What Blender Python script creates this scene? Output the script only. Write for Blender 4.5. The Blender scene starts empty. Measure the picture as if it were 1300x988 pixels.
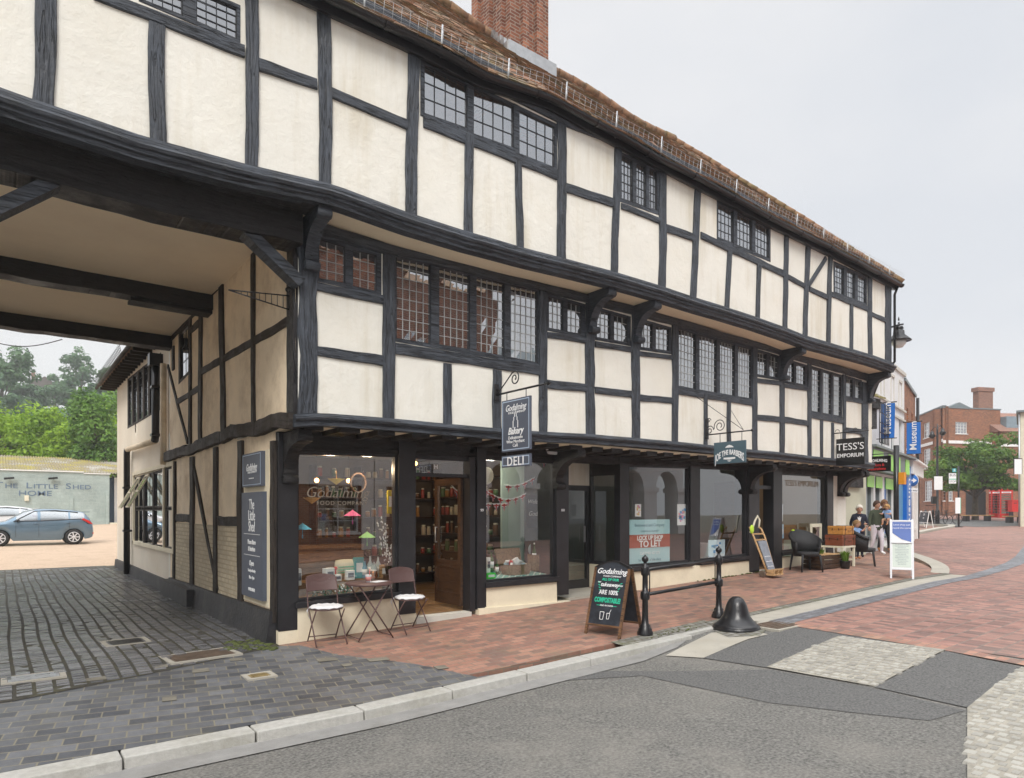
import bpy, bmesh, math, random
from mathutils import Vector, Matrix, noise
random.seed(7)
R = math.radians
C = bpy.context.scene.collection
# ------------------------------------------------------------------ camera geometry (metres, facade along +X, building towards +Y)
CX, CY, CZ = -2.70, -8.28, 1.65
FX, CU, CV = 845.0, 650.0, 648.0
FW = Vector((.6097, .7926, 0)).normalized(); RT = Vector((FW.y, -FW.x, 0)); UP = Vector((0, 0, 1))
CAM = Vector((CX, CY, CZ))
def ray(x, y): return FW + RT*((x-CU)/FX) + UP*((CV-y)/FX)
def onY(x, y, Y):
    d = ray(x, y); return CAM + d*((Y-CY)/d.y)
def onX(x, y, X):
    d = ray(x, y); return CAM + d*((X-CX)/d.x)
def at(x, y, z): return CAM + ray(x, y)*z
def interp(P, x):
    if x <= P[0][0]:
        a, b = P[0], P[1]
    elif x >= P[-1][0]:
        a, b = P[-2], P[-1]
    else:
        for i in range(len(P)-1):
            if P[i][0] <= x <= P[i+1][0]:
                a, b = P[i], P[i+1]; break
    return a[1] + (b[1]-a[1])*(x-a[0])/(b[0]-a[0])
GX = [(-200, 0), (0, 0), (12, .36), (20, .36), (42, .60), (74, 1.10), (400, 1.1)]
GY = [(-60, -.13), (-2.6, -.13), (0, 0), (16, 0), (45, .64), (80, 1.0)]
def clampi(P, x):
    if x <= P[0][0]: return P[0][1]
    if x >= P[-1][0]: return P[-1][1]
    return interp(P, x)
def g(x, y): return clampi(GX, x) + clampi(GY, y)
def ongr(x, y, off=0):
    d = ray(x, y); t = 5.0
    p = CAM.copy()
    for i in range(60):
        zz = g(p.x, p.y)+off
        t = (zz-CZ)/d.z; q = CAM+d*t
        p = p*.5+q*.5 if i > 4 else q
    return Vector((p.x, p.y, g(p.x, p.y)+off))
def lin(c):
    return tuple(((v/255)/12.92 if v/255 <= .04045 else ((v/255+.055)/1.055)**2.4) for v in c)
# ------------------------------------------------------------------ materials
def newmat(name):
    m = bpy.data.materials.new(name); m.use_nodes = True
    nt = m.node_tree; b = nt.nodes['Principled BSDF']
    return m, nt, b
def N(nt, t, **k):
    n = nt.nodes.new(t)
    for a, v in k.items():
        if a.startswith('i_'):
            n.inputs[a[2:].replace('_', ' ')].default_value = v
        else: setattr(n, a, v)
    return n
def ramp(nt, stops, interp_='LINEAR'):
    r = nt.nodes.new('ShaderNodeValToRGB'); r.color_ramp.interpolation = interp_
    e = r.color_ramp.elements
    while len(e) < len(stops): e.new(.5)
    for i, (p, c) in enumerate(stops):
        e[i].position = p; e[i].color = (*c, 1) if len(c) == 3 else c
    return r
def sc(c, k): return tuple(min(1, v*k) for v in c)
def mk(name, col, rough=.6, var=.12, scale=4., bump=.1, bscale=30., metal=0., coat=0., coord='Object', mapscale=(1, 1, 1), dirt=None, dscale=1.2, damt=.5, spec=.5, emit=None, streak=None):
    m, nt, b = newmat(name); L = nt.links
    tc = N(nt, 'ShaderNodeTexCoord'); mp = N(nt, 'ShaderNodeMapping'); mp.inputs['Scale'].default_value = mapscale
    L.new(tc.outputs[coord], mp.inputs[0])
    n = N(nt, 'ShaderNodeTexNoise', i_Scale=scale, i_Detail=6., i_Roughness=.6); L.new(mp.outputs[0], n.inputs[0])
    r = ramp(nt, [(.3, sc(col, 1-var)), (.7, sc(col, 1+var))]); L.new(n.outputs[0], r.inputs[0])
    out = r.outputs[0]
    if dirt:
        n3 = N(nt, 'ShaderNodeTexNoise', i_Scale=dscale, i_Detail=8., i_Roughness=.7); L.new(mp.outputs[0], n3.inputs[0])
        r3 = ramp(nt, [(.48, (0, 0, 0)), (.72, (damt,)*3)]); L.new(n3.outputs[0], r3.inputs[0])
        mx = N(nt, 'ShaderNodeMix', data_type='RGBA'); L.new(r3.outputs[0], mx.inputs[0]); L.new(out, mx.inputs[6]); mx.inputs[7].default_value = (*dirt, 1)
        out = mx.outputs[2]
    if streak:
        ms_ = N(nt, 'ShaderNodeMapping'); ms_.inputs['Scale'].default_value = (5, 5, .5); L.new(tc.outputs[coord], ms_.inputs[0]); ns = N(nt, 'ShaderNodeTexNoise', i_Scale=1.1, i_Detail=7., i_Roughness=.65); L.new(ms_.outputs[0], ns.inputs[0])
        nv = N(nt, 'ShaderNodeTexNoise', i_Scale=.8, i_Detail=2.); L.new(mp.outputs[0], nv.inputs[0]); mv = N(nt, 'ShaderNodeMath', operation='MULTIPLY'); L.new(ns.outputs[0], mv.inputs[0]); L.new(nv.outputs[0], mv.inputs[1])
        rs = ramp(nt, [(.25, (1, 1, 1)), (.42, streak)]); L.new(mv.outputs[0], rs.inputs[0]); mxs = N(nt, 'ShaderNodeMix', data_type='RGBA', blend_type='MULTIPLY'); mxs.inputs[0].default_value = 1; L.new(out, mxs.inputs[6]); L.new(rs.outputs[0], mxs.inputs[7]); out = mxs.outputs[2]
    L.new(out, b.inputs['Base Color'])
    b.inputs['Roughness'].default_value = rough; b.inputs['Metallic'].default_value = metal
    b.inputs['Coat Weight'].default_value = coat; b.inputs['Specular IOR Level'].default_value = spec
    if bump:
        n2 = N(nt, 'ShaderNodeTexNoise', i_Scale=bscale, i_Detail=5., i_Roughness=.65); L.new(mp.outputs[0], n2.inputs[0])
        bp = N(nt, 'ShaderNodeBump', i_Strength=bump, i_Distance=.02); L.new(n2.outputs[0], bp.inputs['Height']); L.new(bp.outputs[0], b.inputs['Normal'])
    if emit:
        b.inputs['Emission Color'].default_value = (*emit[0], 1); b.inputs['Emission Strength'].default_value = emit[1]
    return m
def brickmat(name, c1, c2, mortar, bw=.225, bh=.075, ms=.01, rough=.85, bump=.5, rot=0., wob=0., vari=.35, offset=.5, extra=None, squash=1., wet=None, smooth=.1, var2=None, swap=False, moss=None):
    m, nt, b = newmat(name); L = nt.links
    tc = N(nt, 'ShaderNodeTexCoord'); mp = N(nt, 'ShaderNodeMapping'); mp.inputs['Rotation'].default_value = (0, 0, rot)
    L.new(tc.outputs['UV'], mp.inputs[0]); vec = mp.outputs[0]
    if wob:
        nw = N(nt, 'ShaderNodeTexNoise', i_Scale=1.3, i_Detail=2.); L.new(vec, nw.inputs[0])
        vm = N(nt, 'ShaderNodeVectorMath', operation='SUBTRACT'); L.new(nw.outputs[1], vm.inputs[0]); vm.inputs[1].default_value = (.5, .5, .5)
        vs = N(nt, 'ShaderNodeVectorMath', operation='SCALE'); L.new(vm.outputs[0], vs.inputs[0]); vs.inputs['Scale'].default_value = wob
        va = N(nt, 'ShaderNodeVectorMath', operation='ADD'); L.new(vec, va.inputs[0]); L.new(vs.outputs[0], va.inputs[1]); vec = va.outputs[0]
    br = N(nt, 'ShaderNodeTexBrick', offset=offset); L.new(vec, br.inputs[0])
    br.inputs['Scale'].default_value = 1.; br.inputs['Brick Width'].default_value = bw; br.inputs['Row Height'].default_value = bh
    br.inputs['Mortar Size'].default_value = ms; br.inputs['Mortar Smooth'].default_value = smooth; br.inputs['Bias'].default_value = 0
    br.inputs['Color1'].default_value = (0, 0, 0, 1); br.inputs['Color2'].default_value = (1, 1, 1, 1); br.inputs['Mortar'].default_value = (.5, .5, .5, 1)
    stops = [(0., c1), (1., c2)] if not var2 else [(0., c1), (.45, var2[0]), (.75, var2[1]), (1., c2)]
    rc = ramp(nt, stops); L.new(br.outputs['Color'], rc.inputs[0])
    n = N(nt, 'ShaderNodeTexNoise', i_Scale=7., i_Detail=8., i_Roughness=.7); L.new(tc.outputs['UV'], n.inputs[0])
    rn = ramp(nt, [(.3, (1-vari,)*3), (.7, (1+vari*.3,)*3)]); L.new(n.outputs[0], rn.inputs[0])
    mu = N(nt, 'ShaderNodeMix', data_type='RGBA', blend_type='MULTIPLY'); mu.inputs[0].default_value = 1; L.new(rc.outputs[0], mu.inputs[6]); L.new(rn.outputs[0], mu.inputs[7])
    nb = N(nt, 'ShaderNodeTexNoise', i_Scale=.55, i_Detail=5., i_Roughness=.6); L.new(tc.outputs['UV'], nb.inputs[0])
    rb = ramp(nt, [(.3, (.72,)*3), (.7, (1.15,)*3)]); L.new(nb.outputs[0], rb.inputs[0])
    mu2 = N(nt, 'ShaderNodeMix', data_type='RGBA', blend_type='MULTIPLY'); mu2.inputs[0].default_value = 1; L.new(mu.outputs[2], mu2.inputs[6]); L.new(rb.outputs[0], mu2.inputs[7])
    mx = N(nt, 'ShaderNodeMix', data_type='RGBA'); L.new(br.outputs['Fac'], mx.inputs[0]); L.new(mu2.outputs[2], mx.inputs[6]); mx.inputs[7].default_value = (*mortar, 1)
    out = mx.outputs[2]
    if moss:
        n4 = N(nt, 'ShaderNodeTexNoise', i_Scale=moss[1], i_Detail=8., i_Roughness=.7); L.new(tc.outputs['UV'], n4.inputs[0])
        r4 = ramp(nt, [(.5, (0,)*3), (.68, (moss[2],)*3)]); L.new(n4.outputs[0], r4.inputs[0])
        m4 = N(nt, 'ShaderNodeMix', data_type='RGBA'); L.new(r4.outputs[0], m4.inputs[0]); L.new(out, m4.inputs[6]); m4.inputs[7].default_value = (*moss[0], 1); out = m4.outputs[2]
    L.new(out, b.inputs['Base Color'])
    inv = N(nt, 'ShaderNodeMath', operation='SUBTRACT'); inv.inputs[0].default_value = 1.; L.new(br.outputs['Fac'], inv.inputs[1])
    n5 = N(nt, 'ShaderNodeTexNoise', i_Scale=45., i_Detail=4.); L.new(tc.outputs['UV'], n5.inputs[0])
    ad = N(nt, 'ShaderNodeMath', operation='MULTIPLY_ADD'); L.new(n5.outputs[0], ad.inputs[0]); ad.inputs[1].default_value = .35; L.new(inv.outputs[0], ad.inputs[2])
    ad2 = N(nt, 'ShaderNodeMath', operation='MULTIPLY_ADD'); L.new(br.outputs['Color'], ad2.inputs[0]); ad2.inputs[1].default_value = .3; L.new(ad.outputs[0], ad2.inputs[2])
    bp = N(nt, 'ShaderNodeBump', i_Strength=bump, i_Distance=.012); L.new(ad2.outputs[0], bp.inputs['Height']); L.new(bp.outputs[0], b.inputs['Normal'])
    if wet:
        rr = ramp(nt, [(.35, (wet[0],)*3), (.65, (wet[1],)*3)]); L.new(nb.outputs[0], rr.inputs[0]); L.new(rr.outputs[0], b.inputs['Roughness'])
    else: b.inputs['Roughness'].default_value = rough
    return m
def glassmat(name, tint=(.9, .95, .93), f0=.12, rough=.0):
    m = bpy.data.materials.new(name); m.use_nodes = True; nt = m.node_tree; nt.nodes.clear(); L = nt.links
    o = N(nt, 'ShaderNodeOutputMaterial'); t = N(nt, 'ShaderNodeBsdfTransparent'); t.inputs[0].default_value = (*tint, 1)
    gl = N(nt, 'ShaderNodeBsdfGlossy'); gl.inputs['Roughness'].default_value = rough; gl.inputs['Color'].default_value = (.95, .97, 1, 1)
    lw = N(nt, 'ShaderNodeLayerWeight'); p = N(nt, 'ShaderNodeMath', operation='POWER'); L.new(lw.outputs['Facing'], p.inputs[0]); p.inputs[1].default_value = 4.
    f = N(nt, 'ShaderNodeMath', operation='MULTIPLY_ADD'); L.new(p.outputs[0], f.inputs[0]); f.inputs[1].default_value = 1-f0; f.inputs[2].default_value = f0; mx = N(nt, 'ShaderNodeMixShader')
    lw.inputs['Blend'].default_value = .5
    L.new(f.outputs[0], mx.inputs[0]); L.new(t.outputs[0], mx.inputs[1]); L.new(gl.outputs[0], mx.inputs[2]); L.new(mx.outputs[0], o.inputs[0])
    return m
def timbermat(name, c0, c1, rough=.5, bump=.5):
    m, nt, b = newmat(name); L = nt.links
    tc = N(nt, 'ShaderNodeTexCoord'); mp = N(nt, 'ShaderNodeMapping'); mp.inputs['Scale'].default_value = (2.2, 22, 1); L.new(tc.outputs['UV'], mp.inputs[0])
    n = N(nt, 'ShaderNodeTexNoise', i_Scale=1.6, i_Detail=8., i_Roughness=.7, i_Distortion=.6); L.new(mp.outputs[0], n.inputs[0])
    n2 = N(nt, 'ShaderNodeTexNoise', i_Scale=3., i_Detail=6., i_Roughness=.7); L.new(tc.outputs['Object'], n2.inputs[0])
    ad = N(nt, 'ShaderNodeMath', operation='ADD'); L.new(n.outputs[0], ad.inputs[0]); L.new(n2.outputs[0], ad.inputs[1])
    r = ramp(nt, [(.35, c0), (.62, c1)]); hf = N(nt, 'ShaderNodeMath', operation='MULTIPLY'); hf.inputs[1].default_value = .5; L.new(ad.outputs[0], hf.inputs[0]); L.new(hf.outputs[0], r.inputs[0])
    L.new(r.outputs[0], b.inputs['Base Color']); b.inputs['Roughness'].default_value = rough
    mp2 = N(nt, 'ShaderNodeMapping'); mp2.inputs['Scale'].default_value = (.9, 14, 1); L.new(tc.outputs['UV'], mp2.inputs[0]); vo = N(nt, 'ShaderNodeTexNoise', i_Scale=1.3, i_Detail=3., i_Distortion=1.2); L.new(mp2.outputs[0], vo.inputs[0])
    cr = ramp(nt, [(.47, (1, 1, 1)), (.495, (0, 0, 0)), (.505, (0, 0, 0)), (.53, (1, 1, 1))]); L.new(vo.outputs[0], cr.inputs[0])
    mu = N(nt, 'ShaderNodeMix', data_type='RGBA', blend_type='MULTIPLY'); mu.inputs[0].default_value = .55; L.new(r.outputs[0], mu.inputs[6]); L.new(cr.outputs[0], mu.inputs[7]); L.new(mu.outputs[2], b.inputs['Base Color'])
    h2 = N(nt, 'ShaderNodeMath', operation='MULTIPLY_ADD'); L.new(cr.outputs[0], h2.inputs[0]); h2.inputs[1].default_value = .8; L.new(ad.outputs[0], h2.inputs[2])
    rr = ramp(nt, [(.4, (rough-.12,)*3), (.6, (rough+.2,)*3)]); L.new(n2.outputs[0], rr.inputs[0]); L.new(rr.outputs[0], b.inputs['Roughness'])
    bp = N(nt, 'ShaderNodeBump', i_Strength=bump, i_Distance=.02); L.new(h2.outputs[0], bp.inputs['Height']); L.new(bp.outputs[0], b.inputs['Normal'])
    return m
def leafmat(name, c0, c1, trans=.3, scale=.6):
    m, nt, b = newmat(name); L = nt.links
    tc = N(nt, 'ShaderNodeTexCoord'); n = N(nt, 'ShaderNodeTexNoise', i_Scale=scale, i_Detail=3.); L.new(tc.outputs['Object'], n.inputs[0])
    at_ = N(nt, 'ShaderNodeAttribute', attribute_name='rnd')
    ad = N(nt, 'ShaderNodeMath', operation='MULTIPLY_ADD'); L.new(at_.outputs['Fac'], ad.inputs[0]); ad.inputs[1].default_value = .6; L.new(n.outputs[0], ad.inputs[2])
    r = ramp(nt, [(.4, c0), (1.0, c1)]); L.new(ad.outputs[0], r.inputs[0]); L.new(r.outputs[0], b.inputs['Base Color'])
    b.inputs['Roughness'].default_value = .6; b.inputs['Specular IOR Level'].default_value = .25
    tr = N(nt, 'ShaderNodeBsdfTranslucent'); L.new(r.outputs[0], tr.inputs[0]); mx = N(nt, 'ShaderNodeMixShader'); mx.inputs[0].default_value = trans
    o = nt.nodes['Material Output']; L.new(b.outputs[0], mx.inputs[1]); L.new(tr.outputs[0], mx.inputs[2]); L.new(mx.outputs[0], o.inputs[0])
    return m
M = {}
M['plaster'] = mk('cream_plaster', (.83, .81, .735), .8, .04, 1.5, .6, 7., dirt=(.74, .69, .57), dscale=.9, damt=.4, streak=(.86, .83, .77))
M['plaster_pass'] = mk('tan_plaster', (.86, .72, .53), .85, .10, 1.8, .4, 9., dirt=(.42, .30, .18), dscale=1.3, damt=.7)
M['ceiling'] = mk('tan_ceiling', (.90, .76, .56), .85, .05, .7, .15, 6., dirt=(.74, .58, .40), dscale=.6, damt=.4)
M['render'] = mk('cream_render', (.78, .70, .53), .85, .06, 2., .25, 14., dirt=(.45, .38, .26), dscale=1.3, damt=.35)
M['timber'] = timbermat('black_timber', (.012, .014, .018), (.082, .096, .120), .48, .8)
M['timber_dark'] = timbermat('dark_timber', (.006, .005, .005), (.030, .028, .030), .5, .8)
M['timber_old'] = timbermat('old_brown_timber', (.014, .010, .008), (.055, .042, .033), .7, .8)
M['joinery'] = mk('black_joinery', (.020, .020, .023), .35, .25, 5, .08, 25)
M['lead'] = mk('dark_lead_came', (.03, .033, .04), .6, .1, 5, 0)
M['leadw'] = mk('pale_lead_came', (.42, .43, .42), .6, .1, 5, 0)
M['glass'] = glassmat('window_glass', (.75, .8, .8), .48)
M['shopglass'] = glassmat('shop_glass', (.95, .98, .96), .21)
M['carglass'] = glassmat('car_glass', (.35, .42, .42), .3)
M['tile'] = mk('clay_roof_tile', (.25, .14, .08), .9, .4, 9, .5, 30, dirt=(.15, .14, .05), dscale=1.4, damt=.85)
M['tile2'] = mk('clay_roof_tile_dark', (.15, .10, .065), .9, .4, 9, .5, 30, dirt=(.13, .13, .05), dscale=1.4, damt=.85)
M['tile3'] = mk('clay_roof_tile_orange', (.31, .155, .085), .9, .3, 9, .5, 30, dirt=(.2, .17, .06), dscale=1.4, damt=.6)
M['brick_red'] = brickmat('red_brick', (.20, .055, .03), (.42, .14, .06), (.30, .26, .21), var2=((.30, .085, .04), (.36, .11, .05)))
M['brick_chim'] = brickmat('chimney_brick', (.16, .05, .03), (.44, .17, .09), (.30, .24, .19), bw=.225, bh=.07, bump=.8, var2=((.26, .09, .05), (.36, .13, .07)))
M['brick_orange'] = brickmat('orange_brick', (.20, .065, .03), (.40, .14, .06), (.28, .2, .14), bump=.3)
M['brick_dkred'] = brickmat('dark_red_brick', (.20, .075, .05), (.34, .13, .08), (.30, .25, .2), bump=.3)
M['brick_cream'] = brickmat('painted_cream_brick', (.62, .53, .38), (.74, .65, .48), (.46, .38, .26), bw=.22, bh=.07, bump=1., vari=.25)
M['brick_green'] = brickmat('painted_green_brick', (.37, .45, .43), (.42, .50, .475), (.35, .42, .40), bw=.44, bh=.22, ms=.012, bump=.5, vari=.12)
M['pave_red'] = brickmat('red_brick_paving', (.22, .14, .115), (.43, .235, .17), (.20, .165, .13), bw=.21, bh=.105, ms=.006, bump=.35, rough=.75, var2=((.34, .175, .13), (.38, .195, .14)), vari=.25, moss=((.27, .22, .13), 1.5, .3))
M['road_red'] = brickmat('worn_red_road_brick', (.19, .11, .095), (.42, .22, .17), (.19, .155, .13), bw=.105, bh=.21, ms=.008, bump=.35, rough=.7, var2=((.33, .165, .13), (.38, .19, .15)), vari=.3, offset=.5, moss=((.19, .15, .125), .6, .5))
M['pave_blue'] = brickmat('blue_grey_paver', (.075, .080, .092), (.18, .187, .20), (.21, .19, .14), bw=.21, bh=.14, ms=.006, bump=.3, rot=.18, wet=(.35, .65), vari=.3, moss=((.14, .13, .09), 2.2, .3))
M['setts'] = brickmat('wet_stone_setts', (.055, .055, .062), (.14, .135, .14), (.014, .012, .009), bw=.085, bh=.17, ms=.014, bump=1., rot=1.5708, wob=.10, wet=(.18, .5), vari=.35, offset=.35, smooth=.35, moss=((.07, .06, .03), 1.6, .5))
M['cobble'] = brickmat('pale_cobbles', (.26, .235, .19), (.48, .45, .38), (.16, .135, .10), bw=.17, bh=.13, ms=.017, bump=1., wob=.07, rough=.8, vari=.3, smooth=.3)
M['sett_grey'] = brickmat('grey_setts', (.17, .165, .15), (.30, .29, .265), (.11, .10, .07), bw=.12, bh=.11, ms=.012, bump=.8, wob=.03, rough=.8, moss=((.17, .18, .07), 2.5, .5))
M['channel'] = brickmat('grey_channel_blocks', (.15, .155, .17), (.24, .25, .27), (.10, .09, .08), bw=.2, bh=.1, ms=.006, bump=.3, rough=.6)
M['kerb'] = mk('granite_kerb', (.42, .41, .38), .8, .12, 22, .35, 70, dirt=(.24, .23, .17), dscale=1.6, damt=.6)
M['concrete'] = mk('worn_concrete', (.40, .375, .32), .85, .14, 5, .3, 40, dirt=(.24, .21, .16), dscale=2.5, damt=.5)
M['asphalt'] = mk('asphalt', (.17, .165, .152), .85, .6, 42, .8, 130, dirt=(.27, .255, .225), dscale=.9, damt=.75, streak=None)
M['asphalt2'] = mk('new_asphalt', (.125, .124, .12), .85, .5, 48, .7, 140)
M['gravel'] = mk('pale_gravel', (.47, .35, .25), .95, .3, 25, .6, 60, dirt=(.30, .22, .15), dscale=1.2, damt=.5)
M['earth'] = mk('ground_earth', (.14, .12, .09), .95, .3, 3, .3, 20)
M['iron'] = mk('black_iron', (.012, .012, .014), .28, .2, 8, .12, 30)
M['rust'] = mk('rusty_cover', (.12, .085, .06), .6, .3, 9, .4, 60)
M['galv'] = mk('galvanised_steel', (.45, .46, .47), .4, .12, 9, 0, metal=.7)
M['white'] = mk('white_paint', (.78, .78, .76), .5, .05, 3, .05, 20)
M['whitewall'] = mk('white_painted_wall', (.74, .75, .75), .7, .05, 1.2, .12, 12, dirt=(.52, .52, .5), dscale=.8, damt=.4)
M['stone'] = mk('pale_stone', (.58, .56, .50), .8, .08, 2, .2, 14)
M['slate'] = mk('slate_sign_grey', (.085, .10, .135), .6, .08, 3, .04, 30)
M['signwhite'] = mk('sign_white', (.82, .83, .84), .5, .02, 3, 0)
M['silver'] = mk('brushed_silver', (.70, .71, .73), .35, .05, 3, 0, metal=.4)
M['signblue'] = mk('museum_blue', (.012, .15, .52), .45, .06, 3, .03, 20)
M['barber'] = mk('teal_grey_sign', (.075, .125, .155), .5, .06, 3, .03, 20)
M['signblack'] = mk('black_sign', (.012, .012, .013), .3, .1, 3, .02, 20)
M['lime'] = mk('lime_green_fascia', (.30, .72, .10), .4, .05, 3, 0)
M['darkgreyfascia'] = mk('slate_fascia', (.16, .19, .20), .5, .08, 3, .05, 20)
M['redpaint'] = mk('pillar_red', (.55, .018, .015), .35, .08, 3, .04, 20)
M['brownmetal'] = mk('brown_metal', (.11, .060, .055), .45, .15, 9, .05, 40)
M['cushion'] = mk('white_cushion', (.74, .74, .75), .9, .07, 9, .35, 12)
M['oak'] = timbermat('mid_brown_wood', (.075, .035, .016), (.20, .10, .045), .5, .3)
M['oakdark'] = timbermat('dark_brown_wood', (.03, .015, .008), (.09, .045, .022), .45, .3)
M['pine'] = timbermat('pale_pine', (.42, .25, .11), (.62, .40, .20), .6, .2)
M['chalk'] = mk('chalkboard', (.012, .016, .024), .65, .5, 6, .03, 30, dirt=(.05, .06, .08), dscale=3, damt=.6)
M['teal'] = mk('chalk_green', (.02, .45, .27), .7, .05, 3, 0)
M['tubw'] = mk('wicker_black', (.015, .015, .017), .5, .3, 50, .6, 90)
M['wicker'] = mk('wicker_brown', (.24, .17, .10), .8, .4, 40, .9, 80)
M['leather'] = mk('tan_leather', (.19, .052, .022), .45, .22, 5, .15, 40)
M['hamper'] = mk('golden_wicker', (.52, .24, .055), .6, .25, 30, .5, 70)
M['creampaint'] = mk('cream_paint', (.70, .66, .52), .6, .08, 5, .08, 30)
M['moss'] = mk('moss', (.09, .11, .03), .95, .4, 20, .8, 60)
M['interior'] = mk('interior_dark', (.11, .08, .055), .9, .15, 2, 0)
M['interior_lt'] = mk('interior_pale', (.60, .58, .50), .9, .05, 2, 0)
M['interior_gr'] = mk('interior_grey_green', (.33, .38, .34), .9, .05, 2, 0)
M['floorwood'] = timbermat('floor_wood', (.20, .11, .05), (.36, .22, .11), .5, .2)
M['wallwood'] = timbermat('shelf_wood', (.16, .08, .035), (.30, .17, .08), .6, .2)
M['sandstone'] = M['stone']

def settmat(name, c0, c1, rough, gap=None):
    m, nt, b = newmat(name); L = nt.links; a = N(nt, 'ShaderNodeAttribute', attribute_name='rnd'); tc = N(nt, 'ShaderNodeTexCoord')
    n = N(nt, 'ShaderNodeTexNoise', i_Scale=26., i_Detail=5., i_Roughness=.7); L.new(tc.outputs['Object'], n.inputs[0]); nb = N(nt, 'ShaderNodeTexNoise', i_Scale=.7, i_Detail=4.); L.new(tc.outputs['Object'], nb.inputs[0])
    r = ramp(nt, [(0., c0), (1., c1)]); ad = N(nt, 'ShaderNodeMath', operation='MULTIPLY_ADD'); L.new(n.outputs[0], ad.inputs[0]); ad.inputs[1].default_value = .7; L.new(a.outputs['Fac'], ad.inputs[2]); hf = N(nt, 'ShaderNodeMath', operation='MULTIPLY_ADD'); hf.inputs[1].default_value = .75; hf.inputs[2].default_value = -.15; L.new(ad.outputs[0], hf.inputs[0]); L.new(hf.outputs[0], r.inputs[0]); L.new(r.outputs[0], b.inputs['Base Color'])
    rr = ramp(nt, [(.4, (rough[0],)*3), (.6, (rough[1],)*3)]); L.new(nb.outputs[0], rr.inputs[0]); L.new(rr.outputs[0], b.inputs['Roughness'])
    bp = N(nt, 'ShaderNodeBump', i_Strength=.5, i_Distance=.01); L.new(n.outputs[0], bp.inputs['Height']); L.new(bp.outputs[0], b.inputs['Normal']); return m
M['sett_wet'] = settmat('wet_dark_sett', (.06, .061, .068), (.20, .198, .205), (.10, .30)); M['sett_pale'] = settmat('pale_granite_sett', (.22, .21, .185), (.43, .415, .37), (.7, .85)); M['gapmud'] = mk('joint_mud', (.05, .046, .036), .8, .3, 8, .3, 40, dirt=(.09, .085, .03), dscale=2, damt=.6)
M['gapsand'] = mk('joint_sand', (.30, .28, .235), .9, .3, 8, .3, 40)

M['soffit'] = mk('warm_cream_soffit', (.88, .77, .57), .85, .05, .9, .2, 7., dirt=(.72, .60, .42), dscale=.7, damt=.4)
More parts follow.
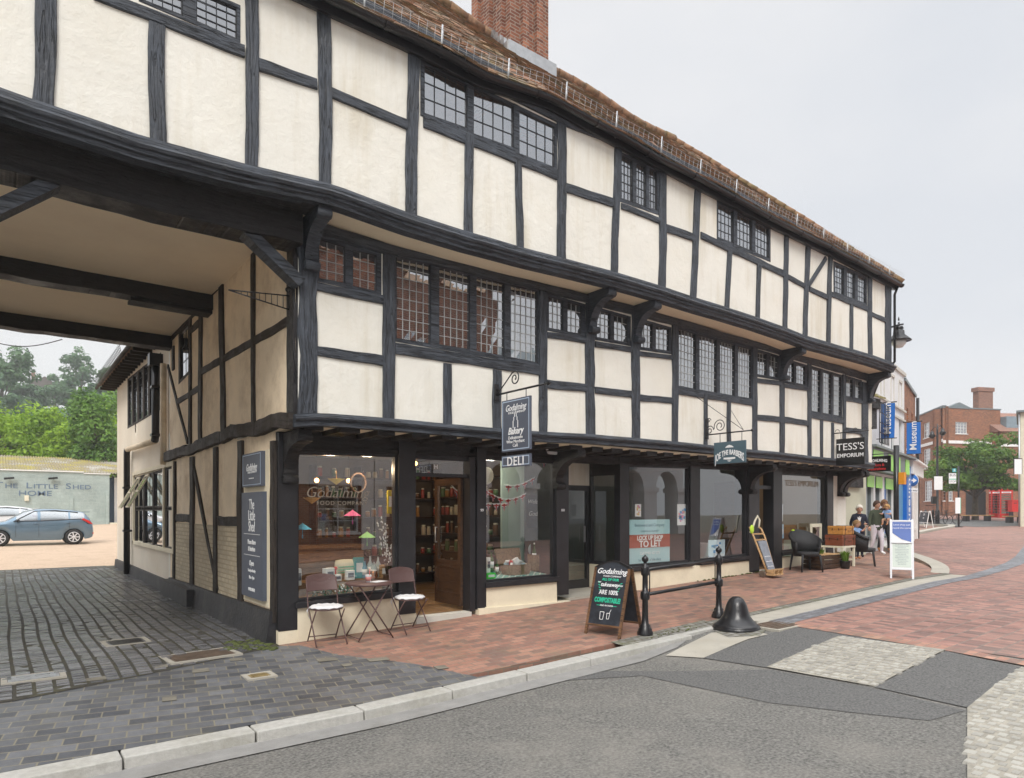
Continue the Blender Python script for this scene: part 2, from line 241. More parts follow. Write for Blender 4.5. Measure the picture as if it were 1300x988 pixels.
# ------------------------------------------------------------------ mesh builder
def rnd(a, b): return random.uniform(a, b)
class MB:
    def __init__(s): s.v = []; s.f = []; s.uv = []; s.mi = []; s.sm = []; s.cur = 0; s.smooth = False
    def V(s, p): s.v.append(Vector(p)); return len(s.v)-1
    def F(s, idx, uv=None):
        s.f.append(tuple(idx)); s.uv.append(uv); s.mi.append(s.cur); s.sm.append(s.smooth)
    def poly(s, pts, uv=None): s.F([s.V(p) for p in pts], uv)
    def hexa(s, a):      # 8 corners: bottom 4 ccw, top 4 ccw
        i = [s.V(p) for p in a]
        for q in ((0, 3, 2, 1), (4, 5, 6, 7), (0, 1, 5, 4), (1, 2, 6, 5), (2, 3, 7, 6), (3, 0, 4, 7)): s.F([i[k] for k in q])
    def box(s, x0, y0, z0, x1, y1, z1):
        x0, x1 = min(x0, x1), max(x0, x1); y0, y1 = min(y0, y1), max(y0, y1); z0, z1 = min(z0, z1), max(z0, z1)
        s.hexa([(x0, y0, z0), (x1, y0, z0), (x1, y1, z0), (x0, y1, z0), (x0, y0, z1), (x1, y0, z1), (x1, y1, z1), (x0, y1, z1)])
    def bx(s, m, sx, sy, sz, o=(0, 0, 0)):     # box centred in local frame
        o = Vector(o); c = [(-1, -1, -1), (1, -1, -1), (1, 1, -1), (-1, 1, -1), (-1, -1, 1), (1, -1, 1), (1, 1, 1), (-1, 1, 1)]
        s.hexa([m @ (o+Vector((a*sx/2, b*sy/2, d*sz/2))) for a, b, d in c])
    def bar(s, p, q, w, h=None, upv=(0, 0, 1)):
        p, q = Vector(p), Vector(q); d = (q-p); L = d.length; d.normalize(); u = Vector(upv)
        if abs(d.dot(u)) > .98: u = Vector((1, 0, 0))
        a = d.cross(u).normalized(); b = a.cross(d); h = h or w
        c = [-a*w/2-b*h/2, a*w/2-b*h/2, a*w/2+b*h/2, -a*w/2+b*h/2]
        s.hexa([p+k for k in c]+[q+k for k in c])
    def tube(s, pts, r, n=8, cap=True, closed=False):
        pts = [Vector(p) for p in pts]; rs = r if isinstance(r, (list, tuple)) else [r]*len(pts)
        rings = []; prev = None
        for i, p in enumerate(pts):
            if closed: t = pts[(i+1) % len(pts)]-pts[i-1]
            else: t = pts[min(i+1, len(pts)-1)]-pts[max(i-1, 0)]
            if t.length < 1e-9: t = Vector((0, 0, 1))
            t.normalize()
            if prev is None:
                u = Vector((0, 0, 1)) if abs(t.z) < .9 else Vector((1, 0, 0))
                a = t.cross(u).normalized()
            else:
                a = (prev-t*prev.dot(t)).normalized()
            prev = a; b = t.cross(a)
            rings.append([s.V(p+(a*math.cos(2*math.pi*k/n)+b*math.sin(2*math.pi*k/n))*rs[i]) for k in range(n)])
        o = s.smooth; s.smooth = True
        R_ = len(rings) if closed else len(rings)-1
        for i in range(R_):
            A, B = rings[i], rings[(i+1) % len(rings)]
            for k in range(n): s.F([A[k], A[(k+1) % n], B[(k+1) % n], B[k]])
        s.smooth = False
        if cap and not closed: s.F(rings[0][::-1]); s.F(rings[-1])
        s.smooth = o
    def lathe(s, prof, c=(0, 0, 0), n=20, axis='z', m=None):
        c = Vector(c); rings = []
        for r, h in prof:
            ring = []
            for k in range(n):
                a = 2*math.pi*k/n
                p = Vector((r*math.cos(a), r*math.sin(a), h)) if axis == 'z' else (Vector((h, r*math.cos(a), r*math.sin(a))) if axis == 'x' else Vector((r*math.cos(a), h, r*math.sin(a))))
                ring.append(s.V((m @ (c+p)) if m else c+p))
            rings.append(ring)
        o = s.smooth; s.smooth = True
        for A, B in zip(rings, rings[1:]):
            for k in range(n): s.F([A[k], A[(k+1) % n], B[(k+1) % n], B[k]])
        s.smooth = False
        if prof[0][0] > 1e-4: s.F(rings[0][::-1])
        if prof[-1][0] > 1e-4: s.F(rings[-1])
        s.smooth = o
    def ball(s, c, r, n=12, sq=(1, 1, 1), m=None):
        k = n//2
        prof = [(max(1e-5, r*math.sin(math.pi*i/k)), -r*math.cos(math.pi*i/k)) for i in range(k+1)]
        c = Vector(c); mm = Matrix.Translation(c) @ Matrix.Diagonal((*sq, 1))
        if m: mm = m @ mm
        s.lathe(prof, (0, 0, 0), n, 'z', mm)
    def prism(s, pts, d):          # extrude planar polygon by vector d
        d = Vector(d); a = [s.V(p) for p in pts]; b = [s.V(Vector(p)+d) for p in pts]; n = len(a)
        s.F(a[::-1]); s.F(b)
        for i in range(n): s.F([a[i], a[(i+1) % n], b[(i+1) % n], b[i]])
    def build(s, name, mats, parent=None, local=False, fix=True):
        me = bpy.data.meshes.new(name); off = Vector((0, 0, 0))
        if parent is not None and not local:
            off = world_loc(parent)
        me.from_pydata([v-off for v in s.v], [], s.f)
        mats = mats if isinstance(mats, (list, tuple)) else [mats]
        for m in mats: me.materials.append(m)
        uvl = me.uv_layers.new(name='UVMap')
        for fi, p in enumerate(me.polygons):
            p.material_index = s.mi[fi]; p.use_smooth = s.sm[fi]
            uv = s.uv[fi]
            if uv:
                for k, li in enumerate(p.loop_indices): uvl.data[li].uv = uv[k]
        if fix:
            bm = bmesh.new(); bm.from_mesh(me); bmesh.ops.recalc_face_normals(bm, faces=bm.faces[:]) if fix == 1 else None
            bm.to_mesh(me); bm.free()
        uvl = me.uv_layers[0]
        for fi, p in enumerate(me.polygons):
            if s.uv[fi]: continue
            n = p.normal
            if abs(n.z) > .8:
                for li in p.loop_indices:
                    c = me.vertices[me.loops[li].vertex_index].co+off; uvl.data[li].uv = (c.x, c.y)
            else:
                t = Vector((-n.y, n.x, 0)).normalized(); b = n.cross(t)
                if abs(b.z) < .2: b = Vector((0, 0, 1))
                if abs(b.z) > .95: b = Vector((0, 0, 1))
                if t.x+t.y*.5 < 0: t = -t
                for li in p.loop_indices:
                    c = me.vertices[me.loops[li].vertex_index].co+off; uvl.data[li].uv = (c.dot(t), c.dot(b))
        o = bpy.data.objects.new(name, me); C.objects.link(o)
        if parent is not None: o.parent = parent; LOC[o] = LOC[parent] if not local else Vector((0, 0, 0))
        else: LOC[o] = Vector((0, 0, 0))
        return o
LOC = {}
def world_loc(o): return LOC.get(o, Vector((0, 0, 0)))
def tag(o, label=None, cat=None, group=None, kind=None):
    if label: o['label'] = label
    if cat: o['category'] = cat
    if group: o['group'] = group
    if kind: o['kind'] = kind
    return o
def thing(name, label, cat, loc=(0, 0, 0), group=None, rz=0):
    o = bpy.data.objects.new(name, None); C.objects.link(o); o.location = loc; o.rotation_euler = (0, 0, rz); o.empty_display_size = .2
    LOC[o] = Vector(loc)
    return tag(o, label, cat, group)
def dup(o, loc, rz=None, label=None, parent=None):
    c = o.copy(); C.objects.link(c)
    if parent is None:
        c.location = loc
        if rz is not None: c.rotation_euler = (0, 0, rz)
        if label: c['label'] = label
    else: c.parent = parent
    for ch in list(o.children): dup(ch, None, None, None, c)
    return c
def text(body, size, origin, ax, ay, mat, parent=None, name='lettering', align='CENTER', shear=0., ext=.002, bold=0., local=False, sx=1., space=1., xform=None):
    cu = bpy.data.curves.new(name, 'FONT'); cu.body = body; cu.size = size; cu.align_x = align; cu.align_y = 'CENTER'
    cu.shear = shear; cu.extrude = ext; cu.offset = bold; cu.resolution_u = 3; cu.space_character = space; cu.space_line = .95
    o = bpy.data.objects.new('tmp', cu); C.objects.link(o); bpy.context.view_layer.update()
    me = bpy.data.meshes.new_from_object(o); bpy.data.objects.remove(o)
    ax = Vector(ax).normalized(); ay = Vector(ay).normalized(); az = ax.cross(ay)
    off = Vector((0, 0, 0)) if (parent is None or local) else world_loc(parent)
    og = Vector(origin)-off
    for v in me.vertices:
        c = v.co.copy()
        if xform: c = xform(c)
        v.co = og+ax*c.x*sx+ay*c.y+az*c.z
    me.materials.clear(); me.materials.append(mat); me.name = name
    ob = bpy.data.objects.new(name, me); C.objects.link(ob)
    if parent is not None: ob.parent = parent
    return ob
def arc(c, r, a0, a1, n, ax, ay):
    c = Vector(c); ax = Vector(ax); ay = Vector(ay)
    return [c+ax*r*math.cos(R(a0+(a1-a0)*i/n))+ay*r*math.sin(R(a0+(a1-a0)*i/n)) for i in range(n+1)]
def spiral(c, r0, r1, a0, a1, n, ax, ay):
    c = Vector(c); ax = Vector(ax); ay = Vector(ay); o = []
    for i in range(n+1):
        t = i/n; a = R(a0+(a1-a0)*t); r = r0+(r1-r0)*t; o.append(c+ax*r*math.cos(a)+ay*r*math.sin(a))
    return o
# plane frames: a facade plane maps (a, z, outward d) to the world
class Pl:
    def __init__(s, kind, off): s.k = kind; s.o = off
    def w(s, a, z, d=0): return Vector((a, s.o-d, z)) if s.k == 'Y' else Vector((s.o-d, a, z))
    def px(s, x, y):
        p = onY(x, y, s.o) if s.k == 'Y' else onX(x, y, s.o)
        return (p.x if s.k == 'Y' else p.y, p.z)
def beam(mb, pl, a0, z0, a1, z1, w0, w1, d=.03, back=.05, seed=None, wob=.06, seg=.14, bow=0.):
    """wavering hewn timber lying on a wall plane"""
    w0 *= .95; w1 *= .95; p = Vector((a0, z0)); q = Vector((a1, z1)); D = q-p; L = D.length
    if L < 1e-4: return
    D.normalize(); nn = Vector((-D.y, D.x)); n = max(2, int(L/seg)+1); s0 = rnd(0, 100)
    rings = []; base = rnd(0, 50)
    for i in range(n+1):
        t = i/n; c = p+D*L*t; w = w0+(w1-w0)*t
        e = 1 if 0 < i < n else .3
        off = (noise.noise(Vector((s0, t*L*1.1, 0)))*wob*w*1.6*e)+bow*math.sin(math.pi*t)
        wl = w/2*(1+noise.noise(Vector((s0+9, t*L*3, 5)))*wob*3); wr = w/2*(1+noise.noise(Vector((s0+19, t*L*3, 7)))*wob*3)
        dd = d*(1+.25*noise.noise(Vector((s0, t*L*2, 9)))); ch = min(.009, w*.1)
        prof = [(-wl, -back), (-wl, dd-ch), (-wl+ch, dd), (wr-ch, dd), (wr, dd-ch), (wr, -back)]
        ring = []
        for u, dpt in prof:
            k = c+nn*(u+off); ring.append(mb.V(pl.w(k.x, k.y, dpt)))
        rings.append(ring)
    vv = [0, d, d+.02, d+.02+w0, d+.04+w0, 2*d+.04+w0]
    for i in range(n):
        A, B = rings[i], rings[i+1]; u0, u1 = base+L*i/n, base+L*(i+1)/n
        for k in range(5): mb.F([A[k], A[k+1], B[k+1], B[k]], [(u0, vv[k]), (u0, vv[k+1]), (u1, vv[k+1]), (u1, vv[k])])
    mb.F(rings[0]); mb.F(rings[-1][::-1])
def sweep(mb, pts, prof, closed=True):
    """pts: list of world points; prof: list of (outward -Y, up) offsets"""
    rings = []; n = len(prof); L = [0]
    for i in range(1, len(pts)): L.append(L[-1]+(Vector(pts[i])-Vector(pts[i-1])).length)
    P = [0]
    for i in range(1, n): P.append(P[-1]+math.dist(prof[i], prof[i-1]))
    for p in pts: rings.append([mb.V((p[0], p[1]-o, p[2]+u)) for o, u in prof])
    for i in range(len(pts)-1):
        A, B = rings[i], rings[i+1]
        for k in range(n if closed else n-1):
            k2 = (k+1) % n
            mb.F([A[k], A[k2], B[k2], B[k]], [(L[i], P[k]), (L[i], P[k]+.05 if k2 == 0 else P[k2]), (L[i+1], P[k]+.05 if k2 == 0 else P[k2]), (L[i+1], P[k])])
    if closed: mb.F(rings[0]); mb.F(rings[-1][::-1])
def wall(mb, pl, a0, a1, zb, zt, holes, thick=.12, step=.35, bulge=.005):
    """plaster sheet with trapezoid openings; holes: (a0,a1,zb0,zb1,zt0,zt1)"""
    bps = sorted(set([a0, a1]+[h[0] for h in holes]+[h[1] for h in holes]))
    bps = [b for b in bps if a0-1e-6 <= b <= a1+1e-6]
    xs = []
    for p, q in zip(bps, bps[1:]):
        n = max(1, int((q-p)/step+.5))
        xs += [p+(q-p)*i/n for i in range(n)]
    xs.append(bps[-1])
    cache = {}
    def P(a, z, f):
        k = (round(a, 4), round(z, 4), f)
        if k not in cache: cache[k] = mb.V(pl.w(a, z, (noise.noise(Vector((a*1.4, z*1.4, pl.o)))*bulge if f in (1, 2) else -thick)))
        return cache[k]
    for x0, x1 in zip(xs, xs[1:]):
        xm = (x0+x1)/2; cuts0 = [zb(x0)]; cuts1 = [zb(x1)]
        hs = sorted([h for h in holes if h[0] <= xm <= h[1]], key=lambda h: h[2])
        for h in hs:
            f = lambda x, i: h[i]+(h[i+1]-h[i])*(x-h[0])/(h[1]-h[0])
            cuts0 += [f(x0, 2), f(x0, 4)]; cuts1 += [f(x1, 2), f(x1, 4)]
        cuts0.append(zt(x0)); cuts1.append(zt(x1))
        for i in range(0, len(cuts0), 2):
            b0, t0, b1, t1 = cuts0[i], cuts0[i+1], cuts1[i], cuts1[i+1]
            if t0-b0 < .003 and t1-b1 < .003: continue
            n = max(1, int((t0-b0)/step))
            for k in range(n):
                q = [(x0, b0+(t0-b0)*k/n), (x1, b1+(t1-b1)*k/n), (x1, b1+(t1-b1)*(k+1)/n), (x0, b0+(t0-b0)*(k+1)/n)]
                mb.smooth = True; mb.F([P(a, z, 1) for a, z in q]); mb.smooth = False
                mb.F([P(a, z, 0) for a, z in q])
                if k == 0: mb.F([P(*q[0], 2), P(*q[1], 2), P(*q[1], 3), P(*q[0], 3)])
                if k == n-1: mb.F([P(*q[3], 2), P(*q[2], 2), P(*q[2], 3), P(*q[3], 3)])
    for h in holes:
        for a, zz0, zz1 in ((h[0], h[2], h[4]), (h[1], h[3], h[5])):
            mb.F([P(a, zz0, 2), P(a, zz1, 2), P(a, zz1, 3), P(a, zz0, 3)])
# ================================================================== THE TIMBER-FRAMED BUILDING
B = thing('timber_framed_building', 'long black and white timber framed building with jettied floors over the shops and arch', 'building', (0, 0, 0))
P2, P1, P0, PX = Pl('Y', -1.2), Pl('Y', -.70), Pl('Y', 0.), Pl('X', 0.)
XE = 14.35      # east end
T = M['timber']
def lineZ(pl, pts):        # pixel polyline -> function z(a) on the plane
    q = sorted(pl.px(x, y) for x, y in pts)
    return lambda a: interp(q, a)
def post(pl, xt, yt, xb, yb, w, name='post', wb=None, mat=None, d=.03, wob=.06, par=None, bow=None):
    a0, z0 = pl.px(xt, yt); a1, z1 = pl.px(xb, yb); wb = wb or w
    W0 = abs(pl.px(xt+w/2, yt)[0]-pl.px(xt-w/2, yt)[0]); W1 = abs(pl.px(xb+wb/2, yb)[0]-pl.px(xb-wb/2, yb)[0])
    mb = MB(); beam(mb, pl, a0, z0, a1, z1, W0, W1, d=d, wob=wob, bow=rnd(-.012, .012) if bow is None else bow)
    return mb.build(name, mat or T, par or B)
def rail(pl, xa, ya, xb, yb, h0, h1=None, name='rail', mat=None, d=.027, wob=.06, par=None, bow=0.):
    a0, z0 = pl.px(xa, ya); a1, z1 = pl.px(xb, yb); h1 = h1 or h0
    W0 = abs(pl.px(xa, ya+h0/2)[1]-pl.px(xa, ya-h0/2)[1]); W1 = abs(pl.px(xb, yb+h1/2)[1]-pl.px(xb, yb-h1/2)[1])
    mb = MB(); beam(mb, pl, a0, z0, a1, z1, W0, W1, d=d, wob=wob, bow=bow)
    return mb.build(name, mat or T, par or B)
def window(pl, lights, cols, rows, lead, ex=(3, 3, 3, 3), lead_t=.0065, frame_d=.006, mat=None, glass=None, outer=None, open_leaf=None, par=None, tilt=.0010):
    """lights: (x0,yt0,yb0,x1,yt1,yb1) in photo pixels, left to right; returns the wall opening"""
    mat = mat or T
    Q = []
    for l in lights:
        x0, t0, b0, x1, t1, b1 = l
        Q.append([pl.px(x0, b0), pl.px(x1, b1), pl.px(x1, t1), pl.px(x0, t0)])
    L0, L1 = lights[0], lights[-1]
    def ext(xa, ya, xb, yb, x): return ya+(yb-ya)*(x-xa)/(xb-xa)
    ex = (ex[0], ex[1], ex[2]+.5, ex[3]+1.)
    xl, xr = L0[0]-ex[0], L1[3]+ex[1]
    tl = ext(L0[0], L0[1], L1[3], L1[4], xl)-ex[2]; tr = ext(L0[0], L0[1], L1[3], L1[4], xr)-ex[2]
    bl = ext(L0[0], L0[2], L1[3], L1[5], xl)+ex[3]; br = ext(L0[0], L0[2], L1[3], L1[5], xr)+ex[3]
    O = [pl.px(xl, bl), pl.px(xr, br), pl.px(xr, tr), pl.px(xl, tl)]
    # straighten openings (a of top and bottom equal)
    al = (O[0][0]+O[3][0])/2; ar = (O[1][0]+O[2][0])/2
    O = [(al, O[0][1]), (ar, O[1][1]), (ar, O[2][1]), (al, O[3][1])]
    if ar < al: O = [O[1], O[0], O[3], O[2]]; Q = [[q[1], q[0], q[3], q[2]] for q in Q][::-1]; al, ar = ar, al
    zB = lambda a: O[0][1]+(O[1][1]-O[0][1])*(a-al)/(ar-al)
    zT = lambda a: O[3][1]+(O[2][1]-O[3][1])*(a-al)/(ar-al)
    fr = MB(); D0, D1 = -.06, frame_d
    def strip(p, q, r_, s_, d0=D0, d1=D1):
        fr.hexa([pl.w(*p, d0), pl.w(*q, d0), pl.w(*q, d1), pl.w(*p, d1), pl.w(*s_, d0), pl.w(*r_, d0), pl.w(*r_, d1), pl.w(*s_, d1)])
    edges = [al]
    for q in Q: edges += [(q[0][0]+q[3][0])/2, (q[1][0]+q[2][0])/2]
    edges.append(ar)
    for i in range(0, len(edges), 2):     # jambs and mullions
        e0, e1 = edges[i], edges[i+1]
        strip((e0, zB(e0)), (e1, zB(e1)), (e1, zT(e1)), (e0, zT(e0)), D0, D1+(0.006 if 0 < i < len(edges)-2 else 0))
    for i in range(1, len(edges)-1, 2):   # head and sill under/over each light
        e0, e1 = edges[i], edges[i+1]; q = Q[i//2]
        strip((e0, zB(e0)), (e1, zB(e1)), (e1, q[1][1]), (e0, q[0][1])); strip((e0, q[3][1]), (e1, q[2][1]), (e1, zT(e1)), (e0, zT(e0)))
    W = fr.build('window', mat, par or B)
    gm = MB(); lm = MB(); cf = MB()
    for li, q in enumerate(Q):
        e0, e1 = edges[1+2*li], edges[2+2*li]
        def pt(u, v):
            a = e0+(e1-e0)*u; zb = q[0][1]+(q[1][1]-q[0][1])*u; zt = q[3][1]+(q[2][1]-q[3][1])*u
            return a, zb+(zt-zb)*v
        c, r = (cols[li] if isinstance(cols, list) else cols), rows
        # casement rim
        k = .010/(e1-e0); kz = .010/max(.1, (q[3][1]-q[0][1]))
        for (u0, v0, u1, v1) in ((0, 0, k, 1), (1-k, 0, 1, 1), (k, 0, 1-k, kz), (k, 1-kz, 1-k, 1)):
            P_ = [pt(u0, v0), pt(u1, v0), pt(u1, v1), pt(u0, v1)]
            cf.hexa([pl.w(*P_[0], -.04), pl.w(*P_[1], -.04), pl.w(*P_[2], -.04), pl.w(*P_[3], -.04), pl.w(*P_[0], -.003), pl.w(*P_[1], -.003), pl.w(*P_[2], -.003), pl.w(*P_[3], -.003)])
        gr = {}
        for i in range(c+1):
            for j in range(r+1):
                gr[i, j] = gm.V(pl.w(*pt(i/c, j/r), -.022+rnd(-tilt, tilt)))
        for i in range(c):
            for j in range(r): gm.F([gr[i, j], gr[i+1, j], gr[i+1, j+1], gr[i, j+1]])
        h = lead_t/2
        for i in range(1, c):
            p, q2 = pt(i/c, 0), pt(i/c, 1)
            lm.hexa([pl.w(p[0]-h, p[1], -.018), pl.w(p[0]+h, p[1], -.018), pl.w(p[0]+h, p[1], -.012), pl.w(p[0]-h, p[1], -.012),
                     pl.w(q2[0]-h, q2[1], -.018), pl.w(q2[0]+h, q2[1], -.018), pl.w(q2[0]+h, q2[1], -.012), pl.w(q2[0]-h, q2[1], -.012)])
        for j in range(1, r):
            p, q2 = pt(0, j/r), pt(1, j/r)
            lm.hexa([pl.w(p[0], p[1]-h, -.0175), pl.w(q2[0], q2[1]-h, -.0175), pl.w(q2[0], q2[1]-h, -.0115), pl.w(p[0], p[1]-h, -.0115),
                     pl.w(p[0], p[1]+h, -.0175), pl.w(q2[0], q2[1]+h, -.0175), pl.w(q2[0], q2[1]+h, -.0115), pl.w(p[0], p[1]+h, -.0115)])
    cf.build('casement', M['joinery'], W); gm.build('pane', glass or M['glass'], W, fix=1)
    if cols != 1 or rows != 1: lm.build('leading', lead, W)
    return (al, ar, O[0][1], O[1][1], O[3][1], O[2][1])

# ---------------------------------------------------------------- second floor (plane P2)
bot2 = [(-400, 3), (0, 118), (40, 132), (71, 142), (188, 181), (212, 187), (308, 213), (400, 234), (421, 239), (516, 274), (591, 297.8), (661, 317.6), (708, 330), (776, 347.6), (836, 365.6), (879, 380), (922, 393), (961, 406), (995, 418), (1020, 428), (1054, 438), (1104, 452), (1131, 462)]
top2 = [(-400, -420), (421, 14), (517, 60), (719, 161), (778, 183), (846, 219), (881, 236), (910, 252), (979, 289), (996, 297), (1023, 312), (1106, 352), (1131, 366)]
gut2 = [(-400, -395), (424, 0), (522, 46), (615, 95), (700, 124), (845, 204), (919, 243), (990, 282), (1054, 313.5), (1141, 360)]
b2 = lambda x: interp(bot2, x); t2 = lambda x: interp(top2, x)
zb2, zt2 = lineZ(P2, bot2), lineZ(P2, top2)
H2 = []
H2.append(window(P2, [(181, -42, 0, 232, -20, 20), (249, -12, 27, 301, 10, 50)], 4, 4, M['lead'], ex=(5, 4, 4, 3)))
H2.append(window(P2, [(538.5, 82, 144, 593, 108, 163), (601, 112, 170, 652, 136, 188), (659, 140, 195, 704, 161, 213)], 4, 3, M['lead'], ex=(5, 3, 4, 4)))
H2.append(window(P2, [(789, 197, 252, 803, 203.5, 257), (807.5, 205.5, 258, 820, 211, 263), (824, 213, 264, 834, 217, 267.5)], [3, 3, 3], 5, M['lead'], ex=(2, 3, 3, 4)))
H2.append(window(P2, [(911.5, 259, 301.5, 931, 268, 309), (935.5, 270, 311, 954.5, 279, 319), (958.5, 281, 320.5, 976, 290, 328)], 4, 4, M['lead'], ex=(1.5, 2, 3, 3)))
H2.append(window(P2, [(1060, 336, 370.5, 1071, 341, 375), (1075, 343, 376.5, 1085, 347.5, 380), (1088.5, 349, 381.5, 1099, 354, 385.5)], 3, 5, M['lead'], ex=(2, 1.5, 3, 3)))
mb = MB(); wall(mb, P2, -8.2, 14.19, zb2, lambda a: zt2(a)+.12, H2); mb.build('upper_wall', M['plaster'], B)
for x, w, xb in ((57, 30, 55), (-140, 26, -142)): post(P2, x, t2(x) if x < 0 else -30, xb, b2(xb), w)
post(P2, 200, 32, 200, b2(200), 23); post(P2, 319, -40, 319, b2(319), 18, wb=17)
post(P2, 411, t2(411)-4, 412, b2(412), 19, wb=16); post(P2, 525, t2(525)-4, 522, b2(522), 15)
for a in ((595, 172, 594, b2(594), 11, 'stud'), (657, 205, 660, b2(660), 9, 'stud'), (712, t2(712)-3, 712, b2(712), 11.5, 'post'), (784.5, t2(784)-3, 779, b2(780), 8.5, 'post'),
          (841, t2(841)-3, 839.5, b2(840), 9, 'post'), (885.5, t2(885)-3, 879, b2(880), 7.5, 'post'), (926, 318, 922, b2(922), 5.5, 'stud'), (963.5, 335, 961, b2(961), 5, 'stud'),
          (998, t2(998)-2, 996, b2(996), 5.5, 'post'), (1025.5, t2(1025)-2, 1021, b2(1021), 5.5, 'post'), (1053.5, t2(1053)-2, 1051, b2(1051), 5, 'post'), (1080.5, 385, 1080, b2(1080), 4, 'stud'), (1103.5, t2(1103)-2, 1104, b2(1104), 5, 'post')):
    post(P2, *a[:5], name=a[5])
post(P2, 1127, t2(1127)-2, 1127, b2(1127), 7.5, name='corner_post')
for a in ((328, 83, 402, 108, 17, 14), (420, 118, 517, 159, 14, 14), (118, -8, 310, 66, 17, 17), (537, 155, 706, 222, 16, 15), (718, 239, 779, 258, 13, 12), (788, 262, 837, 281, 8, 8), (845, 290, 882, 303, 11, 10),
          (889, 299, 997, 349, 9, 9), (998, 351, 1024, 365, 7, 7), (1027, 367, 1052, 379, 7, 7), (1055, 374, 1102, 393, 7, 7), (1106, 399, 1124, 407, 6, 6), (-60, -78, 40, -40, 17, 17)):
    rail(P2, *a)
rail(P2, 1048, 328, 1026, 363, 6, name='brace')
# carved/moulded bressummer
def path_from(pl, pts, n=60, lo=None, hi=None):
    f = lineZ(pl, pts); lo = lo if lo is not None else pl.px(*pts[0])[0]; hi = hi if hi is not None else pl.px(*pts[-1])[0]
    return [(lo+(hi-lo)*i/n, pl.o, f(lo+(hi-lo)*i/n)) for i in range(n+1)]
pth = [(x, y, z+.005*noise.noise(Vector((x*1.5, 0, 3)))) for x, y, z in path_from(P2, bot2, 110, -8.2, 14.21)]
mb = MB(); sweep(mb, pth, [(-.1, .03), (.035, .03), (.05, .0), (.05, -.045), (.10, -.06), (.115, -.085), (.10, -.11), (.075, -.12), (.075, -.15), (.05, -.165), (.04, -.205), (-.1, -.205)])
mb.build('bressummer', T, B)
# eaves: wall plate, soffit, fascia, gutter
tp = path_from(P2, top2, 60, -8.2, 14.21)
mb = MB(); sweep(mb, tp, [(-.1, -.01), (.035, -.01), (.045, .06), (.045, .30), (-.1, .30)]); mb.build('wall_plate', T, B)
PG = Pl('Y', -1.36); gp = path_from(PG, gut2, 100, -8.2, 14.32)
zg = lineZ(PG, gut2)
mb = MB(); sweep(mb, [(x, y+.08, z-.01) for x, y, z in gp], [(-.20, -.05), (-.03, -.1), (0, -.1), (0, .06), (-.20, .10)]); mb.build('fascia_board', M['joinery'], B)
mb = MB()
gy = [(x, y+.015*noise.noise(Vector((x, 0, 1))), z+.01*noise.noise(Vector((x, 5, 1)))) for x, y, z in gp]
sweep(mb, gy, [(.06*math.cos(R(a)), .06*math.sin(R(a))) for a in range(180, 361, 30)]+[(.05*math.cos(R(a)), .05*math.sin(R(a))) for a in range(360, 179, -30)])
for i in range(0, len(gy), 5):
    x, y, z = gy[i]; sweep(mb, [(x-.03, y, z), (x+.03, y, z)], [(.07*math.cos(R(a)), .07*math.sin(R(a))) for a in range(180, 361, 30)]+[(.058*math.cos(R(a)), .058*math.sin(R(a))) for a in range(360, 179, -30)])
mb.build('gutter', M['iron'], B)
# snow guard of galvanised mesh on posts
mb = MB(); gl = []
n = 150
for i in range(n+1):
    x = -2.5+(14.5+2.5)*i/n; gl.append(Vector((x, -1.31+.02*noise.noise(Vector((x, 2, 2))), zg(x)+.05+.02*noise.noise(Vector((x*2, 7, 0))))))
for k in range(5):
    mb.tube([p+Vector((0, -.012*k, .055*k+.02+.012*noise.noise(Vector((p.x*3, k, 0))))) for p in gl[::2]], .0028, 4)
for i, p in enumerate(gl):
    mb.tube([p, p+Vector((0, -.05, .245))], .0024, 4)
sg = mb.build('snow_guard', M['galv'], B)
for i in range(0, n+1, 9):
    mb = MB(); p = gl[i]; mb.tube([p+Vector((0, .02, -.06)), p+Vector((0, -.02, .30+rnd(0, .05)))], .011, 6); mb.build('guard_post', M['galv'], sg)
# ---------------------------------------------------------------- tiled roof
RY, RX0, RXH = 2.7, -8.4, 11.0
def ridge_z(x): return 11.32+.10*math.sin(x*.55)-.06*math.sin(x*1.3+1)+.05*noise.noise(Vector((x*.8, 1, 1)))-.012*max(0, x-3)**1.2
mb = MB(); NC = 58
def front(x, t):   # t 0 at eaves 1 at ridge
    z0 = zg(x)+.035; y0 = -1.39
    return Vector((x, y0+(RY-y0)*t, z0+(ridge_z(min(x, RXH))-z0)*t+.035*noise.noise(Vector((x*.9, t*5, 4)))))
def xe_(t): return 14.32+(RXH-14.32)*t
for c in range(NC):
    ta, tb = c/NC, (c+1)/NC+.004; xe = xe_(ta); nseg = int((xe-RX0)/.165)
    for i in range(nseg):
        xa = RX0+(xe-RX0)*i/nseg+(.08 if c % 2 else 0); xb = min(xe, xa+(xe-RX0)/nseg-.006)
        if xa < -2.9 and c < 50: 
            if i % 4: continue
            xb = min(xe, xa+4*(xe-RX0)/nseg-.006)
        mb.cur = random.choice((0, 0, 0, 1, 1, 1, 2)); l = rnd(.008, .020); dz = Vector((0, -.6, .8))
        p0, p1, p2_, p3 = front(xa, ta)+dz*l, front(xb, ta)+dz*(l+rnd(-.006, .006)), front(xb, tb)+dz*.004, front(xa, tb)+dz*.004
        mb.poly([p0, p1, p2_, p3]); mb.poly([p0-dz*l*1.3, p1-dz*l*1.3, p1, p0])
mb.cur = 0
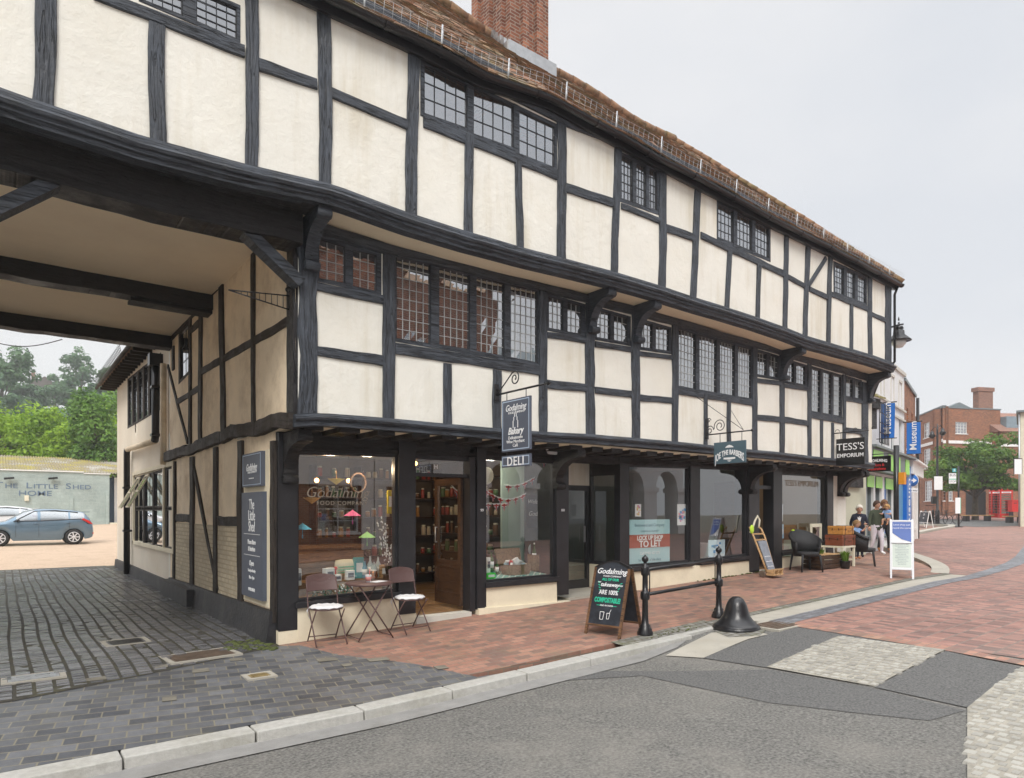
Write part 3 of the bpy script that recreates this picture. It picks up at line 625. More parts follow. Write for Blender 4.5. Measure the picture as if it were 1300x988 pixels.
# east hip, back slope, ridge
def pe(y): return Vector((14.32, y, zg(14.32)+.035))
apex = Vector((RXH, RY, ridge_z(RXH)))
mb.poly([pe(-1.39), pe(6.9), apex]); mb.poly([(RX0, 6.9, 7.2), pe(6.9), apex, (RX0, RY, ridge_z(RX0))])
rf = mb.build('roof', [M['tile'], M['tile2'], M['tile3']], B, fix=0)
mb = MB()
pts = [Vector((-8.2+19.2*x/48, RY, ridge_z(-8.2+19.2*x/48)+.02)) for x in range(49)]
for p, q in zip(pts, pts[1:]): mb.tube([p, q*.96+p*.04], [.115, .105], 8)
hp = [front(xe_(t/24), t/24)+Vector((0, 0, .01)) for t in range(25)]
for p, q in zip(hp, hp[1:]): mb.tube([p, q], [.085, .075], 7)
mb.build('ridge_tiles', M['tile'], rf)
# chimney
mb = MB(); x0, x1, y0, y1 = 5.27, 6.27, 2.15, 3.5
mb.box(x0, y0, 9.6, x1, y1, 14.5)
mb.box(x0-.06, y0-.06, 9.6, x1+.06, y1+.06, 10.75)
for k in range(2):
    xx = x0+.26+k*.36; mb.box(xx, y0-.09, 9.8, xx+.16, y0+.02, 14.5)
for k in range(3):
    yy = y0+.16+k*.42; mb.box(x0-.09, yy, 9.8, x0+.02, yy+.18, 14.5)
ch = mb.build('chimney', M['brick_chim'], rf)
mb = MB()
for k in range(11):
    t = k/11; yy = y0-.1+(y1-y0)*t; tt = (yy+1.39)/(RY+1.39); zz = front(x0, min(tt, 1)).z
    mb.box(x0-.13, yy, zz-.05, x0-.062, yy+.15, zz+.20)
tt = (y0+1.39)/(RY+1.39); zz = front(x0, tt).z; mb.box(x0-.12, y0-.12, zz-.15, x1+.12, y0-.065, zz+.12)
mb.build('flashing', M['galv'], ch)

# ---------------------------------------------------------------- soffit of the upper jetty, first floor (plane P1)
bot1 = [(378, 528), (403, 526.5), (485, 532.5), (596, 543), (684, 550), (743, 552.5), (801, 557.5), (860, 562.5), (955, 572.5), (989, 575.5), (1025, 580), (1069, 584.5), (1112, 589.5)]
b1 = lambda x: interp(bot1, x); zb1 = lineZ(P1, bot1)
SOF = lambda x: zb2(x)-.185
mb = MB(); xs = [.0+14.33*i/50 for i in range(51)]
for p, q in zip(xs, xs[1:]): mb.hexa([(p, -1.16, SOF(p)), (q, -1.16, SOF(q)), (q, -.66, SOF(q)), (p, -.66, SOF(p)), (p, -1.16, SOF(p)+.03), (q, -1.16, SOF(q)+.03), (q, -.66, SOF(q)+.03), (p, -.66, SOF(p)+.03)])
mb.build('jetty_soffit', M['soffit'], B)
H1 = []
wl = M['leadw']
H1.append(window(P1, [(404.5, 303, 354, 438, 313.5, 360), (447.5, 317, 363.5, 478, 324, 370.5)], 3, 4, wl, ex=(3, 6, 3, 3)))
H1.append(window(P1, [(503, 325, 430, 546.5, 335.5, 437), (557, 338.5, 438, 596, 348.5, 444), (604.5, 351, 446, 640, 360.5, 452.5), (648, 362, 454, 682, 369.5, 461)], 5, 8, wl, ex=(2.5, 2.5, 3, 3)))
H1.append(window(P1, [(696.5, 376, 417, 714.5, 381.5, 420), (720, 383, 421.5, 738, 388, 424.5)], 3, 4, wl, ex=(2.5, 5, 2.5, 2.5)))
H1.append(window(P1, [(757.5, 393, 428.5, 774.5, 398, 431.5), (779, 399, 432, 796.5, 404, 435.5)], 3, 4, wl, ex=(2, 4, 2.5, 2.5)))
H1.append(window(P1, [(813.5, 408, 441, 828, 412, 443), (832, 413, 443.5, 849, 418, 446)], 3, 4, wl, ex=(2, 3, 2.5, 2.5)))
H1.append(window(P1, [(861.5, 417, 490, 883, 424, 494.5), (887.5, 425.5, 495, 909.5, 431.5, 499), (913.5, 433, 499.5, 932.5, 438, 503), (936.5, 439, 503.5, 953.5, 443.5, 506.5)], 5, 8, wl, ex=(2, 2, 2.5, 2.5)))
H1.append(window(P1, [(961.5, 446, 475.5, 973, 449.5, 477.5), (976.5, 450.5, 478, 987.5, 454, 480)], 3, 4, wl, ex=(1, 2, 2, 2)))
H1.append(window(P1, [(996.5, 458, 484, 1007.5, 461, 486), (1010.5, 462, 486.5, 1022, 465.5, 489)], 3, 4, wl, ex=(1, 2.5, 2, 2)))
H1.append(window(P1, [(1029.5, 467, 522, 1041, 470.5, 524), (1044, 471.5, 524.5, 1055, 474.5, 526.5), (1057.5, 475.5, 527, 1067.5, 478.5, 528.5)], 4, 8, wl, ex=(1, 1.5, 2, 2)))
H1.append(window(P1, [(1074, 479.5, 503, 1082, 482, 504.5), (1085, 483, 505, 1092, 485, 506.5)], 3, 4, wl, ex=(1, 2, 2, 2)))
mb = MB(); wall(mb, P1, .02, 14.30, zb1, lambda a: SOF(a)+.02, H1); mb.build('middle_wall', M['plaster'], B)
# head beam under soffit
def soffpx(x):      # photo y of soffit line at P1
    a = P1.px(x, 400)[0]; p = Vector((a, -.7, SOF(a))); v = p-CAM; return CV-(v.z/v.dot(FW))*FX
hb = [(378, 14), (404, 17), (485, 17), (501, 14), (596, 14), (684, 10), (743, 13), (849, 11), (861, 8), (955, 8), (1027, 9), (1094, 9)]
seg = [(390, 503), (503, 690), (690, 806), (806, 957), (957, 1100)]
for xa, xb in seg:
    ha, hbv = interp(hb, xa), interp(hb, xb)
    rail(P1, xa, soffpx(xa)+ha/2, xb, soffpx(xb)+hbv/2, ha, hbv, name='head_beam', d=.05)
rail(P1, 403, 293, 486, 315, 18, 14, name='head_beam', d=.045)
post(P1, 390, 258, 390, b1(390), 24, name='corner_post', d=.03, wb=24, wob=.12)
mb = MB(); beam(mb, PX, -.57, 2.75, -.57, 4.85, .24, .24, d=.03, back=.2, wob=.08); mb.build('corner_post', M['timber_dark'], B)
for a in ((493, 312, 493, b1(493), 16, 'post'), (567.5, 462, 567.5, b1(567), 11, 'stud'), (630.5, 470, 630.5, b1(630), 11, 'stud'), (689, 364, 689, b1(689), 10.5, 'post'), (749, 380, 749, b1(749), 12, 'post'),
          (806.5, 398, 806.5, b1(806), 10.5, 'post'), (856, 410, 856, b1(856), 7.5, 'post'), (895, 500, 895, b1(895), 4.5, 'stud'), (925, 508, 925, b1(925), 4.5, 'stud'), (958, 436, 958, b1(958), 6, 'post'),
          (992.3, 450, 992.3, b1(992), 6, 'post'), (1027, 462, 1027, b1(1027), 4.5, 'post'), (1042.5, 534, 1042.5, b1(1042), 3.2, 'stud'), (1056.5, 537, 1056.5, b1(1056), 3, 'stud'), (1071, 476, 1071, b1(1071), 3.6, 'post'), (1097.5, 486, 1097.5, b1(1097), 8, 'corner_post')):
    post(P1, *a[:5], name=a[5])
for a in ((402, 364, 486, 381, 11, 13), (402, 446, 486, 459, 13, 15), (501, 443, 684, 470, 15, 13), (694, 425.5, 744, 433, 8, 8), (694, 488, 744, 493, 12, 11), (755, 437, 801, 444, 8, 7), (755, 495.5, 801, 500.5, 9, 9),
          (811, 449, 853, 454, 6, 6), (811, 505, 853, 509, 9, 8), (860, 496, 956, 512, 9, 8), (960, 483, 990, 487, 6, 6), (960, 530, 990, 532.5, 8, 8), (995, 490, 1026, 494, 5, 5), (995, 533, 1026, 538, 8, 7),
          (1028, 527, 1070, 535, 7, 7), (1072, 507, 1094, 511, 4, 4), (1072, 546, 1094, 549, 8, 7)):
    rail(P1, *a)
# lower jetty beam with roll moulding
pth = [(x, y, z+.005*noise.noise(Vector((x*1.5, 4, 3)))) for x, y, z in path_from(P1, bot1, 70, -.03, 14.34)]
mb = MB(); sweep(mb, pth, [(-.12, .02), (.03, .02), (.06, -.01), (.075, -.035), (.06, -.06), (.03, -.065), (.03, -.13), (-.12, -.13)]); mb.build('jetty_sill', T, B)
# floor joists and pale soffit between
mb = MB(); mb.box(.0, -.62, 2.66, XE, .1, 2.70); mb.build('jetty_soffit', M['soffit'], B)
x = .12
while x < 14.2:
    mb = MB(); mb.box(x, -.64, 2.60+rnd(-.01, .01), x+rnd(.22, .27), .02, 2.668); x += rnd(.42, .50); mb.build('joist', M['timber_dark'], B)
# jetty brackets
def bracket(X, Yw, ztop, depth, drop, th=.15, parent=B, mat=T, scroll=True):
    mb = MB(); P = [(Yw+.02, ztop), (Yw-depth, ztop), (Yw-depth-.02, ztop-.07), (Yw-depth+.01, ztop-.13)]
    for i in range(9):
        a = R(90*i/8); P.append((Yw-depth+.05+(depth-.11)*math.sin(a)*1.0, ztop-.15-(drop-.25)*(1-math.cos(a))))
    P += [(Yw-.09, ztop-drop+.06), (Yw-.05, ztop-drop), (Yw+.02, ztop-drop)]
    mb.prism([(X-th/2, y, z) for y, z in P], (th, 0, 0))
    if scroll: mb.lathe([(.055, -th/2-.012), (.055, th/2+.012)], (X, Yw-.075, ztop-drop+.05), 12, 'x'); mb.lathe([(.05, -th/2-.01), (.05, th/2+.01)], (X, Yw-depth+.03, ztop-.09), 12, 'x')
    return mb.build('bracket', mat, parent)
for px, yy in ((392, 335), (749, 380), (806.5, 398), (992.3, 450)):
    a = P1.px(px, yy)[0]; bracket(a, -.72, SOF(a), .46, .62, .15)
bracket(14.1, -.72, SOF(14.2), .46, .7, .16)
for a, dz in ((.14, 2.60), (P0.px(706, 600)[0], 2.62), (P0.px(951, 600)[0], 2.62), (P0.px(1064, 600)[0], 2.62), (14.28, 2.62)):
    bracket(a, -.02, dz, .58, .62, .16, mat=M['timber_dark'])
# ================================================================== ground floor shopfronts (plane P0)
TD = M['timber_dark']; J = M['joinery']
topg = [(351, 572), (375, 573.5), (503, 577.5), (614, 581), (700, 586), (797, 590.5), (874, 592.7), (947, 595.5), (991, 601), (1047, 604), (1073, 605)]
tg = lambda x: interp(topg, x)
def X0(x): return P0.px(x, 600)[0]
def Z0(x, y): return P0.px(x, y)[1]
mb = MB(); xs = [351, 440, 503, 614, 700, 797, 874, 947, 991, 1073]
for p, q in zip(xs, xs[1:]):
    a, b = X0(p) if p > 351 else .005, X0(q); mb.hexa([(a, -.03, Z0(p, tg(p))), (b, -.03, Z0(q, tg(q))), (b, .12, Z0(q, tg(q))), (a, .12, Z0(p, tg(p))), (a, -.03, 2.655), (b, -.03, 2.655), (b, .12, 2.655), (a, .12, 2.655)])
    mb.hexa([(a, -.05, Z0(p, tg(p))+.02), (b, -.05, Z0(q, tg(q))+.02), (b, -.028, Z0(q, tg(q))+.02), (a, -.028, Z0(p, tg(p))+.02), (a, -.05, Z0(p, tg(p))+.05), (b, -.05, Z0(q, tg(q))+.05), (b, -.028, Z0(q, tg(q))+.05), (a, -.028, Z0(p, tg(p))+.05)])
mb.build('shop_fascia', TD, B)
def gpost(x0, x1, yb, name='shop_post', y0=-.06, y1=.16, mat=J, top=2.6):
    a, b = X0(x0), X0(x1); z = Z0((x0+x1)/2, yb); mb = MB(); mb.box(a, y0, z, b, y1, top); return mb.build(name, mat, B)
gp0 = gpost(351.4, 375.5, 800, 'corner_post', y1=.22)
gpost(504, 525, 779); gpost(595, 602, 776, y0=-.03); gpost(603, 614.5, 773); gpost(704, 719, 755, y1=.95)
gpost(785, 797, 719, y0=-.04, y1=.1); gpost(874.5, 886.5, 712, y0=-.045, y1=.1); gpost(948, 961, 727, y1=.3); gpost(979, 990, 722, y1=.2); gpost(1047.5, 1055, 715, y1=.2)
def glass_sheet(pts, parent, name='glass', tilt=.004, n=(4, 4), mat=None):
    mb = MB(); a, b, c, d = [Vector(p) for p in pts]; nrm = (b-a).cross(d-a).normalized(); G = {}
    for i in range(n[0]+1):
        for j in range(n[1]+1):
            u, v = i/n[0], j/n[1]; G[i, j] = mb.V((a*(1-u)+b*u)*(1-v)+(d*(1-u)+c*u)*v+nrm*rnd(-tilt, tilt)*(.5 if i in (0, n[0]) or j in (0, n[1]) else 1))
    mb.smooth = True
    for i in range(n[0]):
        for j in range(n[1]): mb.F([G[i, j], G[i+1, j], G[i+1, j+1], G[i, j+1]])
    return mb.build(name, mat or M['shopglass'], parent)
def shopwin(x0, x1, yb0, yb1, fw=.035):
    a, b = X0(x0), X0(x1); za, zb = Z0(x0, yb0), Z0(x1, yb1); ta, tb = Z0(x0, tg(x0)), Z0(x1, tg(x1))
    mb = MB()
    def st(p0, p1, q1, q0): mb.hexa([(p0[0], -.005, p0[1]), (p1[0], -.005, p1[1]), (p1[0], .06, p1[1]), (p0[0], .06, p0[1]), (q0[0], -.005, q0[1]), (q1[0], -.005, q1[1]), (q1[0], .06, q1[1]), (q0[0], .06, q0[1])])
    st((a, za), (b, zb), (b, zb+fw), (a, za+fw)); st((a, ta-fw), (b, tb-fw), (b, tb+.002), (a, ta+.002))
    st((a, za+fw), (a+fw, za+fw), (a+fw, ta-fw), (a, ta-fw)); st((b-fw, zb+fw), (b, zb+fw), (b, tb-fw), (b-fw, tb-fw))
    mb.hexa([(a-.03, -.10, za-.075), (b+.03, -.10, zb-.075), (b+.03, .08, zb-.075), (a-.03, .08, za-.075), (a-.03, -.10, za), (b+.03, -.10, zb), (b+.03, .08, zb), (a-.03, .08, za)])
    w = mb.build('shop_window', J, B)
    glass_sheet([(a+fw, .03, za+fw), (b-fw, .03, zb+fw), (b-fw, .03, tb-fw), (a+fw, .03, ta-fw)], w, tilt=.0006)
    return w
W1 = shopwin(375.5, 504, 764, 750.5); W2 = shopwin(614.5, 704, 739.5, 731.5); W3 = shopwin(797, 874.5, 719.5, 713.2); W4 = shopwin(886.5, 948, 712.3, 705.2); W5 = shopwin(990, 1047.5, 701, 694.5)
def plinth(x0, x1, yt0, yt1, y0=-.055, y1=.12, mat=M['render'], name='plinth_wall'):
    a, b = (X0(x0), X0(x1)); mb = MB(); n = 8
    za, zb = Z0(x0, yt0), Z0(x1, yt1)
    for i in range(n):
        p, q = a+(b-a)*i/n, a+(b-a)*(i+1)/n; z0, z1 = za+(zb-za)*i/n, za+(zb-za)*(i+1)/n
        o0, o1 = .012*noise.noise(Vector((p*2, 1, 1))), .012*noise.noise(Vector((q*2, 1, 1)))
        mb.hexa([(p, y0+o0-.015, g(p, 0)-.3), (q, y0+o1-.015, g(q, 0)-.3), (q, y1, g(q, 0)-.3), (p, y1, g(p, 0)-.3), (p, y0+o0, z0), (q, y0+o1, z1), (q, y1, z1), (p, y1, z0)])
    mb.build(name, mat, B)
plinth(351.2, 376, 800.5, 799); plinth(375.6, 504.5, 772, 758); plinth(504, 526, 779, 777.5); plinth(603.5, 719, 772, 762, y0=-.10)
plinth(613, 704, 746.5, 738.6); plinth(797, 957, 726.5, 711); plinth(989, 1056, 708, 701)
# cream pier at the far end and the recess beyond
mb = MB(); a, b = X0(1055), X0(1073); mb.box(a, -.02, .2, b, .2, 2.6); mb.build('rendered_pier', M['plaster'], B)
# -- deli doorway: open door leaf, frame, fanlight, step
a, b = X0(525), X0(595)
zt = Z0(560, 605.5); zf = Z0(560, 584); zth = Z0(560, 780)
d1 = MB(); xl = b-.01; yw = .82
for (y0, y1, z0, z1) in ((.14, .22, zth+.06, zt), (yw-.02, yw+.07, zth+.06, zt), (.22, yw-.02, zth+.06, zth+.25), (.22, yw-.02, zth+.62, zth+.74), (.22, yw-.02, zt-.1, zt)): d1.box(xl-.045, y0, z0, xl, y1, z1)
d1.box(xl-.034, .22, zth+.24, xl-.012, yw-.02, zth+.63)
door = d1.build('open_door', M['oakdark'], B); glass_sheet([(xl-.022, .22, zth+.74), (xl-.022, yw-.02, zth+.74), (xl-.022, yw-.02, zt-.1), (xl-.022, .22, zt-.1)], door, n=(1, 1), tilt=0)
mb = MB(); mb.tube([(xl-.075, yw, zth+1.0), (xl-.075, yw, zth+1.25)], .012, 6); mb.box(xl-.08, yw-.01, zth+1.0, xl-.04, yw+.01, zth+1.02); mb.box(xl-.08, yw-.01, zth+1.23, xl-.04, yw+.01, zth+1.25); mb.build('handle', M['galv'], door)
mb = MB(); mb.box(a, .02, zt, b, .12, zt+.05); mb.box(a, .02, zf, b, .12, zf+.06); mb.box(a-.0, .02, zth, a+.04, .12, zf); fr = mb.build('door_frame', J, B)
glass_sheet([(a, .06, zt+.05), (b, .06, zt+.05), (b, .06, zf), (a, .06, zf)], fr, n=(1, 1), tilt=0, name='fanlight')
mb = MB(); mb.box(a, -.08, -.2, b, .14, zth+.0); mb.build('door_step', M['stone'], B)
text('99', .06, (X0(609), -.063, Z0(609, 648)), (1, 0, 0), (0, 0, 1), M['signwhite'], B, 'house_number')
text('101', .06, (X0(711.5), -.063, Z0(711, 648)), (1, 0, 0), (0, 0, 1), M['signwhite'], B, 'house_number')
text('H', .09, (X0(556), .055, (zt+zf)/2+.02), (1, 0, 0), (0, 0, 1), M['signwhite'], B, 'lettering')
# -- recessed lobby of the vacant shop
rx0, rx1 = X0(719), X0(797)-.06; zs = Z0(797, 719.5)
mb = MB(); mb.box(rx1-.03, .1, -.2, rx1+.09, .92, zs); mb.box(rx1-.0, .9, zs, rx1+.06, 1.0, 2.62); mb.build('plinth_wall', M['render'], B)
mb = MB(); mb.box(rx1-.02, .1, zs, rx1+.05, .9, zs+.06); mb.box(rx1-.02, .1, 2.3, rx1+.05, .9, 2.62); mb.box(rx1-.03, .86, zs, rx1+.05, .94, 2.62); sw = mb.build('side_window', J, B)
glass_sheet([(rx1+.015, .1, zs+.06), (rx1+.015, .86, zs+.06), (rx1+.015, .86, 2.3), (rx1+.015, .1, 2.3)], sw, n=(1, 1), tilt=0)
dz = g(5.5, 0); mb = MB()
for (x0, x1, z0, z1) in ((rx0-.05, rx0+.12, dz, 2.12), (rx1-.10, rx1, dz, 2.12), (rx0+.12, rx1-.1, 2.02, 2.12), (rx0+.12, rx1-.1, dz, dz+.18)): mb.box(x0, .9, z0, x1, .97, z1)
dd = mb.build('shop_door', J, B); glass_sheet([(rx0+.12, .93, dz+.18), (rx1-.1, .93, dz+.18), (rx1-.1, .93, 2.02), (rx0+.12, .93, 2.02)], dd, n=(2, 2), tilt=.001)
mb = MB(); mb.box(rx1-.2, .86, 1.05, rx1-.17, .88, 1.35); mb.build('handle', M['galv'], dd)
mb = MB(); mb.box(rx0-.05, .9, 2.12, rx1+.1, .99, 2.64); mb.build('lobby_wall', M['plaster'], B)
mb = MB(); mb.box(rx0, -.06, -.1, rx1+.02, .95, dz+.02); mb.build('lobby_floor', M['concrete'], B)
# -- far shop door opening: dark open door seen edge on
xa, xb = X0(961), X0(979); mb = MB(); mb.box(xa, .3, .33, xa+.05, 1.1, 2.3); mb.build('open_door', M['oakdark'], B)
mb = MB(); mb.box(xa, -.05, 0, xb, .3, Z0(970, 724)); mb.build('door_step', M['stone'], B)
mb = MB(); mb.box(xa, .0, 2.12, xb, .08, 2.2); mb.build('door_frame', J, B)
# ---------------------------------------------------------------- room shells
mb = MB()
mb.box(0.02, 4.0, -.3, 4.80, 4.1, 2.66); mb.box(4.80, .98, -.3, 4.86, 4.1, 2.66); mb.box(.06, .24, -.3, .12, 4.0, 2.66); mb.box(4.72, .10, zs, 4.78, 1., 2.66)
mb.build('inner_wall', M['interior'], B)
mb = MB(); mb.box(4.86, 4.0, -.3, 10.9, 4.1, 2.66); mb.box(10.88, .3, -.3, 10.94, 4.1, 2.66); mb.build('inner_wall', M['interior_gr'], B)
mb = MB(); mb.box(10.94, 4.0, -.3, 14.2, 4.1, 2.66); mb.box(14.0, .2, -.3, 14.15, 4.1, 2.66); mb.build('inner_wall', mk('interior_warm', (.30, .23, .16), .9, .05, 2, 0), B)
mb = MB(); mb.box(.06, .12, -.05, 4.8, 4, Z0(560, 780)); mb.build('shop_floor', M['floorwood'], B)
mb = MB(); mb.box(10.94, .12, -.05, 14.1, 4, .345); mb.build('shop_floor', M['floorwood'], B)
mb = MB(); mb.box(4.86, .99, -.05, 10.9, 4, .2); mb.build('shop_floor', M['interior_gr'], B)
mb = MB(); mb.box(.0, .1, 2.66, 14.3, 6.5, 2.72); mb.build('ceiling', M['interior_lt'], B)
mb = MB()
mb.box(.02, -.55, 2.72, 14.25, 6.5, 2.78); mb.box(-8.2, -1.08, 5.14, 14.25, 6.5, 5.22); mb.box(.15, 3.2, 2.7, 14.2, 3.3, 7.5)
for x in (3.05, 5.6, 9.2, 11.9): mb.box(x, -.55, 2.75, x+.06, 3.2, 5.14)
for x in (2.9, 6.2, 9.9): mb.box(x, -1.05, 5.2, x+.06, 3.2, 7.4)
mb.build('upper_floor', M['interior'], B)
mb = MB(); mb.box(.0, 6.45, -.3, 14.3, 6.6, 7.4); mb.box(14.2, -.6, 2.7, 14.3, 6.5, 5.1); mb.box(14.06, -1.1, 5., 14.18, 6.5, 7.4); mb.box(14.2, .1, -.3, 14.3, 6.5, 2.75); mb.box(-8.3, 6.45, 5.2, 0, 6.6, 7.4); mb.box(-8.3, -1.1, 5.1, -8.2, 6.6, 7.4)
mb.build('rear_wall', M['plaster'], B)
# curtains inside some first floor windows
for (xa, xb) in ((936, 953), (1056, 1068), (648, 668), (862, 872)):
    a, b = P1.px(xa, 470)[0], P1.px(xb, 470)[0]; n = 14; mb = MB()
    for i in range(n):
        p, q = a+(b-a)*i/n, a+(b-a)*(i+1)/n; ya = -.45+.02*math.sin(i*1.7); yb = -.45+.02*math.sin((i+1)*1.7)
        mb.poly([(p, ya, 3.2), (q, yb, 3.2), (q, yb, 4.9), (p, ya, 4.9)])
    mb.build('curtain', M['cushion'], B)
# ================================================================== the arch: side wall, ceiling, beams
PP = M['plaster_pass']; TO = M['timber_old']
sillc = [(212, 581), (240, 572), (262, 563), (285, 556), (300, 548), (330, 545), (352, 536), (377, 534)]
sl = lambda x: interp(sillc, x)
HS = [window(PX, [(229, 424, 482, 241, 411, 470)], 2, 3, M['lead'], ex=(2, 2, 2, 3), mat=TO)]
mb = MB(); wall(mb, PX, -.68, 6.5, lambda a: 2.62, lambda a: 5.13, HS, thick=.1); mb.build('passage_wall', PP, B)
mb = MB(); wall(mb, PX, .02, 6.5, lambda a: .3, lambda a: 2.64, [], thick=.1, bulge=.01); mb.build('passage_wall', PP, B)
ys = sorted(PX.px(x, 580) for x, _ in sillc)
mb = MB(); q = sorted(PX.px(x, y) for x, y in sillc); q[0] = (-.66, q[0][1])
for (a0, z0), (a1, z1) in zip(q, q[1:]): beam(mb, PX, a0-.02, z0, a1+.02, z1, .19, .19, d=.085, back=.05, wob=.08)
mb.build('sill_beam', TO, B)
for a in ((322.5, 312, 323, 546, 4, 'post'), (281.5, 350, 285, 556, 5.5, 'post'), (256, 380, 255, 566, 4, 'post'), (242.5, 400, 242.5, 572, 3, 'stud'), (221, 440, 221, 470, 2.5, 'stud')): post(PX, *a[:5], name=a[5], mat=TO)
rail(PX, 369, 407, 258, 471, 13, 9, mat=TO); rail(PX, 255, 492, 226, 510, 8, 7, mat=TO); rail(PX, 369, 262, 216, 432, 9, 8, mat=TO, name='wall_plate'); rail(PX, 254, 410, 243, 420, 10, 9, mat=TO)
rail(PX, 214, 465, 239, 562, 6, 6, mat=TO, name='brace')
for a in ((307, 560, 307, 764, 6, 'post'), (275.5, 568, 275.5, 752, 4.5, 'post'), (245.5, 580, 245.5, 742, 4.5, 'post'), (223, 586, 222.5, 735, 2.6, 'stud'), (348.3, 560, 348.3, 790, 4.5, 'corner_post')): post(PX, *a[:5], name=a[5], mat=TO, d=.04)
mb = MB(); a0, z0 = PX.px(246.5, 592); a1, z1 = PX.px(278, 750); beam(mb, PX, a0, z0, a1, z1, .13, .11, d=.032); mb.build('brace', TO, B)
mb = MB(); a0, z0 = PX.px(304, 662); a1, z1 = PX.px(277, 661); beam(mb, PX, a0, z0, a1, z1, .15, .15, d=.025); mb.build('rail', TO, B)
mb = MB(); a0, z0 = PX.px(243, 658); a1, z1 = PX.px(223, 658); beam(mb, PX, a0, z0, a1, z1, .15, .15, d=.025); mb.build('rail', TO, B)
def pxbox(mb, x0, y0, x1, y1, d0, d1):     # box on the passage plane by photo corners
    a0, zt = PX.px(x0, y0); a1, zb_ = PX.px(x1, y1); p = PX.w(a0, zt, d0); q = PX.w(a1, zb_, d1); mb.box(*p, *q)
mb = MB(); aa, bb = PX.px(304.5, 700)[0], PX.px(248, 700)[0]; mb.box(-.014, aa, .3, .0, bb, PX.px(290, 668)[1]); cc, dd_ = PX.px(243.5, 700)[0], PX.px(223.5, 700)[0]; mb.box(-.014, cc, .3, 0, dd_, PX.px(233, 664)[1]); mb.build('brick_infill', M['brick_cream'], B)
mb = MB(); n = 22
ytop = lambda y: .40-.012*y+.02*noise.noise(Vector((y, 2, 2)))
for i in range(n):
    p, q = .02+6.2*i/n, .02+6.2*(i+1)/n; o0, o1 = .03*noise.noise(Vector((p*1.3, 5, 1))), .03*noise.noise(Vector((q*1.3, 5, 1)))
    mb.hexa([(-.14+o0, p, -.2), (-.14+o1, q, -.2), (.05, q, -.2), (.05, p, -.2), (-.07+o0, p, ytop(p)), (-.07+o1, q, ytop(q)), (.05, q, ytop(q)), (.05, p, ytop(p))])
mb.box(-.20, 4.0, -.2, -.06, 6.3, .30); mb.build('tarred_plinth', mk('black_tar', (.022, .022, .026), .55, .5, 5, .6, 18, dirt=(.07, .065, .06), dscale=3, damt=.6), B)
# ceiling and beams
mb = MB(); mb.box(-8.2, -.5, 5.09, -.0, 6.5, 5.13); mb.build('passage_ceiling', M['ceiling'], B)
def bigbeam(x0, x1, yc, zc, w, h, name='ceiling_beam', mat=TD):
    mb = MB(); beam(mb, Pl('Y', yc-w/2), x0, zc, x1, zc, h, h, d=0, back=w, wob=.05, seg=.3); return mb.build(name, mat, B)
bigbeam(-8.2, .02, -.68, 4.86, .36, .40, 'lintel'); bigbeam(-8.2, .0, 3.2, 4.97, .30, .26); bigbeam(-8.2, .0, 6.38, 4.98, .30, .28)
mb = MB(); mb.box(-8.2, -1.16, 5.0, .05, -.86, 5.04); mb.box(-8.2, -.52, 5.02, -.0, -.2, 5.08); mb.build('jetty_board', TD, B)
mb = MB(); mb.box(-1.15, 3.1, 4.80, -.0, 3.4, 4.845); mb.build('corbel_plank', TD, B)
mb = MB(); p = P1.px(284, 270); q = P1.px(379, 362); mb.bar((p[0], -.72, p[1]), (q[0], -.72, q[1]), .12, .20, (0, 1, 0)); mb.build('arch_brace', M['timber'], B)
mb = MB(); p = P1.px(-60, 296); q = P1.px(70, 234); mb.bar((p[0], -.72, p[1]), (q[0], -.72, q[1]), .12, .20, (0, 1, 0)); mb.build('arch_brace', M['timber'], B)
mb = MB(); mb.box(-8.2, -.7, -.2, -7.6, 6.5, 5.1); mb.build('passage_wall', PP, B)  # unseen left wall, set wider than the real arch to let in light
# ---------------------------------------------------------------- rear wing along the yard
RW = thing('rear_wing', 'cream rendered rear wing behind the arch with leaded window strip and overhanging eaves', 'building', (0, 7, 0))
yt = lambda x: 482-.80*(x-161.5)
yb_ = lambda x: 544-.58*(x-162)
li = [(163.3, 167.5), (169.5, 174.3), (176.5, 181.3), (183.5, 188.3), (190.6, 195.4), (197.8, 203)]
HR = [window(PX, [(a, yt(a)+2, yb_(a)-2, b, yt(b)+2, yb_(b)-2) for a, b in li], 2, 7, M['lead'], ex=(1.2, 1.5, 1.5, 1.5), mat=TO, par=RW)]
l2 = [(172.5, 182), (184, 194), (196, 207.5), (212.5, 220.5)]
ft = lambda x: 607-.30*(x-171); fm = lambda x: 645.5; fb = lambda x: 688.5+.13*(x-173)
HR.append(window(PX, [(a, ft(a)+2, fm(a)-2.5, b, ft(b)+2, fm(b)-2.5) for a, b in l2], 2, 2, M['lead'], ex=(1, 1, 2, 2.4), mat=TO, par=RW))
HR.append(window(PX, [(a, fm(a)+2.5, fb(a), b, fm(b)+2.5, fb(b)) for a, b in l2], 1, 2, M['lead'], ex=(1, 1, 2.4, 2), mat=TO, par=RW))
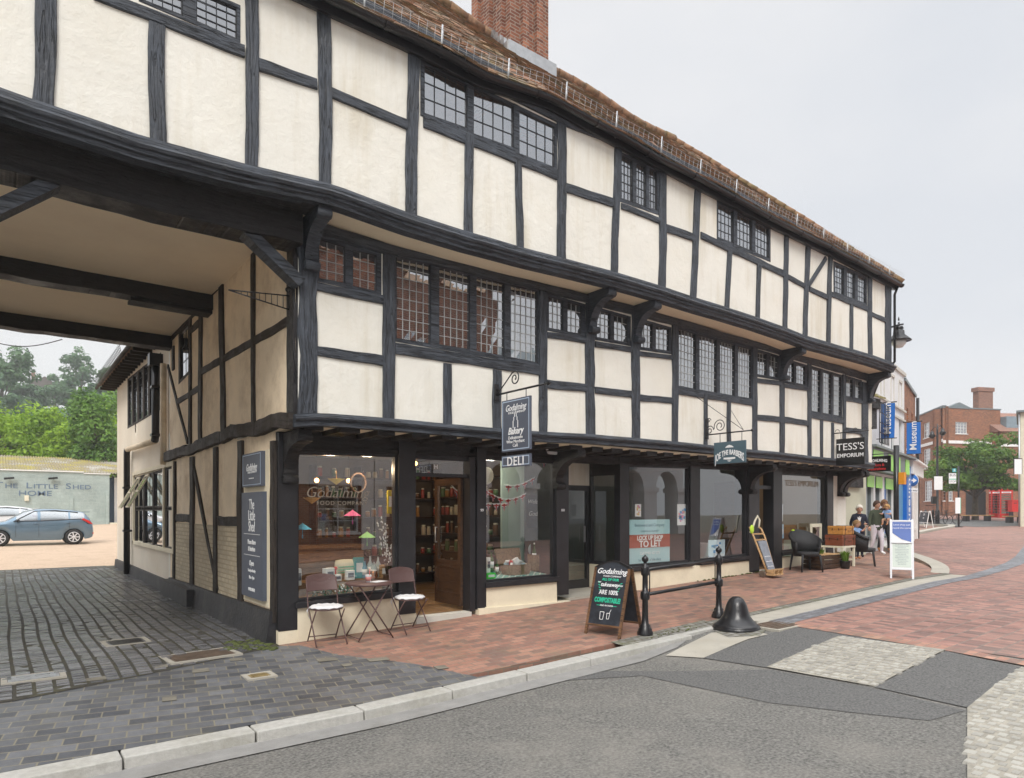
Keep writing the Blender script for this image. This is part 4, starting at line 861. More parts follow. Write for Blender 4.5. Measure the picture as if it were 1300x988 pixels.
# merge the two lower openings into one hole
h1, h2 = HR[1], HR[2]; hm = (h2[0], h2[1], h2[2], h2[3], h1[4], h1[5])
mb = MB(); wall(mb, PX, 6.5, 14.0, lambda a: -.3, lambda a: 5.5, [HR[0], hm], thick=.12); mb.box(.0, 13.95, -.3, 5, 14.05, 5.5)
mb.build('wall', M['plaster_pass'] if False else mk('cream_wing_plaster', (.76, .68, .56), .85, .06, 2, .3, 12, dirt=(.55, .45, .32), dscale=1, damt=.5), RW)
mb = MB()
for (a0, a1, z0, z1) in ((hm[0]-.1, hm[1]+.1, hm[4], hm[4]+.09), (hm[0]-.1, hm[0], hm[2]-.0, hm[4]), (hm[1], hm[1]+.1, hm[3], hm[4]), (hm[0]-.1, hm[1]+.1, hm[2]-.08, hm[2])): mb.box(-.05, a0, z0, .02, a1, z1)
a0, _ = PX.px(209.8, 640); mb.box(-.045, a0-.05, hm[2], .0, a0+.05, hm[4]); mb.build('window_surround', M['render'], RW)
for xx in (178, 189):
    mb = MB(); gm = MB()
    a, z = PX.px(xx, ft(xx)+2); w = .42
    for p, q in (((-.03, a-w/2, z), (-.42, a-w/2, z-.72)), ((-.03, a+w/2, z), (-.42, a+w/2, z-.72)), ((-.03, a-w/2, z), (-.03, a+w/2, z)), ((-.42, a-w/2, z-.72), (-.42, a+w/2, z-.72)), ((-.225, a-w/2, z-.36), (-.225, a+w/2, z-.36))): mb.bar(p, q, .035, .035)
    gm.poly([(-.035, a-w/2, z), (-.035, a+w/2, z), (-.42, a+w/2, z-.72), (-.42, a-w/2, z-.72)])
    oc = mb.build('open_casement', M['render'], RW); gm.build('pane', M['glass'], oc)
mb = MB(); mb.box(.4, 6.7, -.2, .5, 13.9, 5.4); mb.build('inner_wall', M['interior'], RW)
mb = MB(); mb.hexa([(-.10, 6.5, -.2), (-.10, 14, -.2), (0.03, 14, -.2), (.03, 6.5, -.2), (-.06, 6.5, .24), (-.06, 14, .24), (.03, 14, .24), (.03, 6.5, .24)]); mb.build('tarred_plinth', bpy.data.materials['black_tar'], RW)
mb = MB(); mb.hexa([(-.42, 6.7, 5.24), (-.42, 14.5, 5.24), (3, 14.5, 7.8), (3, 6.7, 7.8), (-.42, 6.7, 5.31), (-.42, 14.5, 5.31), (3, 14.5, 7.9), (3, 6.7, 7.9)]); mb.hexa([(6.5, 6.7, 5.18), (6.5, 14.5, 5.18), (3, 14.5, 7.8), (3, 6.7, 7.8), (6.5, 6.7, 5.26), (6.5, 14.5, 5.26), (3, 14.5, 7.9), (3, 6.7, 7.9)]); mb.build('roof', M['tile'], RW)
for k in range(20): mb = MB(); mb.box(-.38, 6.8+k*.4, 5.17, 0, 6.88+k*.4, 5.26); mb.build('rafter_end', TO, RW)
mb = MB(); mb.tube([(-.46, 6.7, 5.26), (-.46, 14.6, 5.23)], .045, 8); mb.build('gutter', M['timber_old'], RW)
mb = MB()
for k in range(26): mb.tube([(-.48, 9.4+k*.2, 5.28), (-.52, 9.4+k*.2+.05, 5.5)], .006, 4)
for k in range(4): mb.tube([(-.48-.01*k, 9.4, 5.3+.055*k), (-.48-.01*k, 14.4, 5.28+.065*k)], .005, 4)
mb.build('snow_guard', M['iron'], RW)
def opx(x, y, X=-.12): return onX(x, y, X)
mb = MB(); A = opx(197.5, 462); Bq = Vector((A.x, A.y, opx(197.5, 552).z)); Cq = opx(161, 572); Dq = Vector((Cq.x, Cq.y, .02))
mb.tube([A, Bq, Bq+Vector((0, .1, -.12))], .075, 10); mb.build('downpipe', M['iron'], RW); mb = MB(); mb.tube([Cq+Vector((0, -.06, .02)), Cq+Vector((0, 0, -.08)), Dq], .075, 10)
mb.build('downpipe', M['iron'], RW); mb = MB(); mb.box(A.x-.13, A.y-.12, A.z-.05, A.x+.12, A.y+.12, A.z+.2); mb.build('hopper', M['iron'], RW)
for z, q_ in ((4.2, A), (3.2, A), (2.2, Cq), (1.1, Cq)): mb = MB(); mb.box(q_.x-.09, q_.y-.11, z, 0, q_.y+.11, z+.05); mb.build('pipe_clip', M['iron'], RW)
mb = MB(); mb.tube([Bq+Vector((0, .1, -.12)), Cq+Vector((0, -.06, .02))], .065, 10); mb.build('waste_pipe', M['plaster_pass'], RW); mb = MB(); q = opx(207.5, 462, -.08); mb.tube([q, Vector((q.x, q.y, opx(207.5, 590, -.08).z))], .06, 8); mb.build('waste_pipe', M['plaster_pass'], RW)
# ================================================================== narrow neighbour beside the far end
NB = thing('narrow_house', 'narrow pale rendered house wedged beside the far end with black beams and mossy tiled bay', 'house', (15.2, .8, .36))
mb = MB(); mb.box(14.32, .85, 0, 17.4, 5, 5.6); mb.build('wall', mk('pale_green_render', (.60, .60, .47), .85, .06, 2, .2, 12), NB)
mb = MB(); mb.box(14.33, .78, 0, 14.48, .9, 3.4); mb.box(15.15, .76, .3, 15.4, .9, 3.4); mb.box(14.35, .74, 2.3, 17, .9, 2.75); mb.build('timbers', TD, NB)
mb = MB(); mb.prism([(14.5, .76, 2.3), (15.1, .76, 2.3), (15.1, .76, 1.5), (15.0, .76, 1.8), (14.85, .76, 1.9), (14.75, .76, 2.1), (14.5, .76, 2.15)], (0, .08, 0)); mb.build('brace', TD, NB)
mb = MB()
for k, (d, z0, z1) in enumerate(((.05, 2.5, 2.9), (-.12, 2.9, 3.3), (-.28, 3.3, 3.75), (-.42, 3.75, 4.25), (-.5, 4.25, 4.5))): mb.box(14.45, d, z0, 15.15+.02*k, .9, z1)
mb.build('corbelled_bay', TD, NB)
mb = MB()
for k in range(6): mb.hexa([(14.4, -.6+.2*k, 4.5+.11*k), (15.3, -.6+.2*k, 4.5+.11*k), (15.3, -.38+.2*k, 4.6+.11*k), (14.4, -.38+.2*k, 4.6+.11*k), (14.4, -.6+.2*k, 4.54+.11*k), (15.3, -.6+.2*k, 4.54+.11*k), (15.3, -.38+.2*k, 4.64+.11*k), (14.4, -.38+.2*k, 4.64+.11*k)])
mb.build('mossy_roof', mk('mossy_tile', (.28, .25, .10), .9, .5, 12, .5, 40), NB)
mb = MB(); mb.tube([(14.47, -.55, 4.4), (14.47, -.2, 4.0), (14.47, -.1, 3.7), (14.47, .6, 3.3), (14.47, .72, .4)], .05, 8); mb.build('downpipe', M['iron'], NB)
mb = MB(); mb.tube([(14.3, -1.32, 7.05), (14.24, -1.25, 6.8), (14.24, -1.25, 5.2), (14.4, -.85, 4.9), (14.5, -.6, 4.4)], .03, 8); mb.build('downpipe', M['iron'], B)
# ================================================================== GROUND (sheets draped on g())
def clip_sheet(poly, off, name, mat, fn=None, step=1.0, skirt=0., mats=None):
    """poly: list of (x,y); cut by a metre grid then lifted onto the ground"""
    bm = bmesh.new(); vs = [bm.verts.new((p[0], p[1], 0)) for p in poly]; f = bm.faces.new(vs)
    if f.normal.z < 0: f.normal_flip()
    bmesh.ops.triangulate(bm, faces=bm.faces[:], ngon_method='EAR_CLIP')
    xs = [p[0] for p in poly]; ys = [p[1] for p in poly]
    kx = set(p for p, _ in GX+[(3.5, 0), (5.5, 0)]); ky = set(p for p, _ in GY)
    for k in kx:
        if min(xs) < k < max(xs): bmesh.ops.bisect_plane(bm, geom=bm.verts[:]+bm.edges[:]+bm.faces[:], plane_co=(k, 0, 0), plane_no=(1, 0, 0))
    for k in ky:
        if min(ys) < k < max(ys): bmesh.ops.bisect_plane(bm, geom=bm.verts[:]+bm.edges[:]+bm.faces[:], plane_co=(0, k, 0), plane_no=(0, 1, 0))
    fn = fn or g
    for v in bm.verts: v.co.z = fn(v.co.x, v.co.y)+off
    uvl = bm.loops.layers.uv.new('UVMap')
    for f in bm.faces:
        if f.normal.z < 0: f.normal_flip()
        for l in f.loops: l[uvl].uv = (l.vert.co.x, l.vert.co.y)
    if skirt:
        be = [e for e in bm.edges if len(e.link_faces) == 1]
        r = bmesh.ops.extrude_edge_only(bm, edges=be)
        for v in [x for x in r['geom'] if isinstance(x, bmesh.types.BMVert)]: v.co.z -= skirt
        for f in bm.faces:
            if abs(f.normal.z) < .5:
                for l in f.loops: l[uvl].uv = (l.vert.co.x, l.vert.co.y+l.vert.co.z)
    me = bpy.data.meshes.new(name); bm.to_mesh(me); bm.free(); me.materials.append(mat)
    o = bpy.data.objects.new(name, me); C.objects.link(o); return tag(o, kind='structure')
def rg(x, y): return g(x, y)-.085*(1 if x < 3.2 else max(0, (5.6-x)/2.4))     # road surface
GX_R = [(3.2, 0), (5.6, 0)]
for k in GX_R: GX.append(k)
GX.sort(); _z = {-200: 0, 0: 0, 12: .36, 20: .36, 42: .60, 74: 1.10, 400: 1.1}
GX[:] = [(k, _z[k] if k in _z else .03*k) for k, _ in GX]
clip_sheet([(-200, -60), (300, -60), (300, 300), (-200, 300)], -.16, 'ground', M['earth'])
clip_sheet([(-60, -14), (12.5, -14), (12.5, -2.5), (-60, -2.5)], -.004, 'road', M['asphalt'], rg)
clip_sheet([(6.15, -14), (6.0, -3.1), (13.5, -3.1), (16, -2.85), (21, -2.05), (27, -.7), (34, .8), (60, 6), (90, 7), (90, -14)], .004, 'brick_road', M['road_red'], rg)
clip_sheet([(12.8, -3.0), (16, -2.75), (21, -1.95), (27, -.6), (34, .9), (60, 6.1), (60, 9.0), (44, 7.6), (30, 4.6), (24, 3.0), (21, 1.6), (18, -.2), (15.5, -1.9), (13.6, -2.5)], .006, 'brick_road', M['road_red'], rg)
ch_in = [(6.0, -2.95), (13.5, -2.9), (16, -2.60), (18.5, -2.25), (21, -1.78), (27, -.45), (34, 1.1), (60, 6.3)]
ch_out = [(6.0, -3.25), (13.5, -3.2), (16, -2.95), (18.5, -2.62), (21, -2.15), (27, -.85), (34, .7), (60, 5.9)]
clip_sheet(ch_in+ch_out[::-1], .010, 'drainage_channel', M['channel'], rg)
clip_sheet([(5.9, -2.55), (13.9, -2.55), (13.9, -2.93), (5.9, -2.97)], .008, 'concrete_strip', M['concrete'], rg)
# far dark road and the far square
def pg(*pts): return [tuple(ongr(x, y)[:2]) for x, y in pts]
clip_sheet(pg((1166, 659.2), (1166, 665.5), (1240, 669.5), (1300, 667.8), (1330, 667), (1330, 663.5), (1240, 661), (1200, 659.3)), .02, 'far_road', M['asphalt2'])
clip_sheet([(38, 9), (90, 9), (90, 40), (30, 40)], .012, 'far_pavement', M['road_red'])
# near pavement
clip_sheet([(3.4, -2.62), (5.4, -2.62), (5.4, -2.30), (3.4, -2.38)], .006, 'sett_border', M['sett_grey'])
clip_sheet([(5.3, -2.56), (14, -2.56), (14, -2.4), (5.3, -2.4)], .012, 'sett_border', M['sett_grey'])
clip_sheet([(-60, -2.62), (14.2, -2.4), (15.5, -1.8), (18, -.1), (21, 1.7), (24, 3.1), (30, 4.7), (44, 7.7), (44, 30), (14.3, 30), (14.3, .1), (-60, .1)], 0, 'pavement', M['pave_red'], skirt=.14)
def Gp(x, y): return tuple(ongr(x, y)[:2])
A1, A2, A3 = Gp(383, 820), Gp(430, 832), Gp(525, 843); A4 = Gp(606, 860)
clip_sheet([(-60, -.95), (-2.6, -.9), (-1.3, -.55), (.0, -.12), A1, A2, A3, A4, (1.5, -2.6), (-60, -2.6)], .004, 'grey_paving', M['pave_blue'])
clip_sheet([(-5.5, -.98), (-2.6, -.92), (-1.3, -.57), (-.0, -.14), (.0, 15), (-5.5, 15)], .008, 'passage_bed', M['gapmud'])
clip_sheet([(-60, 14.6), (40, 14.6), (40, 60), (-60, 60)], .010, 'gravel_yard', M['gravel'])
clip_sheet([(-8, 12.5), (-1.2, 12.2), (-.2, 14.7), (-8, 14.7)], .012, 'passage_bed', M['gapmud'])
def setts(inside, x0, x1, y0, y1, rw, ln, gap, cg, ang, org, mat, fn, hgt=.012, wav=.05, name='sett_paving', jit=.006):
    V, F, RN = [], [], []; ca, sa = math.cos(ang), math.sin(ang); r = x0
    while r < x1:
        w = rw*rnd(.88, 1.12); t = y0+rnd(0, ln)
        while t < y1:
            l = ln*rnd(.75, 1.3); cx, cy = r+w/2, t+l/2; ox = wav*noise.noise(Vector((cx*.3, cy*.55, 3)))*2
            X, Y = org[0]+(cx+ox)*ca-cy*sa, org[1]+(cx+ox)*sa+cy*ca
            if inside(X, Y):
                z = fn(X, Y)+hgt+rnd(-jit, jit); i = len(V); tx, ty = rnd(-.03, .03), rnd(-.03, .03)
                for (f_, dz) in ((1., -.03), (.80, 0)):
                    for (a, b) in ((-1, -1), (1, -1), (1, 1), (-1, 1)):
                        u, v = a*(w-gap)/2*(f_ if f_ == 1 else 1-.012/(w/2)), b*(l-cg)/2*(f_ if f_ == 1 else 1-.012/(l/2)); V.append((X+u*ca-v*sa, Y+u*sa+v*ca, z+dz+(tx*u+ty*v if dz == 0 else 0)))
                for q in ((4, 5, 6, 7), (0, 1, 5, 4), (1, 2, 6, 5), (2, 3, 7, 6), (3, 0, 4, 7)): F.append(tuple(i+k for k in q))
                RN += [random.random()]*5
            t += l
        r += w
    me = bpy.data.meshes.new(name); me.from_pydata(V, [], F); me.materials.append(mat); at_ = me.attributes.new('rnd', 'FLOAT', 'FACE'); at_.data.foreach_set('value', RN)
    o = bpy.data.objects.new(name, me); C.objects.link(o); return tag(o, kind='structure')
def inpoly(P):
    def f(x, y):
        c = False; n = len(P); j = n-1
        for i in range(n):
            if (P[i][1] > y) != (P[j][1] > y) and x < (P[j][0]-P[i][0])*(y-P[i][1])/(P[j][1]-P[i][1])+P[i][0]: c = not c
            j = i
        return c
    return f
PASS = [(-5.6, -.95), (-2.6, -.88), (-1.3, -.52), (-.12, -.10), (-.16, 14.7), (-5.6, 14.7)]
setts(inpoly(PASS), -5.6, .0, -1.2, 14.7, .15, .095, .013, .008, .0, (0, 0), M['sett_wet'], g, wav=.018, jit=.004)
# random pale replacement pavers
mb = MB()
for (x, y) in ((205, 846), (255, 852), (300, 838), (415, 838), (440, 845), (215, 888), (560, 848), (120, 862), (480, 838)):
    p = ongr(x, y); w, h = rnd(.1, .26), rnd(.1, .2); mb.bx(Matrix.Translation((p.x, p.y, p.z+.0075)) @ Matrix.Rotation(-.18, 4, 'Z'), w, h, .004)
o = mb.build('worn_paving_patches', mk('worn_paver', (.19, .175, .14), .8, .2, 6, .3, 40)); tag(o, kind='structure')
# kerb stones
mb = MB(); kx = [-30, -20, -12, -6, -3]+[-2+.93*i for i in range(9)]
for a, b in zip(kx, kx[1:]):
    if b > 5.6: break
    gap = .006; z0, z1 = g(a, -2.7)+.006, g(b, -2.7)+.006
    w = .0+.01*rnd(-1, 1)
    y0, y1 = -2.80, -2.60
    if a > 3.4: y0 = -2.80+.09*(a-3.4)
    mb.hexa([(a+gap, y0-.02+w, z0-.25), (b-gap, y0-.02+w, z1-.25), (b-gap, y1, z1-.25), (a+gap, y1, z0-.25), (a+gap, y0+w, z0), (b-gap, y0+w, z1), (b-gap, y1, z1), (a+gap, y1, z0)])
    c = mb.v[-4:]
o = mb.build('kerb', M['kerb']); tag(o, kind='structure')
bv = o.modifiers.new('bevel', 'BEVEL'); bv.width = .012; bv.segments = 3
# curved kerb of the far pavement
kl = [(14.0, -2.45), (15.5, -1.85), (18, -.15), (21, 1.65), (24, 3.05), (30, 4.65), (38, 6.4), (43, 7.3), (45.5, 8.6), (44, 10.5), (38, 11.2), (30, 11.5)]
def cat(P, n=6):
    o = []
    for i in range(len(P)-1):
        p0, p1, p2, p3 = [Vector((*P[max(0, min(len(P)-1, k))], 0)) for k in (i-1, i, i+1, i+2)]
        for j in range(n):
            t = j/n; o.append(.5*((2*p1)+(p2-p0)*t+(2*p0-5*p1+4*p2-p3)*t*t+(3*p1-p0-3*p2+p3)*t**3))
    o.append(Vector((*P[-1], 0))); return o
mb = MB(); cl = cat(kl)
for a, b in zip(cl, cl[1:]):
    d = (b-a).normalized(); nn = Vector((d.y, -d.x, 0)); up = lambda p: .09*min(1, max(0, (p.x-14)/2.5))
    za, zb = g(a.x, a.y), g(b.x, b.y)
    ai, bi = a-nn*.32, b-nn*.32; ao, bo = a+nn*.03, b+nn*.03
    mb.hexa([(ao.x, ao.y, za-.2), (bo.x, bo.y, zb-.2), (bi.x, bi.y, zb-.2), (ai.x, ai.y, za-.2), (ao.x, ao.y, za+.012+up(a)), (bo.x, bo.y, zb+.012+up(b)), (bi.x, bi.y, zb+.012+up(b)), (ai.x, ai.y, za+.012+up(a))])
o = mb.build('curved_kerb', M['concrete']); tag(o, kind='structure')
# patches in the carriageway
def rp(*pts):
    o = []
    for x, y in pts:
        d = ray(x, y); t = 6
        for _ in range(30): q = CAM+d*t; t = t*.5+.5*((rg(q.x, q.y)-CZ)/d.z)
        q = CAM+d*t; o.append((q.x, q.y))
    return o
PA = rp((973, 848), (1065, 808.5), (1201, 826), (1110, 872.5)); PB_ = rp((1228, 900), (1262, 872), (1297, 848), (1420, 868), (1420, 990), (1228, 990))
an = math.atan2(PA[1][1]-PA[0][1], PA[1][0]-PA[0][0])
for Q in (PA, PB_):
    clip_sheet(Q, .012, 'cobble_bed', M['gapsand'], rg); setts(inpoly(Q), -6, 6, -6, 6, .105, .085, .009, .008, an, (sum(p[0] for p in Q)/len(Q), sum(p[1] for p in Q)/len(Q)), M['sett_pale'], rg, hgt=.016, wav=.02, name='cobble_panel', jit=.0015)
clip_sheet(rp((845, 833), (866, 822), (903, 804), (950, 800), (975, 806), (950, 812), (925, 822), (893, 836)), .007, 'concrete_patch', M['concrete'], rg)
clip_sheet([(-60, -3.05), (3.3, -3.05), (4.0, -2.95), (4.4, -2.80), (-60, -2.80)], .006, 'gutter_strip', mk('grey_gutter', (.25, .245, .235), .85, .12, 6, .3, 50, dirt=(.13, .12, .10), dscale=2, damt=.5), rg)
clip_sheet(rp((893, 836), (925, 822), (975, 806), (1010, 795), (1204, 824), (1201, 826), (1065, 808.5), (973, 848)), .005, 'asphalt_patch', M['asphalt2'], rg)
clip_sheet(rp((1110, 873), (1201, 827), (1296, 848), (1228, 899)), .0055, 'asphalt_patch', M['asphalt2'], rg)
clip_sheet(rp((1008, 796), (1010, 791), (1195, 820), (1310, 842), (1310, 848), (1195, 826)), .011, 'brick_edge', M['pave_red'], rg)
clip_sheet(rp((905, 802), (935, 797), (975, 798), (965, 808), (925, 810)), .010, 'sett_edge', M['sett_grey'], rg)
for k, P_ in enumerate((((690, 866), (760, 852), (975, 850), (1110, 874), (1225, 902), (1180, 915), (975, 892), (815, 858)),)):
    clip_sheet(rp(*P_), .0012, 'asphalt_patch', M['asphalt2'], rg)
# iron covers set in the ground
def cover(px, w, h, label, mat, bars, rz=0):
    p = ongr(*px); o = thing('manhole_cover', label, 'manhole cover', (p.x, p.y, p.z), rz=rz)
    mb = MB(); 
    for (x0, x1, y0, y1) in ((-w/2-.05, -w/2, -h/2-.05, h/2+.05), (w/2, w/2+.05, -h/2-.05, h/2+.05), (-w/2, w/2, -h/2-.05, -h/2), (-w/2, w/2, h/2, h/2+.05)): mb.box(x0, y0, -.02, x1, y1, .016)
    mb.build('frame', M['concrete'], o, local=True)
    mb = MB(); mb.box(-w/2+.004, -h/2+.004, -.02, w/2-.004, h/2-.004, .012)
    for i in range(bars):
        y = -h/2+h*(i+.5)/bars; mb.box(-w/2+.03, y-h/bars*.25, .011, w/2-.03, y+h/bars*.25, .019)
    mb.build('lid', mat, o, local=True); return o
cover((43, 861), .42, .26, 'small pale steel inspection cover in the cobbles at the left edge of the yard entrance', M['galv'], 3)
cover((255, 833), .66, .40, 'large rusty ribbed drain cover at the mouth of the cobbled passage', M['rust'], 9, .1)
cover((160, 816), .40, .34, 'dark iron drain grate set among the wet cobbles', M['iron'], 7, .05)
cover((329, 859), .20, .16, 'little studded brass coloured cover in the grey paving', mk('brass', (.24, .18, .08), .5, .3, 9, .2, 40), 4)
cover((985, 794.5), .62, .42, 'rusty square cover in the road beside the bell shaped bollard', M['rust'], 6)
# mud and moss in the corner by the arch
mb = MB()
for k in range(160):
    x, y = ongr(rnd(285, 350), rnd(806, 826))[:2]
    if x > .02 or y > .5 or x < -.9: continue
    s = rnd(.015, .05); mb.ball((x, y, g(x, y)+.01), s, 6, (1, 1, .35))
for k in range(60):
    x = rnd(8.2, 10.9); s = rnd(.01, .03)*(2 if x > 10.4 else 1); mb.ball((x, -.09-rnd(0, .06), g(x, 0)+.01), s, 6, (1, 1, .5))
for k in range(40):
    x = rnd(3.8, 5.0); mb.ball((x, -2.5+rnd(-.1, .15), g(x, -2.5)+.01), rnd(.008, .02), 6, (1, 1, .4))
o = mb.build('moss_and_grit', M['moss']); tag(o, 'dark moss and grit gathered at the foot of the walls and kerb', 'moss', kind='stuff')
# ================================================================== street furniture and things on the pavement
def gz(x, y): return g(x, y)
# bell shaped bollard
p = ongr(935, 797); o = thing('bell_bollard', 'squat bell shaped black cast iron bollard at the corner of the pavement', 'bollard', p)
mb = MB(); mb.lathe([(.31, -.03), (.31, .03), (.295, .05), (.28, .055), (.262, .07), (.22, .11), (.18, .17), (.155, .25), (.135, .32), (.12, .352), (.115, .36), (.09, .40), (.045, .428), (.001, .433)], n=40); mb.build('bell', M['iron'], o, local=True)
mb = MB(); mb.lathe([(.32, -.04), (.32, .018), (.295, .03)], n=40); mb.build('rim', M['iron'], o, local=True)
# guard rail
pa, pb = ongr(819, 806), ongr(912.5, 784)
o = thing('guard_rail', 'black cast iron guard rail of two ball topped posts and two bars at the kerb', 'railing', pa)
def castpost(mb, h=1.0):
    mb.lathe([(.105, -.05), (.105, .04), (.09, .06), (.092, .08), (.07, .10), (.07, .13), (.048, .15), (.041, .25), (.039, .46), (.058, .47), (.062, .50), (.062, .55), (.055, .57), (.038, .58), (.036, h-.18), (.05, h-.17), (.056, h-.14), (.056, h-.07), (.045, h-.05), (.022, h-.03), (.022, h)], n=16)
for q in (pa, pb):
    mb = MB(); castpost(mb, .96); pp = mb.build('post', M['iron'], o, local=True); pp.location = q-pa
    mb = MB(); mb.ball((0, 0, 1.0), .046, 14); mb.ball((0, 0, 1.05), .012, 8); f = mb.build('finial', M['iron'], pp, local=True)
for z0 in (.86, .53):
    mb = MB(); mb.tube([Vector((0, 0, z0)), (pb-pa)+Vector((0, 0, z0))], .024, 10); mb.build('bar', M['iron'], o, local=True)
for q in (Vector((.09, 0, 0)), (pb-pa)+Vector((-.09, 0, 0))):
    mb = MB(); mb.tube([q+Vector((0, 0, .53)), q+Vector((0, 0, .88))], .009, 6); mb.build('strap', M['iron'], o, local=True)
# generic folding board
def aboard(P, Q, Bk, h, name, label, frame, face, arch=False, fw=.035, legs=.12, texts=None, group=None, two=None):
    P, Q, Bk = Vector(P), Vector(Q), Vector(Bk); ax = (Q-P); W = ax.length; ax.z = 0; ax.normalize(); nb = Vector((-ax.y, ax.x, 0))
    if nb.dot(Bk-Q) < 0: nb = -nb
    dep = max(.3, nb.dot(Bk-Q)); base = (P+Q)/2; o = thing(name, label, 'sign board', base, group)
    def leg(side):
        B0 = base+nb*(0 if side == 0 else dep); Tt = base+nb*(dep/2+(-.02 if side == 0 else .02)); up = (Tt-B0)+Vector((0, 0, h)); upn = up.normalized(); nn = ax.cross(upn); L_ = up.length
        if (nn.dot(-nb if side == 0 else nb)) < 0: nn = -nn
        return B0, upn, nn, L_
    for side in (0, 1):
        B0, u, nn, L_ = leg(side); 
        def pt(a, t, d=0): return B0+ax*a+u*t+nn*d
        mb = MB()
        for s_ in (-1, 1): mb.bar(pt(s_*(W/2-fw/2), 0), pt(s_*(W/2-fw/2), L_*(.97 if arch else 1)), fw, .03, nn)
        for t in (legs, L_-fw) if not arch else (legs,): mb.bar(pt(-W/2+fw, t), pt(W/2-fw, t), .026, fw, nn)
        fr = mb.build('frame' if side == 0 else 'rear_frame', frame, o)
        mb = MB(); pts = [pt(-W/2+fw, legs), pt(W/2-fw, legs), pt(W/2-fw, L_-fw)]
        if arch:
            for k in range(1, 10): a = k/10; pts.append(pt((W/2-fw)*(1-2*a), L_-fw+.085*math.sin(math.pi*a)))
        pts.append(pt(-W/2+fw, L_-fw)); mb.prism([q-nn*.008 for q in pts], nn*.016); mb.build('panel' if side == 0 else 'rear_panel', face, o)
        if arch:
            mb = MB(); ar = [pt((W/2)*(1-2*k/12), L_-fw+.10*math.sin(math.pi*k/12), 0) for k in range(13)]
            for q, r_ in zip(ar, ar[1:]): mb.bar(q, r_, .03, .016, nn)
            mb.build('top_rail', M['signblack'], fr)
        if side == 0 and texts:
            rgt = ax if ax.cross(u).dot(nn) > 0 else -ax
            for (body, sz, tx, ty, mat, kw) in texts: text(body, sz, pt(0, 0, .0095)+rgt*tx+u*ty, rgt, u, mat, o, **kw)
            if two: two(pt, o, W, L_, rgt, u, nn)
    return o
SW, TL = M['signwhite'], M['teal']
def cups(pt, o, W, L_, rgt, u, nn):
    mb = MB()
    for (x, w0, w1, hh) in ((-.05, .022, .03, .10), (.045, .016, .022, .075)):
        c = pt(0, 0, .0095)+rgt*x+u*.27
        for a, b in ((-w0, -w1), (w0, w1)): mb.bar(c+rgt*a-u*hh/2, c+rgt*b+u*hh/2, .006, .002, nn)
        mb.bar(c-rgt*w0-u*hh/2, c+rgt*w0-u*hh/2, .006, .002, nn); mb.bar(c-rgt*w1+u*hh/2, c+rgt*w1+u*hh/2, .008, .002, nn)
    c = pt(0, 0, .0095)+rgt*.06+u*.31; mb.bar(c, c+rgt*.02+u*.05, .005, .002, nn); mb.build('chalk_drawing', SW, o)
    mb = MB()
    for s_ in (-1, 1):
        for k in range(4):
            c = pt(0, 0, .0095)+rgt*s_*(.12+.012*k)+u*(.60+.035*k); mb.bar(c, c+rgt*s_*.03+u*.012, .012, .002, nn)
        c = pt(0, 0, .0095)+rgt*s_*.11+u*.405; mb.bar(c-rgt*.04, c+rgt*.04, .008, .002, nn)
    mb.build('chalk_leaves', TL, o)
aboard(ongr(742, 804), ongr(787.5, 812.5), ongr(829, 804), .90, 'chalk_board', 'arched chalkboard with wooden frame and white and green lettering beside the guard rail', M['oak'], M['chalk'], arch=True, legs=.14,
       texts=[('Godalming', .105, 0, .865, SW, dict(shear=.35, bold=.001)), ('FOOD COMPANY', .034, .02, .80, SW, {}), ('ALL OF OUR', .045, 0, .755, TL, dict(bold=.002)), ('takeaway', .075, 0, .685, SW, dict(shear=.3, bold=.001)), ('our', .035, -.16, .72, SW, {}), ('cups', .035, .17, .685, SW, {}), ('ARE 100%', .085, .0, .58, SW, dict(sx=.8, bold=.001)), ('COMPOSTABLE!', .088, 0, .475, TL, dict(sx=.62, bold=.004)), ('AND IN PAPER', .03, 0, .405, SW, {})], two=cups)
def wboard(pt, o, W, L_, rgt, u, nn):
    mb = MB(); w = W/2-.045
    mb.prism([pt(0, 0, .012)+rgt*a+u*b for a, b in ((-w, L_*.86-.12), (-w, L_-.06), (w, L_-.06), (w, L_*.60+.02), (0, L_*.66))], nn*.003); mb.build('blue_poster', mk('poster_blue', (.10, .17, .45), .5, .06, 3, 0), o)
    mb = MB(); mb.bar(pt(0, 0, .02)-rgt*(W/2-.02)+u*L_*.60, pt(0, 0, .02)+rgt*(W/2-.02)+u*L_*.60, .012, .03, nn); mb.build('cross_bar', M['silver'], o)
    mb = MB(); mb.prism([pt(0, 0, .011)+rgt*a+u*b for a, b in ((-w, .24), (-w, L_*.58), (w, L_*.58), (w, .24))], nn*.003); mb.build('pale_poster', mk('poster_pale', (.62, .70, .64), .5, .04, 3, 0), o)
    gm_ = mk('poster_grey_text', (.30, .36, .40), .6, .1, 3, 0)
    for k in range(13):
        t = .30+k*.035; text(random.choice(['Opening hours and prices', 'All welcome to our shop', 'Please come in and look', 'Open every day']), .026, pt(0, 0, .0155)+u*t, rgt, u, gm_, o, sx=.9)
    text('Local shop just', .05, pt(0, 0, .016)+u*(L_-.12), rgt, u, SW, o); text('around the corner', .05, pt(0, 0, .016)+u*(L_-.19), rgt, u, SW, o)
aboard(ongr(1130, 734), ongr(1160.5, 736.3), ongr(1170, 733), 1.22, 'pavement_sign', 'white metal folding sign with a blue and a pale poster out on the brick pavement', M['silver'], M['signwhite'], fw=.035, legs=.20, texts=[(' ', .02, 0, .3, SW, {})], two=wboard)
